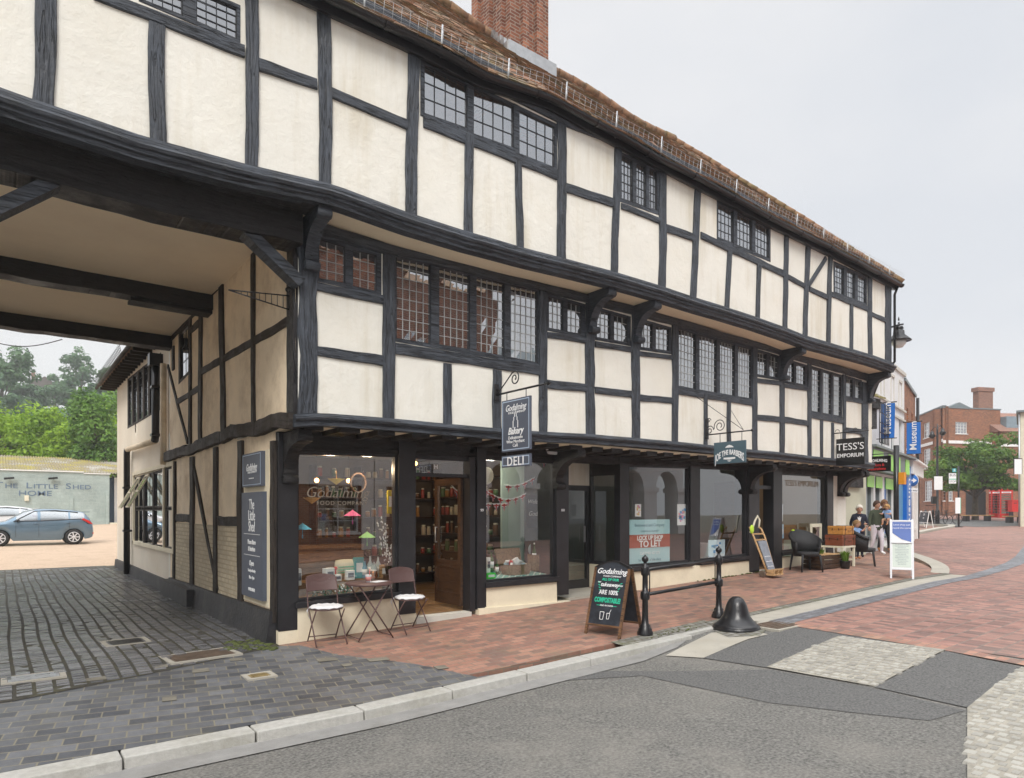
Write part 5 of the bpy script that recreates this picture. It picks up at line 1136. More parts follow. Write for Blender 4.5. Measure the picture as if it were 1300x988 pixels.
aboard(ongr(1165, 669), ongr(1176, 671), ongr(1179, 670), 1.02, 'chalk_board', 'small distant chalkboard with white frame and legs past the blue museum pillar', M['white'], M['chalk'], legs=.32, fw=.07, texts=[('OPEN', .2, 0, .8, SW, {}), ('today', .16, 0, .6, SW, {})])
# ---------------------------------------------------------------- folding bistro set
def bistro_chair():
    o = thing('bistro_chair', 'x', 'chair', (0, 0, 0), 'folding chairs outside the deli'); s = M['brownmetal']
    mb = MB(); mb.lathe([(.001, .0), (.19, 0), (.2, -.008), (.19, -.016), (.001, -.016)], (0, 0, .44), 24); mb.build('seat', s, o, local=True)
    mb = MB()
    for k in range(5): pass
    n = 10; rows = []
    for j in range(4):
        r = []
        for i in range(n+1):
            a = (i/n-.5)*2; z = .03+.055*j; x = a*.195*(1 if j < 3 else .96); r.append(mb.V((x, .17+.045*(1-a*a)+.02*j, .42+.19+z+(0.03*(1-a*a) if j == 3 else 0))))
        rows.append(r)
    for j in range(3):
        for i in range(n): mb.F([rows[j][i], rows[j][i+1], rows[j+1][i+1], rows[j+1][i]])
    back = mb.build('backrest', M['perf'], o, local=True); bs = back.modifiers.new('t', 'SOLIDIFY'); bs.thickness = .008
    pv = mb.v; mb = MB(); mb.tube([pv[k] for k in rows[3]], .009, 6); mb.build('back_rim', s, back, local=True); mb = MB(); mb.tube([pv[k] for k in rows[0]], .008, 6); mb.build('back_rim', s, back, local=True)
    for sx_ in (-1, 1):
        x = sx_*.19
        mb = MB(); mb.tube([(x, -.21, 0), (x, -.05, .22), (x, .13, .45), (x, .175, .62), (x, .215, .80)], .009, 6); mb.build('rear_leg', s, o, local=True)
        mb = MB(); mb.tube([(x*.93, .20, 0), (x*.93, .04, .22), (x*.93, -.15, .43)], .009, 6); mb.build('front_leg', s, o, local=True)
    mb = MB(); mb.tube([(-.19, -.16, .07), (.19, -.16, .07)], .007, 6); mb.build('stretcher', s, o, local=True)
    mb = MB(); mb.tube([(-.18, .15, .07), (.18, .15, .07)], .007, 6); mb.build('stretcher', s, o, local=True)
    mb = MB(); n = 26; rings = []
    for (r, z) in ((.001, .468), (.10, .478), (.16, .474), (.20, .462), (.208, .45), (.19, .443), (.001, .443)):
        rings.append([mb.V((r*math.cos(2*math.pi*k/n)*(1+.02*math.sin(k*5)), r*math.sin(2*math.pi*k/n)*.96, z+(.006*math.sin(k*2.6) if r > .12 else 0))) for k in range(n)])
    mb.smooth = True
    for A_, B_ in zip(rings, rings[1:]):
        for k in range(n): mb.F([A_[k], A_[(k+1) % n], B_[(k+1) % n], B_[k]])
    mb.smooth = False; mb.build('seat_cushion', M['cushion'], o, local=True)
    mb = MB()
    for k in range(3): mb.tube([(-.18+.01*k, .1+.02*k, .45), (-.2, .12+.02*k, .40), (-.19+.01*k, .13, .34-.02*k)], .004, 4)
    mb.build('cushion_tie', M['cushion'], o, local=True)
    return o
def perfmat():
    m, nt, b = newmat('perforated_metal'); L = nt.links
    tc = N(nt, 'ShaderNodeTexCoord'); v = N(nt, 'ShaderNodeTexVoronoi', i_Scale=62., i_Randomness=0.); L.new(tc.outputs['Object'], v.inputs[0])
    c = N(nt, 'ShaderNodeMath', operation='GREATER_THAN'); c.inputs[1].default_value = .30; L.new(v.outputs['Distance'], c.inputs[0])
    b.inputs['Base Color'].default_value = (.11, .06, .055, 1); b.inputs['Roughness'].default_value = .45; L.new(c.outputs[0], b.inputs['Alpha']); return m
M['perf'] = perfmat()
ch1 = bistro_chair(); ch1.location = (.52, -.31, gz(.5, -.3)); ch1.rotation_euler = (0, 0, R(-4)); ch1['label'] = 'brown folding chair with white cushion left of the small round table'
dup(ch1, (1.66, -.36, gz(1.66, -.36)), R(5), 'brown folding chair with white cushion right of the round table by the deli door')
o = thing('bistro_table', 'small round brown metal folding table between the two cushioned chairs', 'table', (1.07, -.36, gz(1.07, -.36)))
mb = MB(); mb.lathe([(.001, .712), (.29, .712), (.30, .705), (.30, .685), (.29, .682), (.001, .682)], n=32); mb.build('tabletop', M['brownmetal'], o, local=True)
for sx_ in (-1, 1):
    for q in (-1, 1):
        mb = MB(); mb.tube([(q*-.24, sx_*.2, 0), (q*.21, sx_*.16, .69)], .0095, 6); mb.build('leg', M['brownmetal'], o, local=True)
for q in (-1, 1):
    mb = MB(); mb.tube([(q*.22, -.2, .03), (q*.22, .2, .03)], .008, 6); mb.build('stretcher', M['brownmetal'], o, local=True)
tz = gz(1.07, -.36)+.713
o = thing('paper_cup', 'pale paper cup with striped band standing on the round table', 'cup', (1.05, -.38, tz)); mb = MB(); mb.lathe([(.030, 0), (.04, .09), (.042, .093), (.036, .095), (.001, .06)], n=18); mb.build('cup', M['signwhite'], o, local=True); mb = MB(); mb.lathe([(.0325, .02), (.0385, .07), (.039, .07), (.033, .02)], n=18); mb.build('band', mk('pink_band', (.5, .2, .18), .6), o, local=True)
mb = MB(); mb.tube([(.01, 0, .06), (.025, .01, .17)], .004, 6); mb.build('straw', mk('straw_red', (.6, .1, .08), .5), o, local=True)
mb = MB(); mb.bx(Matrix.Translation((1.17, -.41, tz+.004)) @ Matrix.Rotation(.4, 4, 'Z'), .2, .14, .004); tag(mb.build('paper_napkin', M['signwhite']), 'flat white paper napkin lying beside the cup on the round table', 'napkin')
# ---------------------------------------------------------------- things outside the far shop
def wicker_chair():
    o = thing('wicker_armchair', 'x', 'chair', (0, 0, 0), 'black wicker tub chairs'); s = M['tubw']
    mb = MB(); mb.lathe([(.001, .40), (.23, .41), (.25, .39), (.24, .32), (.001, .32)], n=24); mb.build('seat', s, o, local=True)
    mb = MB(); n = 22; A_ = []; B_ = []; C_ = []
    for i in range(n+1):
        a = R(-20+220*i/n); hgt = .62+.22*math.sin(R(180*i/n))**1.3; r = .27
        A_.append(mb.V((r*.95*math.cos(a), r*.95*math.sin(a), .33))); B_.append(mb.V(((r+.04)*math.cos(a), (r+.04)*math.sin(a), hgt))); C_.append(Vector(((r+.045)*math.cos(a), (r+.045)*math.sin(a), hgt)))
    mb.smooth = True
    for i in range(n): mb.F([A_[i], A_[i+1], B_[i+1], B_[i]])
    b = mb.build('backrest', s, o, local=True); m_ = b.modifiers.new('t', 'SOLIDIFY'); m_.thickness = .03
    mb = MB(); mb.tube(C_, .028, 8); mb.build('arm_roll', s, o, local=True)
    for x in (-1, 1):
        for y in (-1, 1):
            mb = MB(); mb.tube([(x*.19, y*.19, .36), (x*.23, y*.23, 0)], [.024, .018], 8); mb.build('leg', s, o, local=True)
    return o
w1 = wicker_chair(); w1.location = (11.35, -.62, gz(11.35, -.62)); w1.rotation_euler = (0, 0, R(-30)); w1.scale = (1.05, 1.05, 1.05); w1['label'] = 'black wicker tub armchair facing the street beside the shop doorway and planter'
dup(w1, (13.75, -.75, gz(13.75, -.75)), R(25), 'black wicker tub armchair to the right of the stacked suitcases')
mb = MB(); mb.ball((11.2, -.40, gz(11.3, -.6)+.90), .035, 8, (1.5, 1, .5)); tag(mb.build('price_tag', mk('tag_lime', (.5, .75, .05), .5)), 'lime green paper tag on the back of the near wicker armchair', 'tag')
# sack truck style wooden display frame with chalkboard
bx, by = 9.95, -.50; bz = gz(bx, by)
o = thing('display_trolley', 'pale wooden hand trolley holding a grey slate leaning by the far shop door', 'trolley', (bx, by, bz))
mb = MB()
for s_ in (-1, 1): mb.tube([(s_*.14, -.14, .06), (s_*.17, .0, .45), (s_*.20, .14, .82), (s_*.20, .22, .98), (s_*.17, .26, 1.02)], .02, 8)
mb.build('side_pole', M['pine'], o, local=True)
for k, (y, z, w) in enumerate(((-.12, .10, .30), (.12, .76, .38), (.17, .88, .38))):
    mb = MB(); mb.bar((-w/2, y, z), (w/2, y, z), .035, .03); mb.build('rung', M['pine'], o, local=True)
mb = MB(); mb.box(-.17, -.30, .04, .17, -.12, .07)
for s_ in (-1, 0, 1): mb.box(s_*.15-.02, -.30, .07, s_*.15+.02, -.14, .16)
mb.box(-.17, -.31, .15, .17, -.28, .18); mb.build('ledge', M['pine'], o, local=True)
sl_ = MB(); sl_.hexa([(-.12, -.15, .14), (.12, -.15, .14), (.12, -.13, .14), (-.12, -.13, .14), (-.15, .07, .74), (.15, .07, .74), (.15, .09, .74), (-.15, .09, .74)]); sl_.build('slate', mk('slate_pale', (.22, .24, .28), .7, .2, 8), o, local=True)
for k in range(5): text('prices and offers', .03, (bx, by-.148+.04*k+.02, bz+.22+.1*k), (1, 0, 0), (0, .35, .94), SW, o)
for s_ in (-1, 1):
    mb = MB(); mb.lathe([(.06, -.015), (.07, -.01), (.07, .01), (.06, .015)], (s_*.2, -.05, .07), 14, 'x'); mb.build('wheel', M['rust'], o, local=True)
mb = MB(); mb.tube([(bx+.17, by+.26, bz+1.0), (bx+.22, by+.27, bz+1.17), (bx+.19, by+.30, bz+1.26), (bx+.12, by+.32, bz+1.15), (bx+.06, by+.34, bz+.98), (bx, by+.36, bz+.9)], .022, 6); tag(mb.build('rope_coil', M['creampaint']), 'pale looped rope hanging over the top of the wooden trolley', 'rope')
mb = MB(); mb.ball((bx-.22, by+.17, bz+.98), .075, 10, (1, .3, 1.3)); tag(mb.build('price_tag', bpy.data.materials['tag_lime']), 'round lime green tag on the pole of the wooden trolley', 'tag')
# crate planter
cx_, cy_ = 12.2, -.55; cz_ = gz(cx_, cy_)
o = thing('planter_crate', 'low dark wooden crate with pale lid between the armchair and the cream table', 'crate', (cx_, cy_, cz_))
for k in range(3):
    mb = MB(); z = .02+.1*k; mb.box(-.5, -.22, z, .5, -.2, z+.085); mb.box(-.5, .2, z, .5, .22, z+.085); mb.box(-.5, -.2, z, -.48, .2, z+.085); mb.box(.48, -.2, z, .5, .2, z+.085); mb.build('slat', M['oakdark'], o, local=True)
mb = MB(); mb.box(-.52, -.24, .315, .3, .24, .335); mb.build('lid', M['pine'], o, local=True)
def tuft(x, y, z, r, h, n, mat, name, label, cat):
    mb = MB()
    for k in range(n):
        a = rnd(0, 6.28); rr = rnd(0, r*.5); x0, y0 = x+rr*math.cos(a), y+rr*math.sin(a); l = rnd(.6, 1)*h; b = rnd(.1, 1)*r
        p0 = Vector((x0, y0, z)); p1 = Vector((x0+b*.4*math.cos(a), y0+b*.4*math.sin(a), z+l*.7)); p2_ = Vector((x0+b*math.cos(a), y0+b*math.sin(a), z+l*rnd(.7, 1))); t = Vector((-math.sin(a), math.cos(a), 0))*.008
        mb.poly([p0-t, p0+t, p1+t*1.6, p1-t*1.6]); mb.poly([p1-t*1.6, p1+t*1.6, p2_])
    return tag(mb.build(name, mat), label, cat)
M['leaf_young'] = leafmat('young_green_leaf', (.10, .20, .02), (.28, .42, .06), .3, 3)
tuft(12.0, -.6, cz_+.33, .13, .14, 60, M['leaf_young'], 'potted_herb', 'low bright green plant growing on top of the dark crate', 'plant')
tuft(12.62, -.86, gz(12.6, -.86)+.15, .14, .30, 90, M['leaf_young'], 'potted_grass', 'upright bright green plant in a black pot in front of the cream table', 'plant')
mb = MB(); mb.lathe([(.09, 0), (.12, .17), (.125, .18), (.11, .18), (.1, .15), (.001, .15)], (12.62, -.86, gz(12.6, -.86)), 16); tag(mb.build('plant_pot', M['signblack']), 'black plant pot holding the upright grass before the cream table', 'pot')
# cream table/stool with suitcases
tx, ty = 12.95, -.55; tz = gz(tx, ty)
o = thing('cream_table', 'cream painted slatted side table carrying two stacked cases', 'table', (tx, ty, tz))
mb = MB(); mb.box(-.30, -.24, .45, .32, .24, .49); mb.build('tabletop', M['creampaint'], o, local=True)
for x in (-.27, .29):
    for y in (-.21, .21):
        mb = MB(); mb.box(x-.022, y-.022, 0, x+.022, y+.022, .45); mb.build('leg', M['creampaint'], o, local=True)
for x in (-.27, .29):
    for z in (.14, .28):
        mb = MB(); mb.box(x-.012, -.19, z, x+.012, .19, z+.04); mb.build('rail', M['creampaint'], o, local=True)
o2 = thing('cream_chair', 'cream painted wooden chair mostly hidden behind the suitcases', 'chair', (12.7, -.15, gz(12.7, -.15)))
for x in (-.22, .22):
    mb = MB(); mb.box(x-.02, .0, 0, x+.02, .04, .98); mb.build('rear_post', M['creampaint'], o2, local=True)
mb = MB(); mb.box(-.2, 0, .90, .2, .03, .98); mb.build('top_rail', M['creampaint'], o2, local=True)
mb = MB(); mb.box(-.22, -.16, .43, .22, .04, .46); mb.build('seat', M['creampaint'], o2, local=True)
def case(name, label, cx, cy, z, w, d, h, mat, trim):
    o = thing(name, label, 'case', (cx, cy, z))
    mb = MB(); mb.box(-w/2, -d/2, 0, w/2, d/2, h*.62); b = mb.build('body', mat, o, local=True); v = b.modifiers.new('b', 'BEVEL'); v.width = .012; v.segments = 2
    mb = MB(); mb.box(-w/2-.003, -d/2-.003, h*.63, w/2+.003, d/2+.003, h); b = mb.build('lid', mat, o, local=True); v = b.modifiers.new('b', 'BEVEL'); v.width = .012; v.segments = 2
    mb = MB(); mb.tube([(-.07, -d/2-.005, h*.45), (-.06, -d/2-.03, h*.42), (.06, -d/2-.03, h*.42), (.07, -d/2-.005, h*.45)], .008, 6); mb.build('handle', trim, o, local=True)
    for x in (-w*.3, w*.3):
        mb = MB(); mb.box(x-.015, -d/2-.008, h*.5, x+.015, -d/2, h*.75); mb.box(-w/2-.008, x*.5-.012, h*.5, -w/2, x*.5+.012, h*.75); mb.build('clasp', trim, o, local=True)
    for s_ in (-1, 1):
        mb = MB(); mb.box(s_*w*.36-.012, -d/2-.006, 0.0, s_*w*.36+.012, d/2+.006, h+.005); mb.build('strap', trim, o, local=True)
case('suitcase', 'large tan leather suitcase, the lower of two cases on the cream table', 13.0, -.56, tz+.492, .62, .42, .25, M['leather'], M['oakdark'])
case('wicker_hamper', 'golden wicker hamper on top of the tan suitcase', 13.03, -.56, tz+.75, .50, .38, .20, M['hamper'], M['oak'])
# street lamp bracketed from the far corner
a = at(1141, 428, 16.2)
o = thing('wall_lantern', 'black bell shaped street lantern hanging from an arm at the far corner', 'street lamp', a)
mb = MB(); mb.lathe([(.02, .36), (.02, .26), (.09, .25), (.11, .20), (.08, .17), (.12, .15), (.13, .05), (.27, -.08), (.28, -.10), (.25, -.10)], n=20); mb.build('hood', M['iron'], o, local=True)
mb = MB(); mb.lathe([(.17, -.10), (.15, -.18), (.09, -.25), (.001, -.27)], n=20); mb.build('glass_bowl', mk('lamp_glass', (.75, .78, .78), .15, .02, 3, 0), o, local=True)
mb = MB(); b = at(1130, 416, 16.0)-a; mb.tube([b, Vector((0, 0, .30)), Vector((.12, -.05, .32))], .022, 8); mb.lathe([(.02, .40), (.015, .46), (.001, .5)], n=8); mb.build('arm', M['iron'], o, local=True)
# ================================================================== signs
def XP(x, y, X): return onX(x, y, X)
def signboard(name, label, X, xn, xf, yt, yb, mat, border=None, th=.03, root=None):
    """board square to the facade; xn nearest-wall photo x, xf outer photo x"""
    a = XP(xn, yt, X); b = XP(xf, yt, X); zt = a.z; zb_ = XP(xn, yb, X).z
    o = root or thing(name, label, 'shop sign', (X, a.y, zb_))
    mb = MB(); mb.box(X-th/2, a.y, zb_, X+th/2, b.y, zt); mb.build('board' if not root else 'lower_board', mat, o)
    if border:
        mb = MB(); w = .012; i = .018; y0, y1 = b.y+i, a.y-i; z0, z1 = zb_+i, zt-i; xx = X-th/2-.002
        for (ya, yc, za, zc) in ((y0, y1, z0, z0+w), (y0, y1, z1-w, z1), (y0, y0+w, z0+w, z1-w), (y1-w, y1, z0+w, z1-w)): mb.box(xx, ya, za, xx+.002, yc, zc)
        mb.build('border', border, o)
    return o, a.y, b.y, zb_, zt
AXS, AYS = Vector((0, -1, 0)), Vector((0, 0, 1))
def stext(o, body, size, X, y, z, mat, **k): return text(body, size, (X-.0175, y, z), AXS, AYS, mat, o, **k)
paleblue = mk('pale_blue_line', (.42, .52, .66), .6, .02, 3, 0)
Xs = P1.px(628, 510)[0]
o, ya, yb2, zb_, zt_ = signboard('deli_sign', 'tall slate grey hanging sign with white lettering and a DELI board below it', Xs, 638, 674, 510, 574.5, M['slate'], paleblue)
ym = (ya+yb2)/2; H_ = zt_-zb_
stext(o, 'Godalming', .125, Xs, ym, zt_-H_*.17, SW, shear=.35, bold=.001, sx=.82); stext(o, 'FOOD COMPANY', .045, Xs, ym-.02, zt_-H_*.265, SW)
stext(o, 'Bakery', .13, Xs, ym, zt_-H_*.62, SW, shear=.3, bold=.003, sx=.9)
for k, t in enumerate(('Delicatessen', 'Wine Merchant', 'Café')): stext(o, t, .062, Xs, ym, zt_-H_*(.745+.075*k), SW)
mb = MB(); xx = Xs-.018
for (w, z0, z1) in ((.045, .0, .10), (.03, .10, .15), (.012, .15, .2)): mb.box(xx, ym-w-.012, zt_-H_*.56+z0, xx+.003, ym-w, zt_-H_*.56+z1); mb.box(xx, ym+w, zt_-H_*.56+z0, xx+.003, ym+w+.012, zt_-H_*.56+z1)
mb.tube([(xx, ym, zt_-H_*.56+.2), (xx, ym, zt_-H_*.56+.26)], .004, 4); mb.build('tower_drawing', SW, o)
_, y1, y2, z1, z2 = signboard('', '', Xs, 638, 674, 579.5, 594, M['slate'], paleblue, root=o)
stext(o, 'DELI', .17, Xs, (y1+y2)/2, (z1+z2)/2-.01, SW, space=1.15, bold=.002)
mb = MB(); zr = zt_+.11
mb.tube([(Xs, -.70, zr), (Xs, -1.82, zr)], .014, 6); mb.lathe([(.02, 0), (.012, .05), (.03, .06), (.001, .12)], (Xs, -1.8, zr), 8, 'y', Matrix.Translation((Xs, -1.8, zr)) @ Matrix.Scale(-1, 4, (0, 1, 0)) @ Matrix.Translation((-Xs, 1.8, -zr)))
mb.tube([(Xs, -.78, zr+.02), (Xs, -.95, zr+.14), (Xs, -1.1, zr+.25)]+spiral((Xs, -1.16, zr+.17), .1, .02, 90, -420, 26, (0, -1, 0), (0, 0, 1)), .009, 6)
mb.tube(spiral((Xs, -.78, zr+.03), .05, .02, 0, 400, 16, (0, -1, 0), (0, 0, 1)), .009, 6)
mb.box(Xs-.03, -.76, zr-.09, Xs+.03, -.70, zr+.15); mb.build('bracket', M['iron'], o)
mb = MB()
for yy in (ya-.1, yb2+.1): mb.tube([(Xs, yy, zr), (Xs, yy, zt_)], .006, 5)
for yy in (ya-.1, yb2+.1): mb.tube([(Xs, yy, zb_), (Xs, yy, z2)], .006, 5)
mb.build('hanger', M['iron'], o)
# barber sign
Xb = P1.px(895, 560)[0]
o, ya, yb2, zb_, zt_ = signboard('barber_sign', 'teal grey rectangular hanging sign with white arched barber lettering and guy wires', Xb, 907, 947, 562.5, 589.5, M['barber'])
ym, zm, W_ = (ya+yb2)/2, (zb_+zt_)/2, ya-yb2
def bend(c):
    w = W_*.37; t = c.x/w; return Vector((c.x, c.y*(1+.18*t*t)-.03*t*t+.0, c.z))
stext(o, 'JOE THE BARBERS', .12, Xb, ym, zm, SW, sx=.62, bold=.003, xform=bend)
mb = MB(); mb.prism([(Xb-.018, ym+a, zm+b) for a, b in ((.09, .085), (-.09, .085), (-.05, .12), (0, .135), (.05, .12))], (.003, 0, 0)); mb.build('emblem', SW, o); mb = MB(); mb.prism([(Xb-.018, ym+a, zm-b) for a, b in ((.12, .09), (-.12, .09), (-.12, .12), (0, .13), (.12, .12))], (.003, 0, 0)); mb.prism([(Xb-.018, ym+a, zm-b) for a, b in ((.05, .145), (-.05, .145), (0, .165))], (.003, 0, 0)); mb.build('emblem', SW, o)
mb = MB(); zr = zt_+.16
mb.tube([(Xb, -.70, zr), (Xb, yb2-.12, zr)], .013, 6); mb.ball((Xb, yb2-.12, zr), .025, 8)
mb.tube(spiral((Xb, -1.02, zr+.14), .125, .03, 200, -420, 30, (0, -1, 0), (0, 0, 1)), .008, 5); mb.tube(spiral((Xb, -.80, zr+.08), .09, .02, 0, 500, 24, (0, -1, 0), (0, 0, 1)), .008, 5); mb.tube(spiral((Xb, -.78, zr+.26), .05, .015, 0, 400, 16, (0, -1, 0), (0, 0, 1)), .007, 5)
for yy in (ya-.12, yb2+.08): mb.tube([(Xb, yy, zr), (Xb, yy, zt_)], .006, 5)
mb.box(Xb-.03, -.76, zr-.08, Xb+.03, -.70, zr+.3); mb.build('bracket', M['iron'], o)
mb = MB(); top = Vector((Xb, yb2+.05, zr+.02))
for (x, y) in ((880, 501), (928, 521)):
    q = onY(x, y, -.70); mb.tube([q, top], .005, 4)
mb.build('guy_wire', M['iron'], o)
# tess sign
Xt = P1.px(1057.5, 560)[0]
o, ya, yb2, zb_, zt_ = signboard('emporium_sign', 'black rectangular hanging sign with white TESS\'S EMPORIUM lettering', Xt, 1062, 1098, 558, 591.5, M['signblack'])
ym = (ya+yb2)/2; H_ = zt_-zb_
stext(o, "TESS'S", .22, Xt, ym, zt_-H_*.32, SW, sx=1.05); stext(o, 'EMPORIUM', .12, Xt, ym, zt_-H_*.64, SW, sx=1.0, bold=.002)
mb = MB(); zr = zt_+.14; mb.tube([(Xt, -.70, zr), (Xt, yb2-.08, zr)], .014, 6)
for yy in (ya-.1, yb2+.1): mb.tube([(Xt, yy, zr), (Xt, yy, zt_)], .006, 5)
for k in range(5): mb.tube(arc((Xt, -.8-.2*k, zr+.03), .05, 0, 180, 8, (0, -1, 0), (0, 0, 1)), .006, 4)
mb.build('bracket', M['iron'], o)
# tailor sign
Xg = 16.6
o, ya, yb2, zb_, zt_ = signboard('tailor_sign', 'black hanging sign with curved white and red tailor lettering beyond the end of the building', Xg, 1097.5, 1131, 580.5, 599.5, M['signblack'])
ym = (ya+yb2)/2; H_ = zt_-zb_; red = mk('sign_red', (.6, .03, .03), .5, .02, 3, 0)
stext(o, 'GODALMING', .11, Xg, ym, zt_-H_*.28, SW, bold=.004, sx=.8, xform=lambda c: Vector((c.x, c.y-.25*c.x*c.x, c.z))); stext(o, 'Tailors &', .10, Xg, ym, zt_-H_*.58, red, bold=.003); stext(o, 'Alterations', .10, Xg, ym, zt_-H_*.83, red, bold=.003)
mb = MB(); mb.tube([(Xg, .9, zt_+.06), (Xg, yb2-.05, zt_+.06)], .015, 6); mb.build('bracket', M['iron'], o)
# boards on the passage wall
def pboard(name, label, x0, x1, yt0, yb0, mat, border=None):
    a, zt = PX.px(x0, yt0); b, _ = PX.px(x1, yt0); zb_ = PX.px(x0, yb0)[1]
    o = thing(name, label, 'sign', (-.05, (a+b)/2, zb_)); mb = MB(); mb.box(-.075, a, zb_, -.02, b, zt); mb.build('board', mat, o)
    if border:
        mb = MB(); w = .008; i = .02; y0, y1 = min(a, b)+i, max(a, b)-i; z0, z1 = zb_+i, zt-i
        for (p, q, r_, s_) in ((y0, y1, z0, z0+w), (y0, y1, z1-w, z1), (y0, y0+w, z0+w, z1-w), (y1-w, y1, z0+w, z1-w)): mb.box(-.0775, p, r_, -.075, q, s_)
        mb.build('border', border, o)
    return o, (a+b)/2, abs(a-b), zb_, zt
mb = MB(); a, zt = PX.px(311.5, 560); b, _ = PX.px(344, 560); mb.box(-.022, a, .42, 0, b, 2.42); mb.build('rendered_panel', M['render'], B)
o, ym, w_, zb_, zt_ = pboard('wall_sign', 'small square dark blue sign with white script high on the arch wall', 315, 339, 578, 619, M['slate'], paleblue)
def ptext(o, body, size, y, z, mat, **k): return text(body, size, (-.0765, y, z), AXS, AYS, mat, o, **k)
ptext(o, 'Godalming', .135, ym, zb_+(zt_-zb_)*.56, SW, shear=.35, sx=.78, bold=.002); ptext(o, 'FOOD COMPANY', .04, ym, zb_+(zt_-zb_)*.42, SW); ptext(o, 'DELICATESSEN  CAFE', .022, ym, zb_+(zt_-zb_)*.24, SW)
o, ym, w_, zb_, zt_ = pboard('wall_sign', 'tall black sign with white Little Shed lettering and opening hours below the square sign', 314, 341, 626, 754, M['slate'])
Hh = zt_-zb_; ZT = lambda t: zt_-Hh*t
for k, t in enumerate(('The', 'Little', 'Shed')): ptext(o, t, .20, ym, ZT(.12+.105*k), SW, sx=.72)
for k, (t, s_) in enumerate((('Home Store', .085), ('& Interiors', .085))): ptext(o, t, s_, ym, ZT(.475+.065*k), SW, sx=.8, bold=.002)
ptext(o, 'Open', .10, ym, ZT(.675), SW, sx=.85, bold=.001); ptext(o, 'Tuesday to Saturday', .052, ym, ZT(.745), SW, sx=.75, bold=.001); ptext(o, '10am - 5pm', .06, ym, ZT(.81), SW, sx=.8, bold=.001); ptext(o, '01483 808513', .06, ym, ZT(.925), SW, sx=.8, bold=.001)
mb = MB()
for t in (.40, .60): mb.box(-.0775, ym-w_*.38, ZT(t), -.075, ym+w_*.38, ZT(t)+.006)
mb.build('rule', SW, o)
# small pale plaque lamp and red alarm box
pz = Z0(695, 570); mb = MB(); mb.prism([(X0(686), -.12, Z0(686, 563)), (X0(706), -.12, Z0(706, 564)), (X0(701), -.12, Z0(701, 578)), (X0(692), -.12, Z0(692, 577))], (0, .05, 0))
o = tag(mb.build('alarm_box', M['signwhite']), 'pale hexagonal alarm box fixed under the jetty above the deli window', 'alarm box')
text('Smoke', .045, (X0(696), -.1235, Z0(696, 567)), (1, 0, 0), (0, 0, 1), M['slate'], o, local=True); text('Security', .045, (X0(696), -.1235, Z0(696, 572)), (1, 0, 0), (0, 0, 1), M['signblue'], o, local=True)
mb = MB(); mb.box(X0(948.5), -.16, Z0(948, 595), X0(954), -.05, Z0(948, 587)); mb.lathe([(.055, -.02), (.05, .03), (.02, .035)], (X0(957), -.17, Z0(957, 590)), 12, 'y'); tag(mb.build('alarm_box', M['redpaint']), 'small red alarm box under the jetty between the barber sign and the far door', 'alarm box')
# iron comb bracket on the corner post by the arch
mb = MB(); p = onX(370, 379, -.05); q = onX(326, 391, -.05); p = Vector((-.06, -.66, 4.03)); 
A_ = onX(369, 386, -.25); B_ = onX(325, 391, -.25)
a, b = P1.px(372, 396), 0
mb = MB(); p0 = Vector((-.02, -.64, PX.px(370, 397)[1])); mb.tube([p0+Vector((-.04, 0, 0)), p0+Vector((-.70, .02, .10))], .008, 5); mb.tube([p0+Vector((-.04, 0, .16)), p0+Vector((-.70, .02, .10))], .008, 5)
for k in range(10): t = k/10; mb.tube([p0+Vector((-.04-.66*t, .01, .10*t)), p0+Vector((-.04-.66*t, .01, .16-.06*t))], .004, 4)
mb.tube(spiral(p0+Vector((-.05, 0, .22)), .045, .01, 0, 400, 16, (1, 0, 0), (0, 0, 1)), .007, 5)
tag(mb.build('iron_bracket', M['iron']), 'empty wrought iron comb bracket on the arch side of the corner post', 'bracket')
# ================================================================== deli window, left
E = lambda x, y, Y: onY(x, y, Y)
PB = M['signwhite']
def parasol(x, y, Y, mat, label, up=True, r=.115):
    c = E(x, y, Y); o = thing('paper_parasol', label, 'paper parasol', c, 'paper parasols hanging in the deli window'); s_ = 1 if up else -1
    mb = MB(); n = 16; top = mb.V((0, 0, .05*s_)); ring = [mb.V((r*math.cos(2*math.pi*k/n), r*math.sin(2*math.pi*k/n), (-.03 if k % 2 else -.036)*s_)) for k in range(n)]
    for k in range(n): mb.F([top, ring[k], ring[(k+1) % n]])
    mb.build('canopy', mat, o, local=True); mb = MB(); mb.tube([(0, 0, .055*s_), (0, 0, -.15*s_ if up else .16)], .004, 5); mb.tube([(0, 0, -.1*s_), (0, 0, -.15*s_)], .008, 5); mb.build('handle', mat if up else M['pine'], o, local=True)
for a in ((427, 611, .3, mk('yellow_paper', (.75, .60, .03), .7), 'upturned yellow paper parasol hanging high in the deli window', False), (396, 635, .25, mk('orange_paper', (.72, .38, .12), .7), 'upturned orange paper parasol hanging left in the deli window', False),
          (384, 669, .2, mk('blue_paper', (.02, .38, .62), .7), 'turquoise blue paper parasol at the left edge of the deli window', True), (447.5, 652, .3, mk('pink_paper', (.72, .12, .38), .7), 'pink paper parasol in the middle of the deli window', True), (466, 679.5, .2, mk('green_paper', (.30, .62, .16), .7), 'light green paper parasol hanging low in the deli window', True)): parasol(*a)
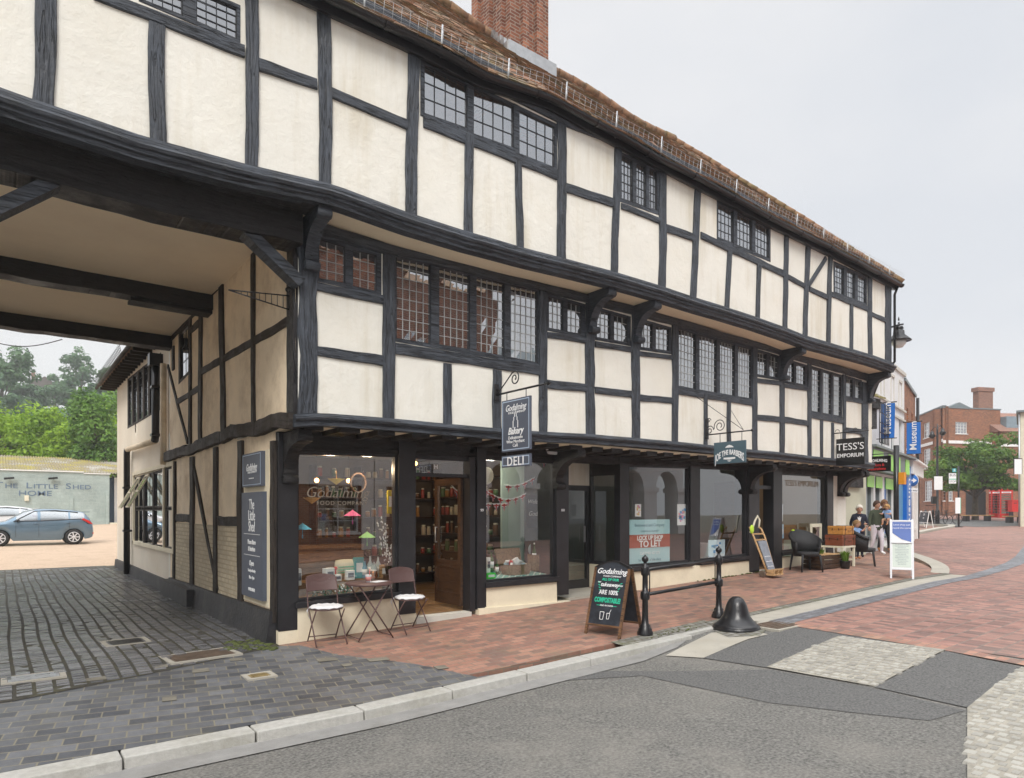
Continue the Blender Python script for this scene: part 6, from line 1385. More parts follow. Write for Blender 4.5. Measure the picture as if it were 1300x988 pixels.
# display platform and room fittings
zs0 = Z0(376, 764)
mb = MB(); mb.box(.26, .12, zs0-.2, 1.95, .62, zs0+.0); mb.box(.26, .5, zs0, 1.95, .9, zs0+.17); tag(mb.build('display_stand', M['floorwood']), 'two step wooden display stand filling the bottom of the left deli window', 'stand')
mb = MB(); mb.box(.3, 2.2, 1.02, 2.2, 2.55, 1.08); mb.box(.3, 2.25, .1, 2.2, 2.5, 1.02); tag(mb.build('shop_counter', M['wallwood']), 'long wooden counter inside the deli seen through the left window', 'counter')
mb = MB()
for k in range(6): mb.box(1.9, 3.6, .35+.38*k, 4.6, 3.95, .38+.38*k)
for x in (1.9, 2.8, 3.7, 4.58): mb.box(x, 3.6, .1, x+.03, 3.95, 2.5)
for k in range(6): mb.box(4.3, 1.4, .45+.36*k, 4.7, 3.5, .48+.36*k)
mb.build('x', M['oakdark']); sh = bpy.data.objects['x']; sh.name = 'wall_shelving'; tag(sh, 'dark wall shelving stocked with jars inside the deli doorway', 'shelving')
cols_ = [mk('jar_%s' % n, c, .4, .1, 5, 0) for n, c in (('amber', (.42, .2, .05)), ('cream', (.6, .5, .35)), ('red', (.4, .06, .04)), ('brown', (.15, .08, .04)), ('green', (.1, .2, .08)))]
jars = [[] for _ in cols_]
random.seed(11)
proto = []
for ci, m in enumerate(cols_):
    o = thing('shelf_jar', 'small preserve jar on the dark shelves deep inside the deli', 'jar', (0, 0, 0), 'jars on the deli shelving')
    mb = MB(); mb.lathe([(.04, 0), (.042, .10), (.03, .12), (.001, .12)], n=10); mb.build('jar', m, o, local=True); mb = MB(); mb.lathe([(.034, .12), (.034, .14), (.001, .14)], n=10); mb.build('lid', M['creampaint'], o, local=True); proto.append([o, 0])
def putjar(x, y, z):
    p = random.choice(proto)
    if p[1] == 0: p[0].location = (x, y, z); p[1] = 1
    else: c = dup(p[0], (x, y, z)); k = rnd(.75, 1.35); c.scale = (k, k, rnd(.6, 1.7))
for k in range(6):
    for j in range(19):
        if rnd(0, 1) < .85: putjar(2.0+.138*j+rnd(0, .03), 3.72, .382+.38*k)
for k in range(5):
    for j in range(12):
        putjar(4.45, 1.5+.165*j, .482+.36*k)
# pendant bulbs, plus added fill lights that brighten the shop window displays
def glow(p, e, r=.06, par=None, col=(1, .72, .45)):
    l = bpy.data.lights.new('shop_fill_light', 'POINT'); l.energy = e; l.shadow_soft_size = r; l.color = col; ob = bpy.data.objects.new('shop_fill_light', l); C.objects.link(ob); ob.location = p
glow((.9, .5, 2.2), 15); glow((1.5, .6, 2.25), 13); glow((3.6, .5, 2.3), 15, col=(1, .9, .78)); glow((3.2, 2.4, 2.3), 4); glow((12.4, 1.4, 2.4), 10, col=(1, .8, .58))
for (x, y, lb) in ((402, 610, 'left of two small glowing pendant bulbs in the deli window'), (442.5, 610.5, 'right of two small glowing pendant bulbs in the deli window'), (527, 588.5, 'small orange bulb seen in the deli fanlight')):
    c = E(x, y, 1.4 if x < 500 else .5); o = thing('pendant_bulb', lb, 'lamp', c, 'pendant bulbs in the deli')
    mb = MB(); mb.ball((0, 0, 0), .035, 12); mb.build('bulb', mk('warm_bulb', (.9, .5, .2), .4, 0, 3, 0, emit=((1, .45, .14), 9.)) if 'warm_bulb' not in bpy.data.materials else bpy.data.materials['warm_bulb'], o, local=True); mb = MB(); mb.tube([(0, 0, .03), (0, 0, 2.66-c.z)], .003, 4); mb.build('flex', M['joinery'], o, local=True)
blueg = mk('blue_glass_bottle', (.10, .26, .38), .1, .1, 3, 0); clearg = mk('pale_glass_bottle', (.42, .52, .55), .08, .1, 3, 0); greeng = mk('green_glass_bottle', (.03, .10, .03), .12, .1, 3, 0)
def bottle(p, h, r, m, label, grp='bottles in the deli windows', capm=None):
    o = thing('bottle', label, 'bottle', p, grp); mb = MB(); mb.lathe([(r*.95, 0), (r, .01), (r, h*.58), (r*.4, h*.74), (r*.34, h*.9), (r*.4, h*.93)], n=16); mb.build('glass_body', m, o, local=True)
    mb = MB(); mb.lathe([(r*.36, h*.9), (r*.36, h), (.001, h)], n=10); mb.build('cap', capm or M['signblack'], o, local=True); mb = MB(); mb.lathe([(r+.002, h*.2), (r+.002, h*.48)], n=16); mb.build('paper_label', PB, o, local=True)
zt1 = zs0+.17
def Xat(x, Y): return onY(x, 700, Y).x
bottle((Xat(463, .62), .62, zt1), .27, .04, blueg, 'blue glass bottle left of the group beside the copper pot in the deli window')
bottle((Xat(470, .66), .66, zt1), .33, .04, clearg, 'tallest clear glass bottle in the middle of the deli window group')
bottle((Xat(475, .60), .60, zt1), .25, .045, clearg, 'short clear bottle in front of the tall ones in the deli window')
bottle((Xat(480, .66), .66, zt1), .32, .042, clearg, 'tall clear bottle at the right of the deli window group')
def sbox(name, x, Y, z, w, d, h, m, label, cat='box', rz=0, grp=None):
    X = Xat(x, Y); o = thing(name, label, cat, (X, Y, z), grp, rz); mb = MB(); mb.box(-w/2, -d/2, 0, w/2, d/2, h); b = mb.build('carton', m, o, local=True); v = b.modifiers.new('b', 'BEVEL'); v.width = .006
    mb = MB(); mb.box(-w*.35, -d/2-.004, h*.3, w*.35, -d/2-.001, h*.75); mb.build('paper_label', PB if m != PB else M['slate'], o, local=True); return o
tealm = mk('teal_card', (.02, .30, .34), .6, .1, 3, 0)
sbox('gift_box', 455, .66, zt1, .14, .08, .30, tealm, 'teal patterned gift box standing behind the bottles')
sbox('gift_box', 486, .6, zt1, .10, .1, .18, M['pine'], 'small kraft box at the right end of the deli window display')
sbox('cake_box', 417, .45, zs0+.17, .16, .08, .19, PB, 'white leaning card box left in the deli window', rz=.4)
sbox('cake_box', 444, .5, zs0+.17, .12, .08, .14, PB, 'small white square box in front of the cushion in the deli window')
sbox('cake_box', 428, .5, zs0+.17, .10, .08, .09, PB, 'low white carton beside the green plant in the deli window')
sbox('cake_box', 378.5, .3, zs0+.17, .05, .12, .22, PB, 'white card box cut off by the left post of the deli window')
o = thing('cushion', 'striped cream cushion standing in the left deli window', 'cushion', (Xat(439, .7), .7, zt1)); mb = MB()
n = 8; G_ = {}
for i in range(n+1):
    for j in range(n+1):
        u, v_ = i/n*2-1, j/n*2-1; b = .06*(1-abs(u)**3)*(1-abs(v_)**3); 
        for s_ in (0, 1): G_[i, j, s_] = mb.V((u*.17*(1-.08*v_*v_), -b if s_ else b, .15+v_*.13*(1-.08*u*u)))
mb.smooth = True
for i in range(n):
    for j in range(n):
        for s_ in (0, 1): mb.F([G_[i, j, s_], G_[i+1, j, s_], G_[i+1, j+1, s_], G_[i, j+1, s_]])
mb.build('cover', M['creampaint'], o, local=True); mb = MB()
for z in (.09, .13, .17): mb.box(-.14, -.068, z, .14, -.062, z+.012)
mb.build('stripe', M['teal'], o, local=True)
mb = MB(); mb.lathe([(.001, 0), (.055, .01), (.065, .05), (.05, .09), (.055, .11)], (Xat(474, .45), .45, zs0+.17), 18); tag(mb.build('copper_pot', mk('copper', (.55, .22, .1), .25, .1, 3, 0, metal=.9)), 'small round copper pot in front of the bottles', 'pot')
mb = MB(); mb.ball((Xat(426, .55), .55, zt1+.17), .028, 10); mb.tube([(Xat(426, .55), .55, zt1), (Xat(426, .55), .55, zt1+.16)], .012, 6); tag(mb.build('red_ornament', M['redpaint']), 'small red topped ornament standing left of the cushion', 'ornament')
# flowers: green leaves with white blossoms in a low row
M['leaf_dk'] = leafmat('emerald_leaf', (.01, .14, .06), (.03, .30, .14), .2, 4)
for i, x in enumerate((402, 411, 420, 431, 441)):
    X = Xat(x, .22); o = thing('flower_bunch', 'bunch of white flowers with emerald leaves low in the left deli window', 'flowers', (X, .22, zs0), 'white flower bunches along the window sill')
    mb = MB()
    for k in range(46):
        a = rnd(0, 6.28); r = rnd(.0, .06); z = rnd(.02, .13); c = Vector((r*math.cos(a), r*math.sin(a)*.7, z)); d1_ = Vector((rnd(-1, 1), rnd(-1, 1), rnd(-.5, 1))).normalized(); d2_ = d1_.cross(Vector((rnd(-1, 1), 0, 1))).normalized(); mb.poly([c-d1_*.025, c+d2_*.012, c+d1_*.025, c-d2_*.012])
    mb.build('leaves', M['leaf_dk'], o, local=True); mb = MB()
    for k in range(7): a = rnd(0, 6.28); mb.ball((.05*math.cos(a), -.035+.02*math.sin(a), rnd(.06, .15)), .012, 6)
    mb.build('blossoms', PB, o, local=True)
# pussy willow branches
o = thing('willow_branches', 'tall branches with white catkins at the right of the left deli window', 'branches', (Xat(491, .45), .45, zs0+.17)); mb = MB(); mc = MB()
for k in range(13):
    a = rnd(-.42, .30); h = rnd(.6, .95); p0 = Vector((0, 0, .0)); p1 = Vector((a*.35, rnd(-.1, .1), h*.5)); p2_ = Vector((a*.75, rnd(-.15, .15), h)); mb.tube([p0, p1, p2_], .0035, 4)
    for j in range(9):
        t = rnd(.35, 1); q = p0.lerp(p1, t*2) if t < .5 else p1.lerp(p2_, t*2-1); mc.ball(q+Vector((rnd(-.012, .012), 0, 0)), .0105, 6, (1, 1, 1.6))
mb.build('twigs', M['oakdark'], o, local=True); mc.build('catkins', PB, o, local=True)
mb = MB(); mb.lathe([(.06, 0), (.07, .1), (.05, .2), (.06, .22)], (Xat(491, .45), .45, zs0+.0), 16); tag(mb.build('vase', M['oakdark']), 'dark vase holding the catkin branches', 'vase')
# lettering on the glass
lt = mk('gilt_letter', (.36, .31, .24), .5, .02, 3, 0)
text('Godalming', .20, ((X0(393)+X0(464))/2, .025, Z0(430, 626)), (1, 0, 0), (0, 0, 1), lt, W1, shear=.3, ext=.0008, bold=-.002); text('FOOD COMPANY', .075, ((X0(400)+X0(470))/2, .025, Z0(430, 639)), (1, 0, 0), (0, 0, 1), lt, W1, ext=.0008, space=1.25)
sbox('wall_calendar', 497, .5, 1.6, .14, .03, .34, mk('yellow_card', (.6, .5, .04), .6), 'yellow card hanging at the right edge of the left deli window', 'card')
mb = MB(); mb.tube([Vector((1.45+.12*math.cos(R(a)), .8, 2.05+.14*math.sin(R(a)))) for a in range(0, 360, 20)], .018, 6, closed=True); tag(mb.build('wreath', M['oakdark']), 'dark twig wreath hanging inside the left deli window', 'wreath')
# ================================================================== deli window, right
zs1 = Z0(614, 739.5)
mb = MB(); a, b = X0(616), X0(703); n = 10
for i in range(n):
    for j in range(6):
        x0_, x1_ = a+(b-a)*i/n, a+(b-a)*(i+1)/n; y0_, y1_ = .1+.10*j, .1+.10*(j+1); f = lambda x, y: zs1+.02+.09*(y-.1)+.02*noise.noise(Vector((x*4, y*5, 0)))
        mb.poly([(x0_, y0_, f(x0_, y0_)), (x1_, y0_, f(x1_, y0_)), (x1_, y1_, f(x1_, y1_)), (x0_, y1_, f(x0_, y1_))])
mb.box(a, .09, zs1-.1, b, .7, zs1+.01); mg = brickmat('teal_gingham', (.03, .27, .24), (.06, .36, .32), (.55, .68, .62), bw=.09, bh=.09, ms=.012, bump=0, rot=.785, offset=0, vari=.1)
tag(mb.build('gingham_cloth', mg), 'teal and white checked cloth covering the base of the right deli window', 'cloth')
def basket(x, Y, z, w, d, h, label, name='wicker_basket', lid=False):
    X = Xat(x, Y); o = thing(name, label, 'basket', (X, Y, z)); mb = MB(); n = 24
    prof = [(.88, 0), (1, h*.5), (1.02, h), (1.05, h+.012), (.98, h+.012), (.9, .02)]
    rings = [[mb.V((w/2*s_*math.copysign(abs(math.cos(2*math.pi*k/n))**.5, math.cos(2*math.pi*k/n)), d/2*s_*math.copysign(abs(math.sin(2*math.pi*k/n))**.5, math.sin(2*math.pi*k/n)), zz)) for k in range(n)] for s_, zz in prof]
    for A_, B2 in zip(rings, rings[1:]):
        for k in range(n): mb.F([A_[k], A_[(k+1) % n], B2[(k+1) % n], B2[k]])
    mb.F(rings[0]); mb.F(rings[-1]); mb.build('body', M['wicker'], o, local=True)
    if lid: mb = MB(); mb.hexa([(-w/2, d/2, h), (w/2, d/2, h), (w/2, d/2+.03, h), (-w/2, d/2+.03, h), (-w/2, d/2+.08, h+.26), (w/2, d/2+.08, h+.26), (w/2, d/2+.11, h+.26), (-w/2, d/2+.11, h+.26)]); mb.build('lid', M['wicker'], o, local=True)
    return o, X
o, Xk = basket(655, .38, zs1+.04, .50, .30, .16, 'open wicker hamper packed with white and red goods in the right deli window', lid=True)
cm = [PB, mk('red_pack', (.55, .03, .03), .5), M['creampaint'], mk('pink_pack', (.6, .35, .4), .5), mk('sky_pack', (.4, .5, .58), .5), PB]
for i in range(16):
    x, y, z = Xk+rnd(-.2, .2), .38+rnd(-.1, .12), zs1+.17+rnd(.0, .12); o = thing('food_packet', 'wrapped packet among the goods piled in the open window hamper', 'packet', (x, y, z), 'packets piled in the window hamper', rnd(-.8, .8)); mb = MB(); m_ = Matrix.Rotation(rnd(-.5, .5), 4, 'X') @ Matrix.Rotation(rnd(-.5, .5), 4, 'Y'); mb.bx(m_, rnd(.06, .13), rnd(.04, .07), rnd(.06, .12)); b = mb.build('wrapper', random.choice(cm), o, local=True); v = b.modifiers.new('b', 'BEVEL'); v.width = .012; v.segments = 2
o, Xk = basket(680, .5, zs1+.07, .24, .22, .26, 'tall round wicker basket holding bottles right of the hamper')
bottle((Xk-.03, .5, zs1+.2), .34, .035, greeng, 'dark wine bottle with pale foil leaning in the tall basket', capm=PB); bottle((Xk+.05, .52, zs1+.2), .30, .035, greeng, 'second dark bottle at the right side of the tall basket', capm=M['creampaint'])
mb = MB(); mb.lathe([(.105, -.008), (.11, 0), (.105, .008)], (Xk+.05, .63, zs1+.42), 24, 'y'); tag(mb.build('plate', clearg), 'round pale plate standing behind the tall basket', 'plate')
bottle((Xat(624, .3), .3, zs1+.12), .34, .038, greeng, 'green wine bottle at the left of the right deli window'); bottle((Xat(631, .42), .42, zs1+.06), .24, .03, greeng, 'smaller dark bottle beside the green wine bottle')
sbox('tin', 619, .25, zs1+.115, .07, .07, .24, PB, 'white and orange tall tin at the left edge of the right deli window')
sbox('gift_box', 620.5, .2, zs1+.03, .17, .14, .085, mk('bright_green_box', (.05, .65, .05), .4), 'flat bright green box in the front left corner of the right deli window')
def bunting(pts, Y, n, label, skip=()):
    P_ = [E(x, y, Y) for x, y in pts]; o = thing('bunting', label, 'bunting', P_[0], 'flag bunting strings in the deli window')
    C_ = []
    for i in range(n+1):
        t = i/n*(len(P_)-1); k = min(int(t), len(P_)-2); C_.append(P_[k].lerp(P_[k+1], t-k))
    mb = MB(); mb.tube(C_, .005, 4); mb.build('tape', PB, o)
    for i in range(n):
        p, q = C_[i], C_[i+1]; c = p.lerp(q, .5); u = (q-p).normalized(); w = (q-p).length*.42; d = Vector((0, 0, -1)); h = .115
        mb = MB(); mb.poly([c-u*w, c+u*w, c+d*h]); f = mb.build('pennant', M['bluecloth'], o)
        off = Vector((0, -.002, 0)); mr = MB(); mr.poly([c-u*.018+off, c+u*.018+off, c+d*h+u*.004+off, c+d*h-u*.004+off]); mr.poly([c-u*w*.86+d*.018+off, c+u*w*.86+d*.018+off, c+u*w*.66+d*.042+off, c-u*w*.66+d*.042+off]); 
        off2 = Vector((0, -.001, 0)); mw = MB(); mw.poly([c-u*.032+off2, c+u*.032+off2, c+d*(h-.004)+u*.006+off2, c+d*(h-.004)-u*.006+off2]); mw.poly([c-u*w*.95+d*.008+off2, c+u*w*.95+d*.008+off2, c+u*w*.56+d*.054+off2, c-u*w*.56+d*.054+off2])
        for s_ in (-1, 1): mw.poly([c+u*s_*w*.95+off2, c+u*s_*w*.7+off2, c+d*h*.75+off2])
        mr.build('red_cross', M['redcloth'], f, fix=0); mw.build('white_cross', PB, f, fix=0)
    return o
M['bluecloth'] = mk('flag_blue', (.02, .03, .16), .8); M['redcloth'] = mk('flag_red', (.5, .03, .03), .8)
bunting([(614.5, 620), (625, 628.5), (640, 634), (655, 633), (668, 626)], .14, 6, 'upper string of small flag bunting across the right deli window')
bunting([(614.5, 639), (630, 640), (645, 639)], .12, 3, 'short low string of flag bunting at the left of the right deli window')
bunting([(640, 616), (655, 617), (668, 612), (680, 605)], .3, 4, 'faint string of flag bunting deep in the right deli window')
bunting([(684, 583), (697, 586)], .12, 1, 'single flag pennant in the top right corner of the deli window')
bunting([(573, 616), (588, 631), (592, 634)], .55, 2, 'flag bunting hanging on the open deli door')
a, b = Xat(668, .45), Xat(699, .45); z0, z1 = E(680, 670, .45).z, E(680, 628, .45).z
o = thing('window_blackboard', 'dark slate board with chalk script hanging at the right of the deli window', 'board', (a, .45, z0)); mb = MB(); mb.box(a, .44, z0, b, .47, z1); mb.build('slate', M['chalk'], o)
for t, s_, zz in (('Welcome to', .10, .78), ('Godalming', .11, .42)): text(t, s_, ((a+b)/2, .436, z0+(z1-z0)*zz), (1, 0, 0), (0, 0, 1), SW, o, shear=.35)
mb = MB(); mb.box(a-.25, .80, .5, 4.7, .84, 2.6); tag(mb.build('display_backing', mk('pale_green_panel', (.34, .43, .39), .7, .05, 3, 0)), 'pale green backing panel behind the right deli window display', 'panel')
mb = MB(); mb.lathe([(.001, 0), (.12, .005), (.14, .03), (.12, .04), (.001, .035)], (0, 0, 0), 20, 'y'); o = mb.build('round_plaque', M['creampaint']); o.location = E(619, 604, .3); tag(o, 'round pale plaque hanging top left in the right deli window', 'plaque')
# ================================================================== vacant shop and far shop windows
a, b = X0(801), X0(853); z0, z1 = Z0(803, 721), Z0(803, 660); zc0, zc1 = Z0(803, 693), Z0(803, 680)
o = thing('to_let_sign', 'pale blue and brown red window sign reading LOCK UP SHOP TO LET', 'sign', (a, .06, z0)); pb = mk('pale_turquoise', (.40, .62, .66), .6, .03, 3, 0)
mb = MB(); mb.box(a, .052, z0, b, .06, z1); mb.build('board', pb, o); mb = MB(); mb.box(a, .046, z0+(z1-z0)*.40, b, .052, z0+(z1-z0)*.68); mb.build('red_band', mk('brown_red', (.36, .065, .03), .6, .04, 3, 0), o)
def gtxt(o, t, s_, x, z, m, **k): return text(t, s_, (x, .043, z), (1, 0, 0), (0, 0, 1), m, o, **k)
cx_ = (a+b)/2; gtxt(o, 'LOCK UP SHOP', .115, cx_, z0+(z1-z0)*.605, SW, bold=.003, sx=.9); gtxt(o, 'TO LET', .17, cx_, z0+(z1-z0)*.475, SW, bold=.004, sx=1.1)
gtm = mk('grey_blue_text', (.16, .30, .36), .6); text('Bentwood and Company', .085, (cx_, .050, z0+(z1-z0)*.88), (1, 0, 0), (0, 0, 1), gtm, o, bold=.001, sx=.98); text('COMMERCIAL PROPERTY', .045, (cx_, .050, z0+(z1-z0)*.75), (1, 0, 0), (0, 0, 1), gtm, o)
text('Call 01483 427 575', .07, (cx_, .050, z0+(z1-z0)*.28), (1, 0, 0), (0, 0, 1), SW, o); text('for details of this shop', .07, (cx_, .050, z0+(z1-z0)*.14), (1, 0, 0), (0, 0, 1), gtm, o)
def poster(x0, x1, yt_, yb, label, cs):
    a, b = X0(x0), X0(x1); z1, z0 = Z0(x0, yt_), Z0(x0, yb); o = thing('window_poster', label, 'poster', (a, .05, z0)); mb = MB(); mb.box(a, .05, z0, b, .056, z1); mb.build('sheet', cs[0], o)
    for i, c in enumerate(cs[1:]):
        mb = MB()
        for k in range(5):
            u, v_ = rnd(.12, .7), rnd(.08, .8); w, h = rnd(.1, .25), rnd(.06, .16); mb.box(a+(b-a)*u, .047-.0005*i, z0+(z1-z0)*v_, a+(b-a)*(u+w), .0495, z0+(z1-z0)*(v_+h))
        mb.build('print', c, o)
pk = [mk('p_blue', (.05, .30, .62), .5), mk('p_orange', (.8, .35, .08), .5), mk('p_pink', (.7, .2, .4), .5), mk('p_yellow', (.8, .6, .1), .5)]
poster(809, 816.5, 640, 656, 'small bright poster above the to let sign', [PB]+pk[1:]); poster(862.5, 874, 640, 667, 'larger colourful blue and orange poster beside the middle window post', [PB, pk[0], pk[1], pk[2], pk[0]])
poster(902, 923, 686, 710, 'pale blue notice low in the second vacant shop window', [mk('p_pale', (.6, .72, .8), .5), PB, pk[0]]); poster(993, 997.5, 666, 684, 'narrow blue and white poster at the left edge of the far shop window', [mk('p_sky', (.35, .6, .8), .5), PB]); poster(993.5, 996.5, 640, 662, 'narrow white notice above the blue poster in the far shop window', [PB, pk[0]])
text("TESS'S EMPORIUM", .19, ((X0(994)+X0(1044))/2, .022, Z0(1010, 614)), (1, 0, 0), (0, 0, 1), lt, W5, ext=.0008)
o = thing('white_basket', 'pale planter tub standing inside the second vacant shop window', 'tub', (Xat(893, .8), .8, .62)); mb = MB(); mb.lathe([(.10, 0), (.16, .3), (.17, .31), (.15, .31), (.09, .03)], n=16); mb.build('tub', PB, o, local=True); mb = MB(); mb.box(-.3, -.2, -.42, .3, .2, 0); mb.build('base', M['interior_gr'], o, local=True)
# far shop goods
X5, X6 = X0(992), X0(1045)
o = thing('glass_case_table', 'small pale blue table with goods inside the far shop window', 'table', (12.0, .8, .36)); mb = MB(); mb.box(-.35, -.22, .66, .35, .22, .70); mb.build('tabletop', clearg, o, local=True)
for x in (-.32, .32):
    for y in (-.19, .19): mb = MB(); mb.box(x-.02, y-.02, 0, x+.02, y+.02, .66); mb.build('leg', PB, o, local=True)
o = thing('wooden_chest', 'brown wooden chest standing behind the pale table in the far shop', 'chest', (12.4, 1.8, .36)); mb = MB(); mb.box(-.6, -.25, 0, .5, .25, 1.0); mb.build('carcass', M['oak'], o, local=True)
for k in range(3): mb = MB(); mb.box(-.56, -.27, .08+.3*k, .46, -.25, .34+.3*k); mb.build('drawer', M['oak'], o, local=True)
o = thing('chest_of_drawers', 'small pale green chest of drawers low in the far shop window', 'chest', (13.0, .6, .36)); mb = MB(); mb.box(-.2, -.15, 0, .2, .15, .55); mb.build('carcass', mk('duck_egg', (.42, .52, .44), .6), o, local=True)
for k in range(3): mb = MB(); mb.box(-.17, -.165, .05+.17*k, .17, -.15, .19+.17*k); mb.build('drawer', M['creampaint'], o, local=True)
o = thing('dress_form', 'dark upright mannequin form just inside the far shop doorway', 'mannequin', (X0(972)+.35, .9, .36)); mb = MB(); mb.lathe([(.001, .75), (.15, .78), (.13, .95), (.11, 1.05), (.16, 1.3), (.12, 1.42), (.05, 1.46), (.045, 1.52), (.001, 1.54)], n=16); mb.build('torso', M['oakdark'], o, local=True); mb = MB(); mb.tube([(0, 0, 0), (0, 0, .78)], .02, 6); mb.lathe([(.16, 0), (.15, .03), (.001, .04)], n=12); mb.build('stand', M['oakdark'], o, local=True)
# ================================================================== vegetation
def foliage(name, blobs, n, size, mat, parent=None, upb=.4, flat=1.):
    """leaf quads scattered through clumps: blobs = [(centre, (rx,ry,rz))]"""
    off = world_loc(parent) if parent else Vector((0, 0, 0)); V = []; F = []; rn = []
    tot = sum(b[1][0]*b[1][1]+b[1][1]*b[1][2] for b in blobs)
    for c, r in blobs:
        k = max(8, int(n*(r[0]*r[1]+r[1]*r[2])/tot)); tone = random.random(); c = Vector(c)
        for _ in range(k):
            d = Vector((random.gauss(0, 1), random.gauss(0, 1), random.gauss(0, 1))).normalized()
            if d.z < -.3: d.z *= .5
            t = rnd(.45, 1.08)**.6
            p = c+Vector((d.x*r[0], d.y*r[1], d.z*r[2]*flat))*t-off
            nn = (d+Vector((rnd(-1, 1), rnd(-1, 1), rnd(-1, 1)))*.8+Vector((0, 0, upb))).normalized()
            a = nn.cross(Vector((rnd(-1, 1), rnd(-1, 1), rnd(-1, 1)))).normalized(); b = nn.cross(a); s_ = size*rnd(.6, 1.3); i = len(V)
            V += [p-a*s_*.5, p+b*s_*.28, p+a*s_*.5, p-b*s_*.28]; F.append((i, i+1, i+2, i+3)); rn.append(tone*.6+random.random()*.4)
    me = bpy.data.meshes.new(name); me.from_pydata(V, [], F); me.materials.append(mat)
    at_ = me.attributes.new('rnd', 'FLOAT', 'FACE'); at_.data.foreach_set('value', rn)
    o = bpy.data.objects.new(name, me); C.objects.link(o)
    if parent: o.parent = parent
    return o
def tree(name, label, cat_, base, H, crown, mat, n, leaf, sub=26, trunk=.18, tr_h=.35, group=None, tmat=None, gap=.75, lump=.42):
    """crown: (rx, ry, rz) ellipsoid centred at H-rz"""
    base = Vector(base); o = thing(name, label, cat_, base, group); rx, ry, rz = crown; cz = H-rz*.92
    subs = []
    for i in range(sub):
        d = Vector((random.gauss(0, 1), random.gauss(0, 1), random.gauss(0, 1))).normalized()
        if d.z < -.5: d.z = -.5
        t = rnd(.35, gap); k = rnd(.7, 1.25)*lump
        subs.append((base+Vector((d.x*rx*t, d.y*ry*t, cz+d.z*rz*t)), (rx*k, ry*k, rz*k*.75)))
    mb = MB(); top = base+Vector((0, 0, cz+rz*.2))
    mb.tube([base+Vector((0, 0, -.2)), base+Vector((rnd(-.1, .1), 0, H*tr_h*.6)), top], [trunk*1.25, trunk, trunk*.35], 8)
    st = base+Vector((0, 0, H*tr_h*.8))
    for c, r in subs[:max(5, sub//3)]:
        s0 = st.lerp(top, rnd(0, .7)); m_ = s0.lerp(c, .5)+Vector((0, 0, -.05*H*rnd(0, 1))); mb.tube([s0, m_, c], [trunk*.45, trunk*.3, trunk*.1], 6)
    mb.build('trunk', tmat or M['bark'], o); foliage('crown', subs, n, leaf, mat, o); return o
M['bark'] = mk('bark', (.10, .085, .065), .95, .3, 6, .6, 20)
M['lf_bright'] = leafmat('bright_leaf', (.085, .20, .012), (.30, .46, .035), .35, .5)
M['lf_mid'] = leafmat('mid_leaf', (.05, .13, .02), (.16, .30, .05), .3, .5)
M['lf_hazed'] = leafmat('hazed_hill_leaf', (.045, .10, .05), (.13, .23, .10), .3, .2)  # hill leaves paled and blued: distance haze put into the colour
M['lf_plane'] = leafmat('street_leaf', (.02, .07, .012), (.13, .23, .035), .3, .8)
# ================================================================== the yard: shed, cars, hedge
YS = 44.
def SY(x, y, Y=YS): return onY(x, y, Y)
o = thing('workshop_building', 'long low pale green painted brick workshop with a mossy corrugated roof behind the parked cars', 'workshop', (SY(60, 660).x, YS, g(0, YS)))
XL, XR = SY(-140, 600).x, SY(139, 600).x; XM = SY(106, 600).x; h1, h2 = SY(50, 598.5).z, SY(120, 602).z
mb = MB(); mb.box(XL, YS, .2, XM, YS+.3, h1); mb.box(XM, YS+.003, .2, XR, YS+.303, h2); mb.box(XR-.3, YS+.2, .2, XR, YS+9, h2); mb.build('wall', M['brick_green'], o)
mb = MB(); mb.box(XL, YS-.08, h1, XM, YS+.35, h1+.07); mb.box(XM, YS-.08, h2, XR+.05, YS+.35, h2+.06); mb.build('coping', M['white'], o)
mb = MB(); n = 420; xr = SY(150, 600).x+1.6; prev = None
for i in range(n+1):
    x = XL+(xr-XL)*i/n; w = .045*math.sin(i*math.pi/2.5*1.0); q = (mb.V((x, YS+.1, h1-.0+w)), mb.V((x, YS+8.5, h1+1.5+w)))
    if prev: mb.F([prev[0], q[0], q[1], prev[1]])
    prev = q
mr, nt_, bb = newmat('corrugated_lichen'); Lk = nt_.links
tcn = N(nt_, 'ShaderNodeTexCoord'); nzn = N(nt_, 'ShaderNodeTexNoise', i_Scale=.5, i_Detail=6., i_Roughness=.7); Lk.new(tcn.outputs['Object'], nzn.inputs[0]); rr = ramp(nt_, [(.36, (.46, .44, .40)), (.48, (.26, .22, .15)), (.60, (.40, .34, .07)), (.72, (.20, .17, .10))]); Lk.new(nzn.outputs[0], rr.inputs[0]); Lk.new(rr.outputs[0], bb.inputs['Base Color']); bb.inputs['Roughness'].default_value = .9
mb.build('corrugated_roof', mr, o)
navy = mk('faded_blue_letter', (.13, .19, .27), .8, .1, 4, 0)
pxm = (SY(60, 620)-SY(59, 620)).x
def shedtext(x, y, parts):
    cx = SY(x, y).x
    for body, s_ in parts:
        t = text(body, s_, (cx, YS-.012, SY(x, y).z-.14), (1, 0, 0), (0, 0, 1), navy, o, align='LEFT', sx=1.35, ext=.004, bold=.004); t.data.update(); w = max(v.co.x for v in t.data.vertices)-min(v.co.x for v in t.data.vertices)
        for v in t.data.vertices: v.co.z += s_*.36
        cx += w+.09+(.35 if body.endswith(' ') else 0)
shedtext(-7, 617, (('T', .52), ('HE ', .40), ('L', .52), ('ITTLE ', .40), ('S', .52), ('HED', .40))); shedtext(23, 627, (('HOME', .46),))
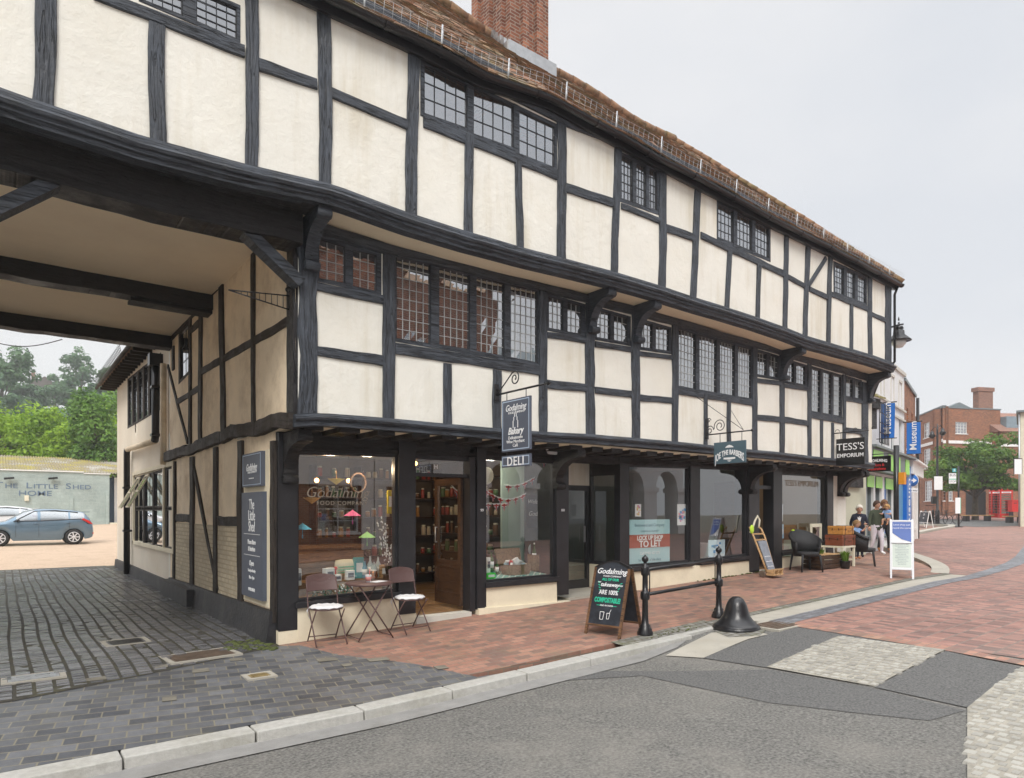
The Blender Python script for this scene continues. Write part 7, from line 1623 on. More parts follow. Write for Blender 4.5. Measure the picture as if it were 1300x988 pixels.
for x0_, x1_ in ((5, 18), (61, 73)):
    a, b = SY(x0_, 608), SY(x1_, 607); mb = MB(); mb.bar(a+Vector((0, -.25, 0)), b+Vector((0, -.25, 0)), .2, .12); mb.bar(a.lerp(b, .5), a.lerp(b, .5)+Vector((0, -.25, 0)), .05, .05); mb.build('wall_lamp', M['signblack'], o)
mb = MB(); a = SY(31, 636); b = SY(36.5, 629); mb.box(a.x, YS-.15, a.z, b.x, YS, b.z); mb.build('meter_box', M['creampaint'], o)
mb = MB(); a = SY(88, 662); b = SY(93, 632); mb.box(a.x, YS-.06, a.z-1, b.x, YS+.1, b.z); mb.build('pilaster', M['brick_green'], o)
mb = MB(); a = SY(134, 665); b = SY(138, 626); mb.box(a.x, YS-.12, .4, b.x, YS+.1, b.z); mb.build('pilaster', M['brick_green'], o)
mb = MB(); a = SY(140, 670); b = SY(147.5, 606); mb.box(a.x, YS+1, .4, b.x, YS+1.2, b.z); mb.build('dark_door', mk('navy_door', (.03, .06, .10), .6), o)
mb = MB(); a = SY(147.5, 665); b = SY(156, 606); mb.box(a.x, YS+.9, .4, b.x+1, YS+1.2, b.z); mb.build('wall', M['whitewall'], o)
mb = MB(); a = SY(139, 670); b = SY(153, 663.5); mb.box(a.x, YS-.4, .3, b.x, YS+.2, b.z); mb.build('low_block', M['creampaint'], o)
# hatchback cars -------------------------------------------------------
def car(label, px, pz, paint, name='parked_car'):
    p = at(px, 688, pz); X, Y = p.x-3.24, p.y; o = thing(name, label, 'car', (X, Y, g(X, Y)), 'cars parked in the yard')
    st = [(0, .52, .60, .60, .55, .5), (.06, .30, .68, .68, .70, .6), (.25, .2, .80, .80, .80, .7), (.6, .2, .90, .90, .84, .75), (.95, .2, .97, .98, .85, .74), (1.2, .2, .98, 1.14, .855, .68), (1.55, .2, .99, 1.36, .86, .62), (1.9, .2, 1.0, 1.455, .86, .60), (2.0, .2, 1.0, 1.465, .86, .60), (2.1, .2, 1.005, 1.475, .86, .60), (2.6, .2, 1.02, 1.475, .86, .60), (3.05, .2, 1.04, 1.44, .86, .59), (3.12, .2, 1.045, 1.43, .86, .59), (3.42, .2, 1.07, 1.385, .84, .58), (3.62, .22, 1.08, 1.33, .82, .57), (3.80, .25, 1.02, 1.12, .79, .58), (3.90, .30, .88, .90, .76, .62), (3.95, .42, .62, .64, .66, .55)]
    def si(x):
        for a, b in zip(st, st[1:]):
            if a[0] <= x <= b[0]: t = (x-a[0])/(b[0]-a[0]); return [a[k]+(b[k]-a[k])*t for k in range(6)]
    xs = sorted(set([s_[0] for s_ in st]+[.75+.36*math.cos(R(a)) for a in range(0, 181, 18)]+[3.24+.36*math.cos(R(a)) for a in range(0, 181, 18)]+[1.3, 1.4, 2.3, 2.8, 3.3]))
    mb = MB(); rings = []
    for x in xs:
        _, zb, zl, zr, w, wr = si(x)
        for xw in (.75, 3.24):
            if abs(x-xw) < .36: zb = max(zb, .30+math.sqrt(.36**2-(x-xw)**2))
        zb = min(zb, zl-.05); sec = []
        for (yy, zz) in ((w*.93, zb), (w, zb+(zl-zb)*.3), (w*1.0, zb+(zl-zb)*.62), (w*.955, zl), (wr+(w*.95-wr)*.12, zr-(zr-zl)*.12), (wr*.86, zr+.004), (0, zr+.03)): sec.append((yy, zz))
        full = [(-a, b) for a, b in sec]+[(a, b) for a, b in sec[-2::-1]]; rings.append([mb.V((x, a, b)) for a, b in full])
    m = len(rings[0]); mb.smooth = True; gm = MB(); gm.smooth = True
    for i in range(len(xs)-1):
        xm = (xs[i]+xs[i+1])/2
        for k in range(m-1):
            A_, B_ = rings[i], rings[i+1]; side = k in (3, m-5); roof = k in (4, 5, m-6, m-7); isg = False
            if side and 1.28 < xm < 3.62 and not (1.98 < xm < 2.1 or 3.05 < xm < 3.12): isg = True
            if roof and 1.0 < xm < 1.75: isg = True
            if (roof) and 3.62 < xm < 3.80: isg = True
            if isg: mb.cur = 1
            mb.F([A_[k], A_[k+1], B_[k+1], B_[k]]); mb.cur = 0
    mb.F(rings[0]); mb.F(rings[-1]); 
    mb.build('body', [paint, M['carglass']], o, local=True)
    for s_ in (-1, 1):
        mb = MB()
        mb.tube([(1.22, s_*.83, .99), (1.9, s_*.63, 1.40), (2.6, s_*.64, 1.43), (3.4, s_*.62, 1.35)], .012, 4); mb.tube([(1.2, s_*.845, .985), (2.2, s_*.85, 1.005), (3.5, s_*.82, 1.07)], .012, 4)
        for x in (1.28, 2.04, 3.08): mb.tube([(x, s_*.866, .35), (x, s_*.862, .98)], .004, 4)
        mb.build('trim', M['signblack'], o, local=True)
    for xw in (.75, 3.24):
        for s_ in (-1, 1):
            wmb = MB(); wmb.lathe([(.20, -.09), (.29, -.095), (.315, -.06), (.315, .06), (.29, .095), (.20, .09)], (xw, s_*.77, .315), 28, 'y'); w_ = wmb.build('wheel', mk('tyre', (.02, .02, .02), .9) if 'tyre' not in bpy.data.materials else bpy.data.materials['tyre'], o, local=True)
            rm = MB(); yy = s_*.86
            for k in range(7):
                a = 2*math.pi*k/7; rm.bar((xw, yy, .315), (xw+.19*math.cos(a), yy, .315+.19*math.sin(a)), .045, .03, (0, 1, 0))
            rm.tube([(xw+.2*math.cos(R(a)), yy, .315+.2*math.sin(R(a))) for a in range(0, 360, 15)], .016, 6, closed=True); rm.ball((xw, yy, .315), .045, 8); rm.build('rim', M['silver'], w_, local=True)
            dk = MB(); dk.lathe([(.001, 0), (.36, .0), (.36, .02), (.001, .02)], (xw, s_*.66, .33), 20, 'y'); dk.build('wheel_arch', M['signblack'], o, local=True)
    for s_ in (-1, 1):
        mb = MB(); mb.prism([(3.50, s_*.845, 1.06), (3.58, s_*.845, 1.10), (3.80, s_*.80, .98), (3.93, s_*.74, .84), (3.80, s_*.81, .86)], (0, s_*.02, 0)); mb.build('tail_light', M['redpaint'], o, local=True)
        mb = MB(); mb.bx(Matrix.Translation((3.9, s_*.55, .46)), .1, .35, .06); mb.build('reflector', M['redpaint'], o, local=True)
        mb = MB(); mb.ball((1.35, s_*.93, 1.02), .08, 10, (.8, 1, .75)); mb.build('door_mirror', M['signblack'], o, local=True)
        mb = MB(); mb.ball((.22, s_*.66, .70), .12, 10, (1.3, .7, .8)); mb.build('headlight', M['carglass'], o, local=True)
        for x in (1.85, 2.95): mb = MB(); mb.tube([(x, s_*.875, .90), (x+.16, s_*.878, .905)], .014, 5); mb.build('door_handle', paint, o, local=True)
    mb = MB(); mb.bx(Matrix.Translation((3.72, 0, 1.36)), .22, 1.0, .03); mb.build('spoiler', paint, o, local=True)
    return o
car('pale metallic blue hatchback with silver alloy wheels parked nearest in the yard', 91.7, 28.6, mk('car_blue', (.13, .205, .275), .28, .02, 3, 0, metal=.5, coat=1.))
car('silver white hatchback mostly hidden behind the pale blue one', 30, 33.0, mk('car_white', (.66, .67, .68), .28, .02, 3, 0, coat=1.))
# green bank of trees above the shed
random.seed(21)
for (x, ytop, hw, z, n, lab, nm) in ((-25, 500, 3.8, 56, 7000, 'broad bright green tree at the far left above the workshop roof', 'tree'), (28, 510, 3.6, 55, 9000, 'bright green rounded tree above the left part of the workshop roof', 'tree'), (66, 506, 3.4, 57, 8000, 'bright green tree in the middle above the workshop roof', 'tree'), (96, 535, 2.8, 54, 6000, 'lower bright green bush behind the right part of the workshop roof', 'bush'), (152, 518, 3.6, 58, 6000, 'green tree half hidden behind the rear wing eaves', 'tree')):
    b = at(x, 650, z); b.z = g(b.x, b.y); H = CZ+(CV-ytop)/FX*z-b.z
    tree(nm, lab, nm, b, H, (hw, hw, H*.47), M['lf_bright'], n, .34, sub=60, trunk=.25, group='trees above the workshop roof', lump=.30, gap=.9)
b = at(124, 650, 52); b.z = g(b.x, b.y); H = CZ+(CV-483)/FX*52-b.z
tree('tree', 'narrow pointed fresh green tree standing tallest just left of the rear wing', 'tree', b, H, (2.0, 2.0, H*.48), M['lf_mid'], 9000, .34, sub=60, trunk=.2, lump=.32, gap=.85)
# hillside and its trees
mb = MB(); G_ = {}
zs_ = [60, 75, 95, 120, 150, 170, 190]; hz = [1., 4., 10, 18, 26, 29, 31]
for i, x in enumerate(range(-500, 420, 40)):
    for j, z in enumerate(zs_):
        p = at(x, 648, z); G_[i, j] = mb.V((p.x, p.y, (hz[j]*(1-.12*math.sin(x*.012+1)) if j else .8)))
mb.smooth = True
for i in range(22):
    for j in range(6): mb.F([G_[i, j], G_[i+1, j], G_[i+1, j+1], G_[i, j+1]])
o = mb.build('hillside', mk('hill_green', (.06, .10, .035), .95, .4, .3, 0)); tag(o, kind='structure')
def hillz(x, z):
    return interp(list(zip(zs_, hz)), z)*(1-.12*math.sin(x*.012+1))
hl = [(2, 428, 36, 118, 'tall broad tree on the wooded hillside at the left edge'), (-40, 440, 40, 122, 'wide hillside tree just outside the left edge'), (38, 486, 25, 135, 'dark rounded tree on the hillside below the white house'), (16, 498, 22, 112, 'low dark tree on the slope at the left'), (70, 476, 16, 165, 'tree growing beside the white hillside house'),
      (103, 443, 24, 150, 'tallest open crowned tree on the hillside skyline'), (88, 480, 22, 140, 'broad dark tree below the skyline tree on the hill'), (101, 506, 20, 100, 'pale green rounded bush on the lower slope'), (136, 468, 22, 120, 'hazy tree on the hillside by the rear wing eaves'), (122, 484, 15, 130, 'hazy tree between the skyline tree and the eaves'),
      (60, 507, 22, 105, 'low tree on the slope under the white house'), (132, 500, 20, 98, 'dark bush low on the slope right of the pale one'), (165, 480, 24, 115, 'hillside tree hidden by the rear wing'), (45, 520, 26, 90, 'dark bush at the foot of the hill behind the bright trees'), (85, 522, 24, 88, 'dark bush at the foot of the hill left of the pointed tree')]
for (x, yt_, hw, z, lab) in hl:
    b = at(x, 648, z); b.z = hillz(x, z)-.5; top = CZ+(CV-yt_)/FX*z; H = max(4, top-b.z); w = hw*z/FX; loose = 'open crowned' in lab
    tree('hill_tree', lab, 'tree', b, H, (w, w, min(H*.48, w*1.3)), M['lf_mid'] if 'pale' in lab else M['lf_hazed'], 2600 if not loose else 1900, .9 if not loose else .75, sub=30, trunk=.35, group='trees on the hillside', lump=.36 if not loose else .26, gap=.85)
b = at(56, 499, 168); o = thing('hillside_house', 'small white house with a grey brown roof among the hillside trees', 'house', b)
mb = MB(); mb.box(-3, -2, -6, 3, 3, 1.2); mb.build('wall', M['whitewall'], o, local=True); mb = MB(); mb.prism([(-3.6, -2.6, 1.2), (3.6, -2.6, 1.2), (0, -2.6, 3.8)], (0, 6, 0)); mb.build('roof', mk('brown_roof', (.14, .11, .10), .9), o, local=True); mb = MB(); mb.box(-2.6, 0, 1, -1.8, .8, 5); mb.build('chimney', M['brick_dkred'], o, local=True)
for xx in (-1.4, 1.2): mb = MB(); mb.box(xx-.5, -2.03, -.6, xx+.5, -2, .6); mb.build('window', M['joinery'], o, local=True)
mb = MB(); pts = [at(-20+9*k, 431+9*math.sin(math.pi*k/11), 24) for k in range(12)]; mb.tube(pts, .018, 5); tag(mb.build('overhead_cable', M['signblack']), 'thin black cable sagging across the sky above the yard', 'cable')
# ================================================================== generic house with openings
PL0 = Pl('Y', 0.)
def pane(o, x, z, w, h, c=2, r=3, mat=None, rec=.10, name='window', fw=.05, sill=True, bars=.022):
    mat = mat or M['white']; mb = MB()
    for (a, b, d, e) in ((x, z, x+w, z+fw), (x, z+h-fw, x+w, z+h), (x, z+fw, x+fw, z+h-fw), (x+w-fw, z+fw, x+w, z+h-fw)): mb.box(a, rec-.03, b, d, rec+.05, e)
    for i in range(1, c): xx = x+w*i/c; mb.box(xx-bars/2, rec-.01, z+fw, xx+bars/2, rec+.03, z+h-fw)
    for j in range(1, r): zz = z+h*j/r; k = bars*(1.6 if (r % 2 == 0 and j == r//2) else 1); mb.box(x+fw, rec-.012, zz-k/2, x+w-fw, rec+.028, zz+k/2)
    if sill: mb.box(x-.06, -.07, z-.07, x+w+.06, rec, z)
    f = mb.build(name, mat, o, local=True); gm = MB(); gm.poly([(x+fw, rec+.02, z+fw), (x+w-fw, rec+.02, z+fw), (x+w-fw, rec+.02, z+h-fw), (x+fw, rec+.02, z+h-fw)]); gm.build('glass', M['glass'], f, local=True)
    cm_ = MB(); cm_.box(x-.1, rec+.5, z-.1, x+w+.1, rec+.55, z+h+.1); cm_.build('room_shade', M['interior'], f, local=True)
    return f
def block(name, label, org, rz, L_, H, D, mat, wins, cat_='building', roofm=None, roofh=0., z0=-.5, wm=None, group=None):
    o = thing(name, label, cat_, org, group, rz); hs = [(x, x+w, z, z, z+h, z+h) for (x, z, w, h, *_) in wins]
    mb = MB(); wall(mb, PL0, 0, L_, lambda a: z0, lambda a: H, hs, thick=.25, bulge=0, step=1.2)
    mb.box(0, .25, z0, .25, D, H); mb.box(L_-.25, .25, z0, L_, D, H); mb.box(0, D-.2, z0, L_, D, H); mb.build('wall', mat, o, local=True)
    for wv in wins:
        x, z, w, h = wv[:4]; c, r = (wv[4], wv[5]) if len(wv) > 5 else (2, 3); pane(o, x, z, w, h, c, r, wm)
    if roofh: 
        mb = MB(); mb.prism([(-.2, -.2, H), (-.2, D+.2, H), (-.2, D/2, H+roofh)], (L_+.4, 0, 0)); mb.build('roof', roofm or M['tile'], o, local=True)
    else:
        mb = MB(); mb.box(-.06, -.06, H, L_+.06, .3, H+.12); mb.box(0, .3, H-.05, L_, D, H+.02); mb.build('coping', roofm or M['stone'], o, local=True)
    return o
# --- row beyond the far end
gz1 = g(17.5, 1)
r1 = block('white_shop_building', 'white painted building with blind upper panels over a lime green and blue shopfront', (17.5, 1.0, gz1), math.atan2(.218, .976), 6.6, 6.25, 8, M['whitewall'], [(2.6, 3.35, .55, 1.3, 2, 2), (4.2, 3.35, .55, 1.3, 2, 2), (5.6, 3.35, .5, 1.3, 2, 2), (.5, .45, 1.0, 1.95, 1, 1), (1.7, .45, 1.0, 1.95, 1, 1), (3.1, .45, 1.5, 1.95, 1, 1)], wm=M['darkgreyfascia'])
mb = MB(); mb.box(0, -.06, 4.55, 6.6, 0, 4.62); mb.box(0, -.08, 4.9, 6.6, 0, 4.96)
mb.build('string_course', M['stone'], r1, local=True)
for x in (2.5, 4.1, 5.5): mb = MB(); mb.box(x, -.02, 5.05, x+.04, 0, 5.9); mb.box(x+.5, -.02, 5.05, x+.54, 0, 5.9); mb.box(x, -.04, 5.9, x+.54, 0, 5.98); mb.build('blind_panel', M['stone'], r1, local=True)
mb = MB(); mb.box(-.1, -.28, 2.48, 5.9, -.0, 3.15); mb.box(-.1, -.40, 3.15, 6.7, 0, 3.22); mb.build('fascia', M['darkgreyfascia'], r1, local=True)
for x0_, x1_ in ((.05, 1.4), (2.2, 4.1), (5.1, 5.8)):
    mb = MB(); mb.box(x0_, -.30, 2.56, x1_, -.28, 3.08); mb.build('lime_panel', M['lime'], r1, local=True)
for x0_, x1_ in ((.55, 1.45), (1.75, 2.65), (3.2, 4.5)):
    mb = MB(); mb.box(x0_, -.03, 2.0, x1_, -.01, 2.36); mb.build('lime_panel', M['lime'], r1, local=True)
for k, x in enumerate((.7, 1.2, 1.9, 2.3, 3.3, 3.8, 4.2)):
    mb = MB(); mb.box(x, .45, .8+.15*(k % 3), x+.28, .47, 1.15+.15*(k % 3)); mb.box(x, .45, 1.4, x+.28, .47, 1.75); mb.build('window_card', random.choice([M['signwhite'], pk[0], M['signblue'], M['signwhite']]), r1, local=True)
mb = MB(); mb.box(5.75, -.22, 0, 6.65, -.0, 2.9); mb.box(4.75, -.1, 0, 5.75, -.0, 2.5); mb.build('blue_pillar', M['signblue'], r1, local=True)
mb = MB(); mb.box(4.9, -.12, .5, 5.6, -.1, 2.2); mb.build('notice_board', mk('blue_panel', (.05, .25, .45), .4), r1, local=True)
a_ = r1.rotation_euler.z; ux = Vector((math.cos(a_), math.sin(a_), 0)); uy = Vector((-math.sin(a_), math.cos(a_), 0))
def r1p(x, y, z): return Vector((17.5, 1.0, gz1))+ux*x+uy*y+Vector((0, 0, z))
text('Museum', .60, (6.2, -.225, 1.45), (0, 0, 1), (-1, 0, 0), SW, r1, local=True, bold=.004); text('i', .7, (6.2, -.225, .5), (1, 0, 0), (0, 0, 1), SW, r1, local=True, bold=.004); text('i', .4, (6.3, -.225, 2.7), (1, 0, 0), (0, 0, 1), SW, r1, local=True)
def banner(x, y0, y1, z0, z1, label, sway=0.):
    p = r1p(x, y0, z1); o = thing('museum_banner', label, 'banner', p, 'museum banners'); o.rotation_euler = (0, 0, a_); mb = MB(); n = 8; h = z1-z0; w = y0-y1
    for i in range(n):
        t0, t1 = i/n, (i+1)/n; s0, s1 = sway*math.sin(t0*2.2), sway*math.sin(t1*2.2)
        mb.hexa([(-.01+s1, -w*(1-.2*abs(sway)*8*t1), -h*t1), (.01+s1, -w*(1-.2*abs(sway)*8*t1), -h*t1), (.01+s1, 0, -h*t1), (-.01+s1, 0, -h*t1), (-.01+s0, -w*(1-.2*abs(sway)*8*t0), -h*t0), (.01+s0, -w*(1-.2*abs(sway)*8*t0), -h*t0), (.01+s0, 0, -h*t0), (-.01+s0, 0, -h*t0)])
    mb.build('cloth', M['signblue'], o, local=True); mb = MB(); mb.tube([(0, .25, .03), (0, -w-.05, .03)], .02, 6); mb.tube([(0, .25, -h), (0, -w-.05, -h)], .015, 6); mb.build('arm', M['iron'], o, local=True)
    text('Museum', h*.27, (-.03, -w*.5, -h*.42), (0, 0, 1), (0, 1, 0), SW, o, local=True, bold=.003); text('i', h*.22, (-.03, -w*.5, -h*.86), (0, 0, 1), (0, 1, 0), SW, o, local=True)
banner(6.35, -.12, -.56, 3.35, 4.5, 'straight blue museum banner with vertical white lettering, the farther of two'); banner(1.9, -.12, -.52, 3.55, 4.65, 'swaying blue museum banner hanging nearest the timber building', .04)
o = thing('window_grille', 'black iron balcony grille fixed on the white wall near the corner', 'grille', r1p(.3, -.3, 3.3)); o.rotation_euler = (0, 0, a_); mb = MB()
for k in range(5): mb.tube([(0, -.1, k*.3), (1.3, -.1, k*.3)], .014, 4)
for k in range(7): mb.tube([(k*.216, -.1, 0), (k*.216, -.1, 1.2)], .014, 4)
mb.build('bars', M['iron'], o, local=True)
r2 = block('brick_shop_building', 'narrow orange brick building with white sash windows next to the white one', (23.94, 2.44, g(23.94, 2.4)), math.atan2(.287, .958), 4.4, 6.05, 8, M['brick_orange'], [(.8, 3.6, .7, 1.6, 2, 4), (2.7, 3.6, .7, 1.6, 2, 4), (.5, .5, 1.2, 1.9, 1, 1), (2.6, .5, 1.2, 1.9, 1, 1)], roofm=M['darkgreyfascia'])
mb = MB(); mb.box(-.05, -.12, 0, .45, 0, 2.6); mb.box(1.75, -.12, 0, 2.55, 0, 2.6); mb.box(3.9, -.12, 0, 4.45, 0, 2.6); mb.box(-.1, -.3, 2.6, 4.5, 0, 3.05); mb.box(-.1, -.45, 3.05, 4.5, 0, 3.12); mb.build('white_shopfront', M['white'], r2, local=True)
mb = MB(); mb.tube([(4.3, -.1, 0), (4.3, -.1, 6.0)], .06, 6); mb.build('downpipe', M['iron'], r2, local=True)
mb = MB(); mb.box(3.4, 1, 6, 4.4, 3, 6.5); c = mb.build('chimney', M['brick_dkred'], r2, local=True)
for k in range(3): mb = MB(); mb.lathe([(.13, 0), (.12, .4), (.15, .42), (.15, .5)], (3.6+.3*k, 1.6, 6.5), 10); mb.build('chimney_pot', M['brick_orange'], c, local=True)
# one way sign
p = at(1158, 610, 25); o = thing('arrow_sign', 'round blue sign with a white arrow pointing right on a bracket', 'road sign', p); o.rotation_euler = (0, 0, R(-52)+math.pi/2-R(38)+R(10)); 
az_ = math.atan2(-FW.y, -FW.x)+math.pi/2; o.rotation_euler = (0, 0, az_)
mb = MB(); mb.lathe([(.001, -.0), (.25, 0), (.25, .03), (.001, .03)], (0, 0, 0), 28, 'y'); mb.build('disc', M['signwhite'], o, local=True); mb = MB(); mb.lathe([(.001, 0), (.225, 0), (.225, .006), (.001, .006)], (0, -.006, 0), 28, 'y'); mb.build('blue_face', M['signblue'], o, local=True)
mb = MB(); mb.prism([(-.16, -.008, -.028), (.03, -.008, -.028), (.03, -.008, -.09), (.17, -.008, 0), (.03, -.008, .09), (.03, -.008, .028), (-.16, -.008, .028)], (0, -.004, 0)); mb.build('arrow', M['signwhite'], o, local=True)
mb = MB(); mb.box(-.22, 0, -.45, .22, .02, -.30); mb.build('plate', M['signwhite'], o, local=True); text('One way', .11, (0, -.003, -.375), (1, 0, 0), (0, 0, 1), M['signblack'], o, local=True)
mb = MB(); mb.tube([(0, .06, .45), (0, .06, 1.1-p.z-.6)], .035, 8); mb.tube([(0, .06, .4), (-.5, .5, .4)], .03, 6); mb.build('post', M['galv'], o, local=True)
# dark post with orange box near the building end
p = ongr(1107.5, 702); p = Vector((18.2, .35, g(18.2, .35))); o = thing('lamp_post', 'plain black post with a small orange box behind the older woman', 'post', p)
mb = MB(); mb.tube([(0, 0, 0), (0, 0, 3.2)], .075, 10); mb.lathe([(.11, 0), (.11, .5), (.08, .55)], n=12); mb.build('shaft', M['iron'], o, local=True); mb = MB(); mb.box(-.02, -.22, 2.05, .14, -.07, 2.4); mb.build('orange_box', mk('orange_plastic', (.75, .30, .02), .5), o, local=True)
# --- big brick building closing the view
def faceblock(name, label, pa, pb, H0, D, mat, wins, **k):
    """pa, pb: (photo x, depth) of left and right facade ends; wins in photo pixels x0,y0,x1,y1"""
    A_, B_ = at(pa[0], 648, pa[1]), at(pb[0], 648, pb[1]); d = (B_-A_); L_ = math.hypot(d.x, d.y); rz = math.atan2(d.y, d.x); gz_ = g(A_.x, A_.y); e = Vector((math.cos(rz), math.sin(rz), 0)); nrm = Vector((-e.y, e.x, 0))
    def loc(x, y):
        r_ = ray(x, y); t = (A_-CAM).dot(nrm)/r_.dot(nrm); q = CAM+r_*t; return (q-A_).dot(e), q.z-gz_
    W = []
    for x0, y0, x1, y1, c, r in wins:
        a, zt = loc(x0, y0); b, zb_ = loc(x1, y1); W.append((a, zb_, b-a, zt-zb_, c, r))
    o = block(name, label, (A_.x, A_.y, gz_), rz, L_, H0, D, mat, W, **k); return o, loc, L_
Hb = 10.7
bg1, lc1, L1_ = faceblock('brick_building', 'large red brick building with white sash windows behind the street tree', (1197, 66), (1270, 67.5), Hb, 1.2, M['brick_orange'], [(1213, 535.5, 1228, 551, 4, 4), (1197.8, 612, 1210, 636, 3, 6)], roofm=M['darkgreyfascia'])
bg2, lc2, L2_ = faceblock('brick_building', 'angled left wing of the red brick building with white sash windows', (1162, 74), (1197, 66.05), Hb, .5, M['brick_orange'], [(1172.5, 538, 1180, 555, 3, 4), (1173.5, 611, 1183, 636, 3, 6), (1172.5, 571, 1181, 594, 3, 6), (1162.3, 600, 1166, 638, 2, 4)], roofm=M['darkgreyfascia'])
for bgo, L_ in ((bg1, L1_), (bg2, L2_)):
    zz = 1.65+87/845*66-1.1; mb = MB(); mb.box(0, -.08, zz-.15, L_, 0, zz+.15); mb.build('string_course', M['white'], bgo, local=True)
a, z0 = lc1(1226, 650); b, z1 = lc1(1251, 624); mb = MB(); mb.box(a, -.05, 0, b, .0, z1); mb.build('dark_doors', M['signblack'], bg1, local=True)
mb = MB(); a, _ = lc1(1204, 520); b, _ = lc1(1246, 520); mb.prism([(a, .6, Hb), (b, .6, Hb), (b-2, .6, Hb+.75), (a+2, .6, Hb+.75)], (0, .5, 0)); mb.build('roof', M['darkgreyfascia'], bg1, local=True)
a, zt_ = lc1(1246.5, 491); b, _ = lc1(1269, 491); mb = MB(); mb.box(a+.15, .5, 6, b-.25, 1.15, zt_-.1); mb.box(a+.03, .42, zt_-.35, b-.13, 1.25, zt_+.05); mb.build('chimney', M['brick_dkred'], bg1, local=True)
bg3, lc3, L3_ = faceblock('brick_annexe', 'lower brick annexe with a slate roof right of the big chimney', (1270, 66.2), (1330, 67), 8.4, 7, M['brick_orange'], [], roofm=M['brick_dkred'], roofh=2.4)
mb = MB(); mb.box(0, -.08, 6.9, L3_, 0, 7.2); mb.build('string_course', M['white'], bg3, local=True); mb = MB(); mb.box(1.2, .5, 8.3, 2.6, 2., 10); mb.build('dormer', mk('dormer_grey', (.2, .26, .3), .4), bg3, local=True)
# right edge corner building
p = at(1295.5, 648, 40); o = thing('corner_building', 'sliver of a cream rendered building at the right edge of the street', 'building', (p.x, p.y, g(p.x, p.y)), rz=R(15))
zt_ = CZ+(CV-524)/FX*40-g(p.x, p.y); mb = MB(); mb.box(0, -6, -.5, 7, 0, zt_); mb.build('wall', M['creampaint'], o, local=True); mb = MB(); mb.box(-.25, -6.2, zt_, 7, .2, zt_+.12); mb.build('eaves', M['darkgreyfascia'], o, local=True)
mb = MB(); mb.tube([(-.08, .05, 0), (-.08, .05, zt_)], .05, 6); mb.build('downpipe', M['galv'], o, local=True); mb = MB(); mb.box(-.05, -.7, 1.9, -.0, -.1, 4.9); 
p = at(1292, 592.5, 39.5); o = thing('framed_notice', 'white framed sign panel projecting at the right edge beside the cream building', 'sign', p); o.rotation_euler = (0, 0, az_); mb = MB(); mb.box(-.2, 0, -.45, .25, .03, .45); mb.build('panel', M['signwhite'], o, local=True); mb = MB()
for q in ((-.22, -.2), (.25, .27)): mb.box(q[0], -.01, -.45, q[1], .04, .47)
mb.box(-.22, -.01, .45, .27, .04, .49); mb.build('frame', M['signblack'], o, local=True)
# street tree
random.seed(5); b = at(1238, 655, 53); b.z = g(b.x, b.y)
H = CZ+(CV-551)/FX*53-b.z
tree('street_tree', 'spreading green street tree in front of the red brick building', 'tree', b, H, (3.9, 3.6, 3.1), M['lf_plane'], 16000, .26, sub=80, trunk=.22, tr_h=.3, lump=.23, gap=1.0)
# street furniture in the far square
def placed(name, label, cat_, x, y, z, group=None, face=True):
    p = at(x, y, z); p.z = g(p.x, p.y); o = thing(name, label, cat_, p, group); o.rotation_euler = (0, 0, az_ if face else 0); return o
for k, (x, z, lab) in enumerate(((1264.5, 59.5, 'left red telephone box with glazed sides'), (1276, 58, 'right red telephone box with a white sign band'))):
    o = placed('telephone_box', lab, 'telephone box', x, 655, z, 'pair of red telephone boxes'); o.rotation_euler = (0, 0, az_+R(-25)); m_ = M['redpaint']
    mb = MB(); mb.box(-.45, -.45, 0, .45, .45, .12); mb.box(-.45, -.45, 2.1, .45, .45, 2.35); mb.prism([(-.47, -.47, 2.35), (.47, -.47, 2.35), (.40, -.47, 2.48), (0, -.47, 2.56), (-.40, -.47, 2.48)], (0, .94, 0))
    for sx_ in (-1, 1):
        for sy_ in (-1, 1): mb.box(sx_*.45, sy_*.45, .12, sx_*.36, sy_*.36, 2.1)
    for i in range(8):
        z0 = .35+.23*i
        for s_ in (-1, 1): mb.box(-.36, s_*.43-.01, z0, .36, s_*.43+.01, z0+.035); mb.box(s_*.43-.01, -.36, z0, s_*.43+.01, .36, z0+.035)
    mb.box(-.36, -.44, .12, .36, -.42, .36); mb.box(-.44, -.36, .12, -.42, .36, .36); mb.build('kiosk', m_, o, local=True)
    mb = MB(); mb.box(-.34, -.458, 2.16, .34, -.45, 2.28); mb.box(-.458, -.34, 2.16, -.45, .34, 2.28); mb.build('sign_band', M['signwhite'], o, local=True); text('TELEPHONE', .1, (0, -.461, 2.22), (1, 0, 0), (0, 0, 1), M['signblack'], o, local=True)
    mb = MB(); mb.box(-.40, -.40, .3, .40, .40, 2.1); mb.build('glass', M['carglass'], o, local=True)
o = placed('post_box', 'wide red double post box on legs near the right edge', 'post box', 1289.5, 655, 57); mb = MB(); mb.box(-.5, -.25, .55, .5, .25, 1.45); mb.box(-.55, -.3, 1.45, .55, .3, 1.56); mb.build('box', M['redpaint'], o, local=True)
mb = MB(); mb.box(-.35, -.26, 1.25, -.1, -.25, 1.3); mb.box(.1, -.26, 1.25, .35, -.25, 1.3); mb.build('slot', M['signblack'], o, local=True)
for s_ in (-1, 1): mb = MB(); mb.box(s_*.4-.05, -.2, 0, s_*.4+.05, .2, .55); mb.build('leg', M['signblack'], o, local=True)
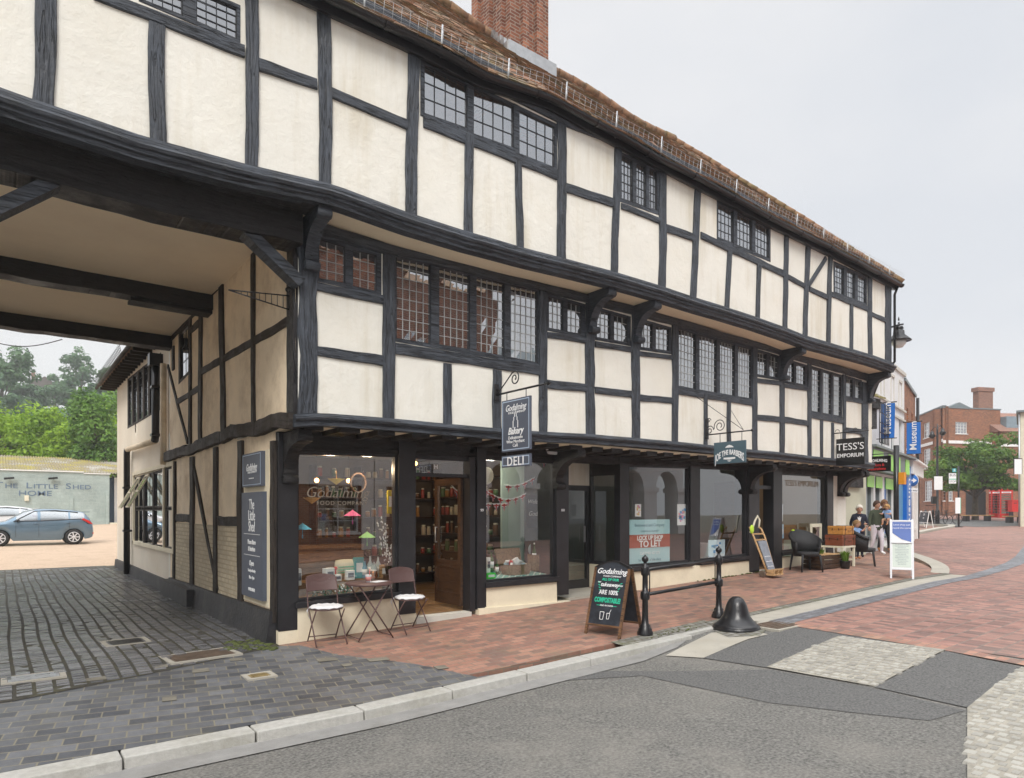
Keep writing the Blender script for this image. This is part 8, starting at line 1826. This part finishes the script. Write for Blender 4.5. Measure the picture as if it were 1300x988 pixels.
def bench(x, z, w, lab, y=655):
    o = placed('bench', lab, 'bench', x, y, z, 'benches in the far square'); mb = MB(); mb.box(-w/2, -.25, .42, w/2, .25, .5); mb.build('seat', M['pine'], o, local=True)
    for s_ in (-1, 1): mb = MB(); mb.box(s_*(w/2-.35)-.14, -.2, 0, s_*(w/2-.35)+.14, .2, .42); mb.build('leg', M['signblack'], o, local=True)
bench(1240, 50, 2.3, 'flat slatted bench with black legs under the street tree'); bench(1289, 46, 1.5, 'pale bench in front of the red post box')
for x in (1175, 1184.5): 
    o = placed('bollard', 'black bollard %s of the chain railing by the bicycles' % ('left' if x < 1180 else 'right'), 'bollard', x, 656, 46, 'bollards of the square'); mb = MB(); mb.lathe([(.08, 0), (.07, .8), (.09, .85), (.06, .95), (.001, 1.0)], n=10); mb.build('shaft', M['iron'], o, local=True); mb = MB(); mb.lathe([(.1, 0), (.1, .08)], n=10); mb.build('foot', M['iron'], o, local=True)
mb = MB(); a, b = at(1175, 642, 46.1), at(1196, 642, 46.5); mb.tube([a, b], .02, 6); tag(mb.build('railing_bar', M['iron']), 'thin dark rail between the two bollards', 'rail')
def bicycle(x, z, lab):
    o = placed('bicycle', lab, 'bicycle', x, 655, z, 'bicycles parked in the square'); m_ = M['signblack']
    for xx in (-.5, .5):
        mb = MB(); mb.tube([(xx+.33*math.cos(R(a)), 0, .34+.33*math.sin(R(a))) for a in range(0, 360, 20)], .02, 5, closed=True)
        for a in range(0, 180, 30): mb.tube([(xx+.33*math.cos(R(a)), 0, .34+.33*math.sin(R(a))), (xx-.33*math.cos(R(a)), 0, .34-.33*math.sin(R(a)))], .003, 3)
        mb.build('wheel', m_, o, local=True)
    mb = MB()
    for p, q in (((-.5, 0, .34), (-.15, 0, .35)), ((-.15, 0, .35), (-.25, 0, .85)), ((-.5, 0, .34), (-.23, 0, .75)), ((-.23, 0, .75), (.35, 0, .8)), ((-.15, 0, .35), (.36, 0, .72)), ((.34, 0, .9), (.5, 0, .34))): mb.tube([p, q], .018, 5)
    mb.build('frame', m_, o, local=True); mb = MB(); mb.tube([(.36, -.25, .98), (.32, 0, .92), (.36, .25, .98)], .015, 5); mb.build('handlebar', m_, o, local=True); mb = MB(); mb.ball((-.27, 0, .9), .09, 8, (1.4, .7, .4)); mb.build('saddle', m_, o, local=True)
bicycle(1194, 45, 'dark bicycle left of the other beside the sign pole'); bicycle(1206, 45.5, 'dark bicycle parked at the right beside the bus stop')
# double lamp post
o = placed('lamp_post', 'tall black lamp post with two hanging lanterns beside the tree', 'street lamp', 1190, 655, 45.5); hh = CZ+(CV-538)/FX*45.5-o.location.z
mb = MB(); mb.lathe([(.14, 0), (.14, .9), (.08, 1.0), (.065, hh-.6), (.03, hh)], n=12); mb.build('shaft', M['iron'], o, local=True); mb = MB(); mb.tube([(-.40, 0, hh-.5), (-.2, 0, hh-.2), (0, 0, hh-.35), (.2, 0, hh-.1), (.40, 0, hh-.35)], .025, 6); mb.build('arm', M['iron'], o, local=True)
for s_, dz in ((-1, -.5), (1, -.3)): mb = MB(); mb.lathe([(.03, 0), (.1, -.05), (.12, -.2), (.24, -.36), (.2, -.38), (.1, -.5), (.001, -.52)], (s_*.36, 0, hh+dz), 14); mb.build('lantern', M['iron'], o, local=True)
mb = MB(); mb.box(-.30, -.12, 3.0, .24, -.09, 3.95) if False else mb.box(-.28, -.12, CZ+(CV-622)/FX*45.5-o.location.z, .28, -.09, CZ+(CV-605)/FX*45.5-o.location.z); mb.build('white_plate', M['signwhite'], o, local=True); mb = MB(); mb.box(-.38, -.1, 1.4, -.1, .1, 1.9); mb.build('litter_bin', M['signblack'], o, local=True)
# bus stop
p = ongr(1217, 669.5); o = thing('bus_stop', 'black bus stop pole with white flag sign and timetable case on the kerb point', 'bus stop', p); o.rotation_euler = (0, 0, az_); zz = (p-CAM).dot(FW); k_ = zz/FX
def hy(y): return CZ+(CV-y)*k_-p.z
mb = MB(); mb.tube([(0, 0, 0), (0, 0, hy(592))], .055, 10); mb.lathe([(.25, 0), (.24, .03), (.08, .06)], n=14); mb.build('pole', M['iron'], o, local=True)
mb = MB(); mb.box(-12.5*k_, -.03, hy(614), -3.5*k_, .0, hy(601)); f = mb.build('flag_sign', M['signwhite'], o, local=True); mb = MB(); mb.box(-12.5*k_, -.035, hy(609), -3.5*k_, -.03, hy(608)); mb.build('green_line', M['teal'], f, local=True); text('BUS', 4.6*k_, (-8*k_, -.035, hy(603.5)), (1, 0, 0), (0, 0, 1), M['signblack'], o, local=True); text('STOP', 3.4*k_, (-8*k_, -.035, hy(611.5)), (1, 0, 0), (0, 0, 1), M['signblack'], o, local=True)
mb = MB(); mb.box(-8*k_, -.03, hy(599.5), -3.5*k_, .0, hy(595)); mb.build('stop_letter_plate', mk('turquoise', (.05, .40, .42), .5), o, local=True); text('B', 4.2*k_, (-5.8*k_, -.035, hy(597.2)), (1, 0, 0), (0, 0, 1), SW, o, local=True)
mb = MB(); mb.box(-5*k_, -.09, hy(652), 1*k_, -.05, hy(632)); t_ = mb.build('timetable_case', M['signwhite'], o, local=True); mb = MB(); mb.box(1*k_, -.1, hy(652), 1.6*k_, -.04, hy(632)); mb.build('edge', M['teal'], t_, local=True)
# ================================================================== opposite side of the street (seen reflected in the glass)
random.seed(9)
def opp(name, label, x0, L_, H, mat, wins, y=-15.5, **k):
    o = block(name, label, (x0+L_, y, -.1), math.pi, L_, H, 8, mat, wins, **k)
    mb = MB(); mb.box(0, -.12, 2.7, L_, -.01, 4.2); mb.box(0, -.18, 4.2, L_, -.01, 4.3); mb.box(0, -.1, 0, .5, -.01, 2.7); mb.box(L_-.5, -.1, 0, L_, -.01, 2.7); mb.build('shopfront_band', M['white'], o, local=True); return o
wn = lambda L_, n, z, w, h: [(L_/n*(i+.5)-w/2, z, w, h, 2, 4) for i in range(n)]
opp('terrace_house', 'red brick terrace house opposite, reflected in the left upstairs windows', 3.2, 5.6, 11., M['brick_red'], wn(5.6, 3, 4.6, 1.0, 1.6)+wn(5.6, 3, 7.1, 1.0, 1.5)+wn(5.6, 2, .9, 1.6, 1.8), roofh=2.2)
opp('terrace_house', 'second brick terrace house opposite, reflected in the middle upstairs windows', 8.85, 4.9, 10.6, M['brick_dkred'], wn(4.9, 2, 4.6, 1.1, 1.6)+wn(4.9, 2, 6.8, 1.0, 1.5)+wn(4.9, 1, .9, 2.2, 1.7), roofh=2.0)
# arcaded stone hall
o = thing('arcaded_hall', 'pale stone hall with round arches opposite, reflected in the shop windows', 'building', (13.8+14, -15.5, -.1), rz=math.pi)
mb = MB(); n = 5; bw = 2.8
for i in range(n+1): mb.box(i*bw-.5, -.05, -.3, i*bw+.5, .9, 3.0); mb.box(i*bw-.6, -.12, 2.75, i*bw+.6, .95, 3.0)
for i in range(n):
    c = i*bw+bw/2; r = bw/2-.5; pts = [(c-bw/2, 0, 3.0), (c-r, 0, 3.0)]+[(c-r*math.cos(R(a)), 0, 3.0+r*math.sin(R(a))) for a in range(15, 166, 15)]+[(c+r, 0, 3.0), (c+bw/2, 0, 3.0), (c+bw/2, 0, 7.5), (c-bw/2, 0, 7.5)]
    k_ = len(pts)
    for j in range(len(pts)): pass
    top = 7.5; ar = [(c-r, 3.0)]+[(c-r*math.cos(R(a)), 3.0+r*math.sin(R(a))) for a in range(15, 166, 15)]+[(c+r, 3.0)]
    mb.hexa([(c-bw/2, 0, 3.0), (c-r, 0, 3.0), (c-r, .9, 3.0), (c-bw/2, .9, 3.0), (c-bw/2, 0, top), (c-r, 0, top), (c-r, .9, top), (c-bw/2, .9, top)]); mb.hexa([(c+r, 0, 3.0), (c+bw/2, 0, 3.0), (c+bw/2, .9, 3.0), (c+r, .9, 3.0), (c+r, 0, top), (c+bw/2, 0, top), (c+bw/2, .9, top), (c+r, .9, top)])
    for (xa, za), (xb, zb_) in zip(ar, ar[1:]): mb.hexa([(xa, 0, za), (xb, 0, zb_), (xb, .9, zb_), (xa, .9, za), (xa, 0, top), (xb, 0, top), (xb, .9, top), (xa, .9, top)])
mb.build('arcade', M['whitewall'], o, local=True); mb = MB(); mb.box(-.5, 3.2, -.3, 14.5, 3.5, 7.4); mb.box(-.5, 0, 5.2, 14.5, 3.5, 5.4); mb.build('inner_wall', mk('hall_inner', (.22, .24, .20), .9), o, local=True); mb = MB(); mb.prism([(-.8, -.4, 7.5), (-.8, 8, 7.5), (-.8, 4, 9.8)], (15.6, 0, 0)); mb.build('roof', M['darkgreyfascia'], o, local=True)
clip_sheet([(-60, -15.6), (60, -15.6), (60, -12.2), (-60, -12.2)], .02, 'opposite_pavement', M['pave_red'], rg)
# ================================================================== people
def cm(n, c, r=.8): return mk(n, c, r, .1, 6, .15, 30)
SK = cm('skin', (.52, .29, .20), .55); EYE = cm('eye_dark', (.03, .02, .02), .3); LIP = cm('lip', (.40, .12, .10), .5)
def person(label, loc, rz, h, mats, J=None, hair=None, hairm=None, slim=1., sleeves=.5, shorts=False, lean=0., headtilt=(0, 0)):
    """mats: top, legs, shoes; J overrides joints (units of body height)"""
    P = dict(pel=(0, 0, .53), spi=(0, -.0, .63), che=(0, -.005, .73), nec=(0, 0, .835), hed=(0, -.008, .88), Lhi=(.055, 0, .50), Lkn=(.058, -.015, .28), Lan=(.06, .01, .05), Lto=(.065, -.085, .022), Rhi=(-.055, 0, .50), Rkn=(-.058, -.015, .28), Ran=(-.06, .01, .05), Rto=(-.065, -.085, .022),
             Lsh=(.10, .005, .79), Lel=(.135, .0, .63), Lwr=(.14, -.06, .49), Rsh=(-.10, .005, .79), Rel=(-.135, .0, .63), Rwr=(-.14, -.06, .49))
    P.update(J or {}); P = {k: Vector(v) for k, v in P.items()}
    for k in P:
        if P[k].z > .53: P[k].y -= lean*(P[k].z-.53)
    rad = dict(pel=.088, spi=.078, che=.086, nec=.032, hed=.034, Lhi=.062, Lkn=.038, Lan=.026, Lto=.022, Rhi=.062, Rkn=.038, Ran=.026, Rto=.022, Lsh=.04, Lel=.027, Lwr=.018, Rsh=.04, Rel=.027, Rwr=.018)
    E_ = [('pel', 'spi', 0), ('spi', 'che', 0), ('che', 'nec', 0), ('nec', 'hed', 3)]
    for s_ in 'LR': E_ += [('pel', s_+'hi', 1), (s_+'hi', s_+'kn', 1), (s_+'kn', s_+'an', 3 if shorts else 1), (s_+'an', s_+'to', 2), ('che', s_+'sh', 0), (s_+'sh', s_+'el', 0), (s_+'el', s_+'wr', 0 if sleeves > .7 else 3)]
    keys = list(P); bm = bmesh.new(); lay = bm.verts.layers.skin.verify(); bv = {}
    for k in keys:
        v = bm.verts.new(P[k]*h); r = rad[k]*h*(slim if k in ('pel', 'spi', 'che', 'Lhi', 'Rhi') else 1); v[lay].radius = (r*1.12, r*.85) if k in ('pel', 'spi', 'che') else (r, r); v[lay].use_root = (k == 'pel'); bv[k] = v
    for a, b, _ in E_: bm.edges.new((bv[a], bv[b]))
    me = bpy.data.meshes.new('t'); bm.to_mesh(me); bm.free(); o = bpy.data.objects.new('t', me); C.objects.link(o); m = o.modifiers.new('s', 'SKIN'); m.use_smooth_shade = True; m2 = o.modifiers.new('d', 'SUBSURF'); m2.levels = 2; m2.render_levels = 2
    bpy.context.view_layer.update(); ev = o.evaluated_get(bpy.context.evaluated_depsgraph_get()); bmf = bmesh.new(); bmf.from_mesh(bpy.data.meshes.new_from_object(ev)); bpy.data.objects.remove(o)
    for f in bmf.faces:
        c = f.calc_center_median()/h; best = None
        for a, b, t in E_:
            p, q = P[a], P[b]; d = q-p; u = max(0, min(1, (c-p).dot(d)/d.length_squared)); w = (c-(p+d*u)).length/((rad[a]*(1-u)+rad[b]*u))
            if t == 0 and a[1:] == 'sh' and sleeves < .4 and u > .6: t = 3
            if best is None or w < best[0]: best = (w, t)
        f.material_index = best[1]; f.smooth = True
    # head, features, hands added to the same mesh
    mb = MB(); mb.smooth = True; hc = P['hed']+Vector((headtilt[0], -.010+headtilt[1], .045)); kh = 1.0 if h > 1.2 else 1.35
    mb.cur = 3; mb.ball(hc*h, .064*h*kh, 18, (.82, .95, 1.12)); mb.ball((hc+Vector((0, -.012, -.03)))*h, .044*h*kh, 12, (.85, 1, .9)); mb.ball((hc+Vector((0, -.064*kh, -.008)))*h, .011*h*kh, 8, (.8, 1.1, 1.4))
    for s_ in (-1, 1): mb.ball((hc+Vector((s_*.053*kh, .004, -.004)))*h, .013*h*kh, 8, (.5, .9, 1.3))
    mb.cur = 4
    for s_ in (-1, 1): mb.ball((hc+Vector((s_*.021*kh, -.054*kh, .008)))*h, .0068*h*kh, 6)
    mb.cur = 5; mb.ball((hc+Vector((0, -.056*kh, -.036*kh)))*h, .010*h*kh, 8, (1.6, .5, .45)); mb.cur = 3
    for s_, sg in (('L', 1), ('R', -1)):
        w = P[s_+'wr']; d = (w-P[s_+'el']).normalized(); sd = Vector((0, 0, 1)).cross(d); sd = sd.normalized() if sd.length > .1 else Vector((1, 0, 0)); up_ = d.cross(sd)
        mb.tube([w*h, (w+d*.03)*h, (w+d*.05)*h], [.017*h, .021*h, .017*h], 8)
        for i, ln in enumerate((.030, .036, .034, .026)):
            b = w+d*.046+sd*(.0095*(i-1.5)); mb.tube([b*h, (b+d*ln*.55-up_*.003)*h, (b+d*ln-up_*.012)*h], [.0058*h, .0052*h, .0042*h], 6)
        b = w+d*.018+sd*sg*.016; mb.tube([b*h, (b+d*.016+sd*sg*.014)*h, (b+d*.034+sd*sg*.015)*h], [.007*h, .006*h, .005*h], 6)
    base = len(bmf.verts); vs = [bmf.verts.new(v) for v in mb.v]; bmf.verts.ensure_lookup_table()
    for fi, f in enumerate(mb.f):
        try: q = bmf.faces.new([vs[k] for k in f]); q.material_index = mb.mi[fi]; q.smooth = True
        except ValueError: pass
    me = bpy.data.meshes.new('person'); bmf.to_mesh(me); bmf.free()
    for m_ in (*mats, SK, EYE, LIP): me.materials.append(m_)
    o = bpy.data.objects.new('person', me); C.objects.link(o); o.location = loc; o.rotation_euler = (0, 0, rz); tag(o, label, 'person'); LOC[o] = Vector(loc)
    mb = MB(); n = 18; rings = []; kk = kh*h
    for j in range(8):
        a = math.pi*.66*j/7; rings.append([])
        for k in range(n):
            t = 2*math.pi*k/n; fr = max(0, -math.sin(t)); ph = a*(1-.42*fr) if hair != 'long' else a*(1.15-.58*fr)
            r = .071*(1+.10*noise.noise(Vector((k*1.3, j*1.1, h*7)))) ; rings[-1].append(mb.V(hc*h+Vector((math.cos(t)*math.sin(ph)*r*.9, math.sin(t)*math.sin(ph)*r*1.02+.004, math.cos(ph)*r*1.16))*kk))
    mb.smooth = True
    for A_, B_ in zip(rings, rings[1:]):
        for k in range(n): mb.F([A_[k], A_[(k+1) % n], B_[(k+1) % n], B_[k]])
    if hair == 'curly':
        for k in range(46):
            d = Vector((rnd(-1, 1), rnd(-.5, 1), rnd(-.2, 1))).normalized(); mb.ball(hc*h+Vector((d.x*.9, d.y, d.z*1.1))*.068*kk, .016*kk, 6)
    hm = mb.build('hair', hairm, o, local=True, fix=1); sm = hm.modifiers.new('t', 'SOLIDIFY'); sm.thickness = .004; return o
def ppos(x, z): p = at(x, 648, z); return Vector((p.x, p.y, g(p.x, p.y)))
grn = cm('olive_jumper', (.040, .052, .030)); lil = cm('pale_trousers', (.62, .58, .64)); shw = cm('white_shoe', (.72, .72, .72)); nav = cm('navy_cloth', (.012, .016, .035)); blk = cm('black_cloth', (.015, .015, .018)); blu = cm('sky_cloth', (.22, .36, .62)); tan_ = cm('tan_shorts', (.42, .28, .16)); tansh = cm('tan_shoe', (.40, .16, .05))
walk = dict(Lkn=(.06, -.07, .29), Lan=(.06, -.06, .06), Lto=(.066, -.145, .03), Rkn=(-.055, .01, .28), Ran=(-.055, .09, .07), Rto=(-.06, .01, .022))
person('smiling woman in an olive green jumper and pale trousers carrying a toddler on her arm', ppos(1112.5, 19.2), az_+R(12), 1.57, (grn, lil, shw), dict(walk, Lel=(.16, -.05, .66), Lwr=(.10, -.16, .66), Rel=(-.16, -.02, .64), Rwr=(-.20, -.07, .52)), 'short', cm('brown_hair', (.06, .028, .016)), slim=1.12, sleeves=1.)
person('fair curly haired toddler in a blue top and tan shorts held on the woman\'s arm', ppos(1126.5, 19.05)+Vector((0, 0, .62)), az_-R(55), .82, (blu, tan_, tansh), dict(Lkn=(.09, -.15, .50), Lan=(.08, -.17, .34), Lto=(.08, -.25, .32), Rkn=(-.09, -.15, .50), Ran=(-.08, -.17, .34), Rto=(-.08, -.25, .32), Lel=(.15, -.1, .68), Lwr=(.10, -.2, .70), Rel=(-.15, -.08, .68), Rwr=(-.13, -.2, .70)), 'curly', cm('fair_hair', (.50, .30, .12)), sleeves=.3, shorts=True)
person('woman with long fair brown hair and black trousers walking behind the one in green', ppos(1122, 20.6), az_, 1.62, (blk, blk, tansh), walk, 'long', cm('fair_brown_hair', (.26, .13, .06)), sleeves=1.)
nv = person('older woman with white hair in a navy cardigan over a white collar beside the shopfront', ppos(1090, 18.3), az_-R(20), 1.44, (nav, nav, blk), dict(Rel=(-.14, .02, .63), Rwr=(-.12, -.08, .52), Lel=(.15, -.03, .63), Lwr=(.10, -.15, .64)), 'short', cm('white_hair', (.70, .66, .58)), slim=1.15, sleeves=1., lean=.25)
mb = MB(); mb.prism([(-.055, -.145, 1.15), (.055, -.145, 1.15), (.03, -.160, 1.02), (0, -.168, .90), (-.03, -.160, 1.02)], (0, .05, 0)); mb.prism([(-.08, -.10, 1.20), (0, -.165, 1.10), (.08, -.10, 1.20), (.06, -.06, 1.23), (-.06, -.06, 1.23)], (0, .03, .0)); mb.build('collar', shw, nv, local=True)
person('small boy in a light blue shirt raising his hand to the woman in green', ppos(1087, 17.6)+Vector((0, 0, 0)), az_+R(20), 1.0, (blu, nav, tansh), dict(Lel=(.18, -.04, .74), Lwr=(.24, -.09, .84), Rel=(-.14, -.02, .66), Rwr=(-.13, -.08, .55)), 'curly', cm('sandy_hair', (.34, .20, .09)), sleeves=.3)
# ================================================================== WORLD, SUN, CAMERA
w = bpy.data.worlds.new('World'); bpy.context.scene.world = w; w.use_nodes = True; nt = w.node_tree; L = nt.links
bg = nt.nodes['Background']; SE, SR = R(44), R(200)
sky = N(nt, 'ShaderNodeTexSky', sky_type='NISHITA'); sky.sun_disc = False; sky.sun_elevation = SE; sky.sun_rotation = SR; sky.air_density = 1.; sky.dust_density = 4.; sky.altitude = 50
tc = N(nt, 'ShaderNodeTexCoord'); sx = N(nt, 'ShaderNodeSeparateXYZ'); L.new(tc.outputs['Generated'], sx.inputs[0])
cl_ = ramp(nt, [(0., (5.6, 5.6, 5.67)), (.12, (5.75, 5.76, 5.84)), (.62, (5.95, 5.97, 6.06)), (.8, (17, 17, 17.2)), (1., (25., 25., 25.2))]); L.new(sx.outputs[2], cl_.inputs[0])
nz = N(nt, 'ShaderNodeTexNoise', i_Scale=1.3, i_Detail=6., i_Roughness=.5); mpw = N(nt, 'ShaderNodeMapping'); mpw.inputs['Scale'].default_value = (1, 1, 2.2); L.new(tc.outputs['Generated'], mpw.inputs[0]); L.new(mpw.outputs[0], nz.inputs[0])
rz_ = ramp(nt, [(.36, (.88, .905, .94)), (.62, (1.05, 1.04, 1.03))]); L.new(nz.outputs[0], rz_.inputs[0])
mm = N(nt, 'ShaderNodeMix', data_type='RGBA', blend_type='MULTIPLY'); mm.inputs[0].default_value = 1; L.new(cl_.outputs[0], mm.inputs[6]); L.new(rz_.outputs[0], mm.inputs[7])
mx = N(nt, 'ShaderNodeMix', data_type='RGBA'); mx.inputs[0].default_value = .93; L.new(sky.outputs[0], mx.inputs[6]); L.new(mm.outputs[2], mx.inputs[7]); L.new(mx.outputs[2], bg.inputs[0])
bg.inputs[1].default_value = .10
sd = bpy.data.lights.new('sun', 'SUN'); sd.energy = 1.5; sd.angle = R(20); sd.color = (1, .965, .91); so = bpy.data.objects.new('sun', sd); C.objects.link(so)
# sun from behind the camera, high: direction towards sun
az = R(226); dvec = Vector((math.cos(SE)*math.cos(az), math.cos(SE)*math.sin(az), math.sin(SE)))
so.rotation_euler = dvec.to_track_quat('Z', 'Y').to_euler(); sky.sun_rotation = math.atan2(dvec.x, dvec.y)
cd = bpy.data.cameras.new('camera'); co = bpy.data.objects.new('camera', cd); C.objects.link(co); bpy.context.scene.camera = co
co.location = CAM; mrot = Matrix((RT, UP, -FW)).transposed(); co.rotation_euler = mrot.to_euler()
cd.sensor_width = 36; cd.lens = 36*FX/1300; cd.shift_y = (CV-494)/1300; cd.clip_end = 3000; cd.clip_start = .1
sc_ = bpy.context.scene; sc_.view_settings.view_transform = 'Standard'; sc_.view_settings.look = 'None'; sc_.view_settings.exposure = 0.55; sc_.view_settings.gamma = 1
sc_.cycles.max_bounces = 12; sc_.cycles.diffuse_bounces = 8; sc_.cycles.volume_bounces = 1; sc_.cycles.transparent_max_bounces = 16

hz_ = MB(); hz_.box(-190, -58, -1.6, 290, 320, 62); ho = hz_.build('haze', None) if False else None
me = bpy.data.meshes.new('haze'); me.from_pydata([tuple(v) for v in hz_.v], [], hz_.f); ho = bpy.data.objects.new('haze', me); C.objects.link(ho); tag(ho, 'thin pale mist that fades the wooded hillside', 'haze', kind='stuff')
hm_ = bpy.data.materials.new('haze_air'); hm_.use_nodes = True; nt = hm_.node_tree; nt.nodes.clear(); pv_ = nt.nodes.new('ShaderNodeVolumePrincipled'); oo = nt.nodes.new('ShaderNodeOutputMaterial'); nt.links.new(pv_.outputs[0], oo.inputs['Volume'])
pv_.inputs['Color'].default_value = (.93, .97, 1, 1); pv_.inputs['Density'].default_value = .0009; pv_.inputs['Anisotropy'].default_value = .2; me.materials.append(hm_)
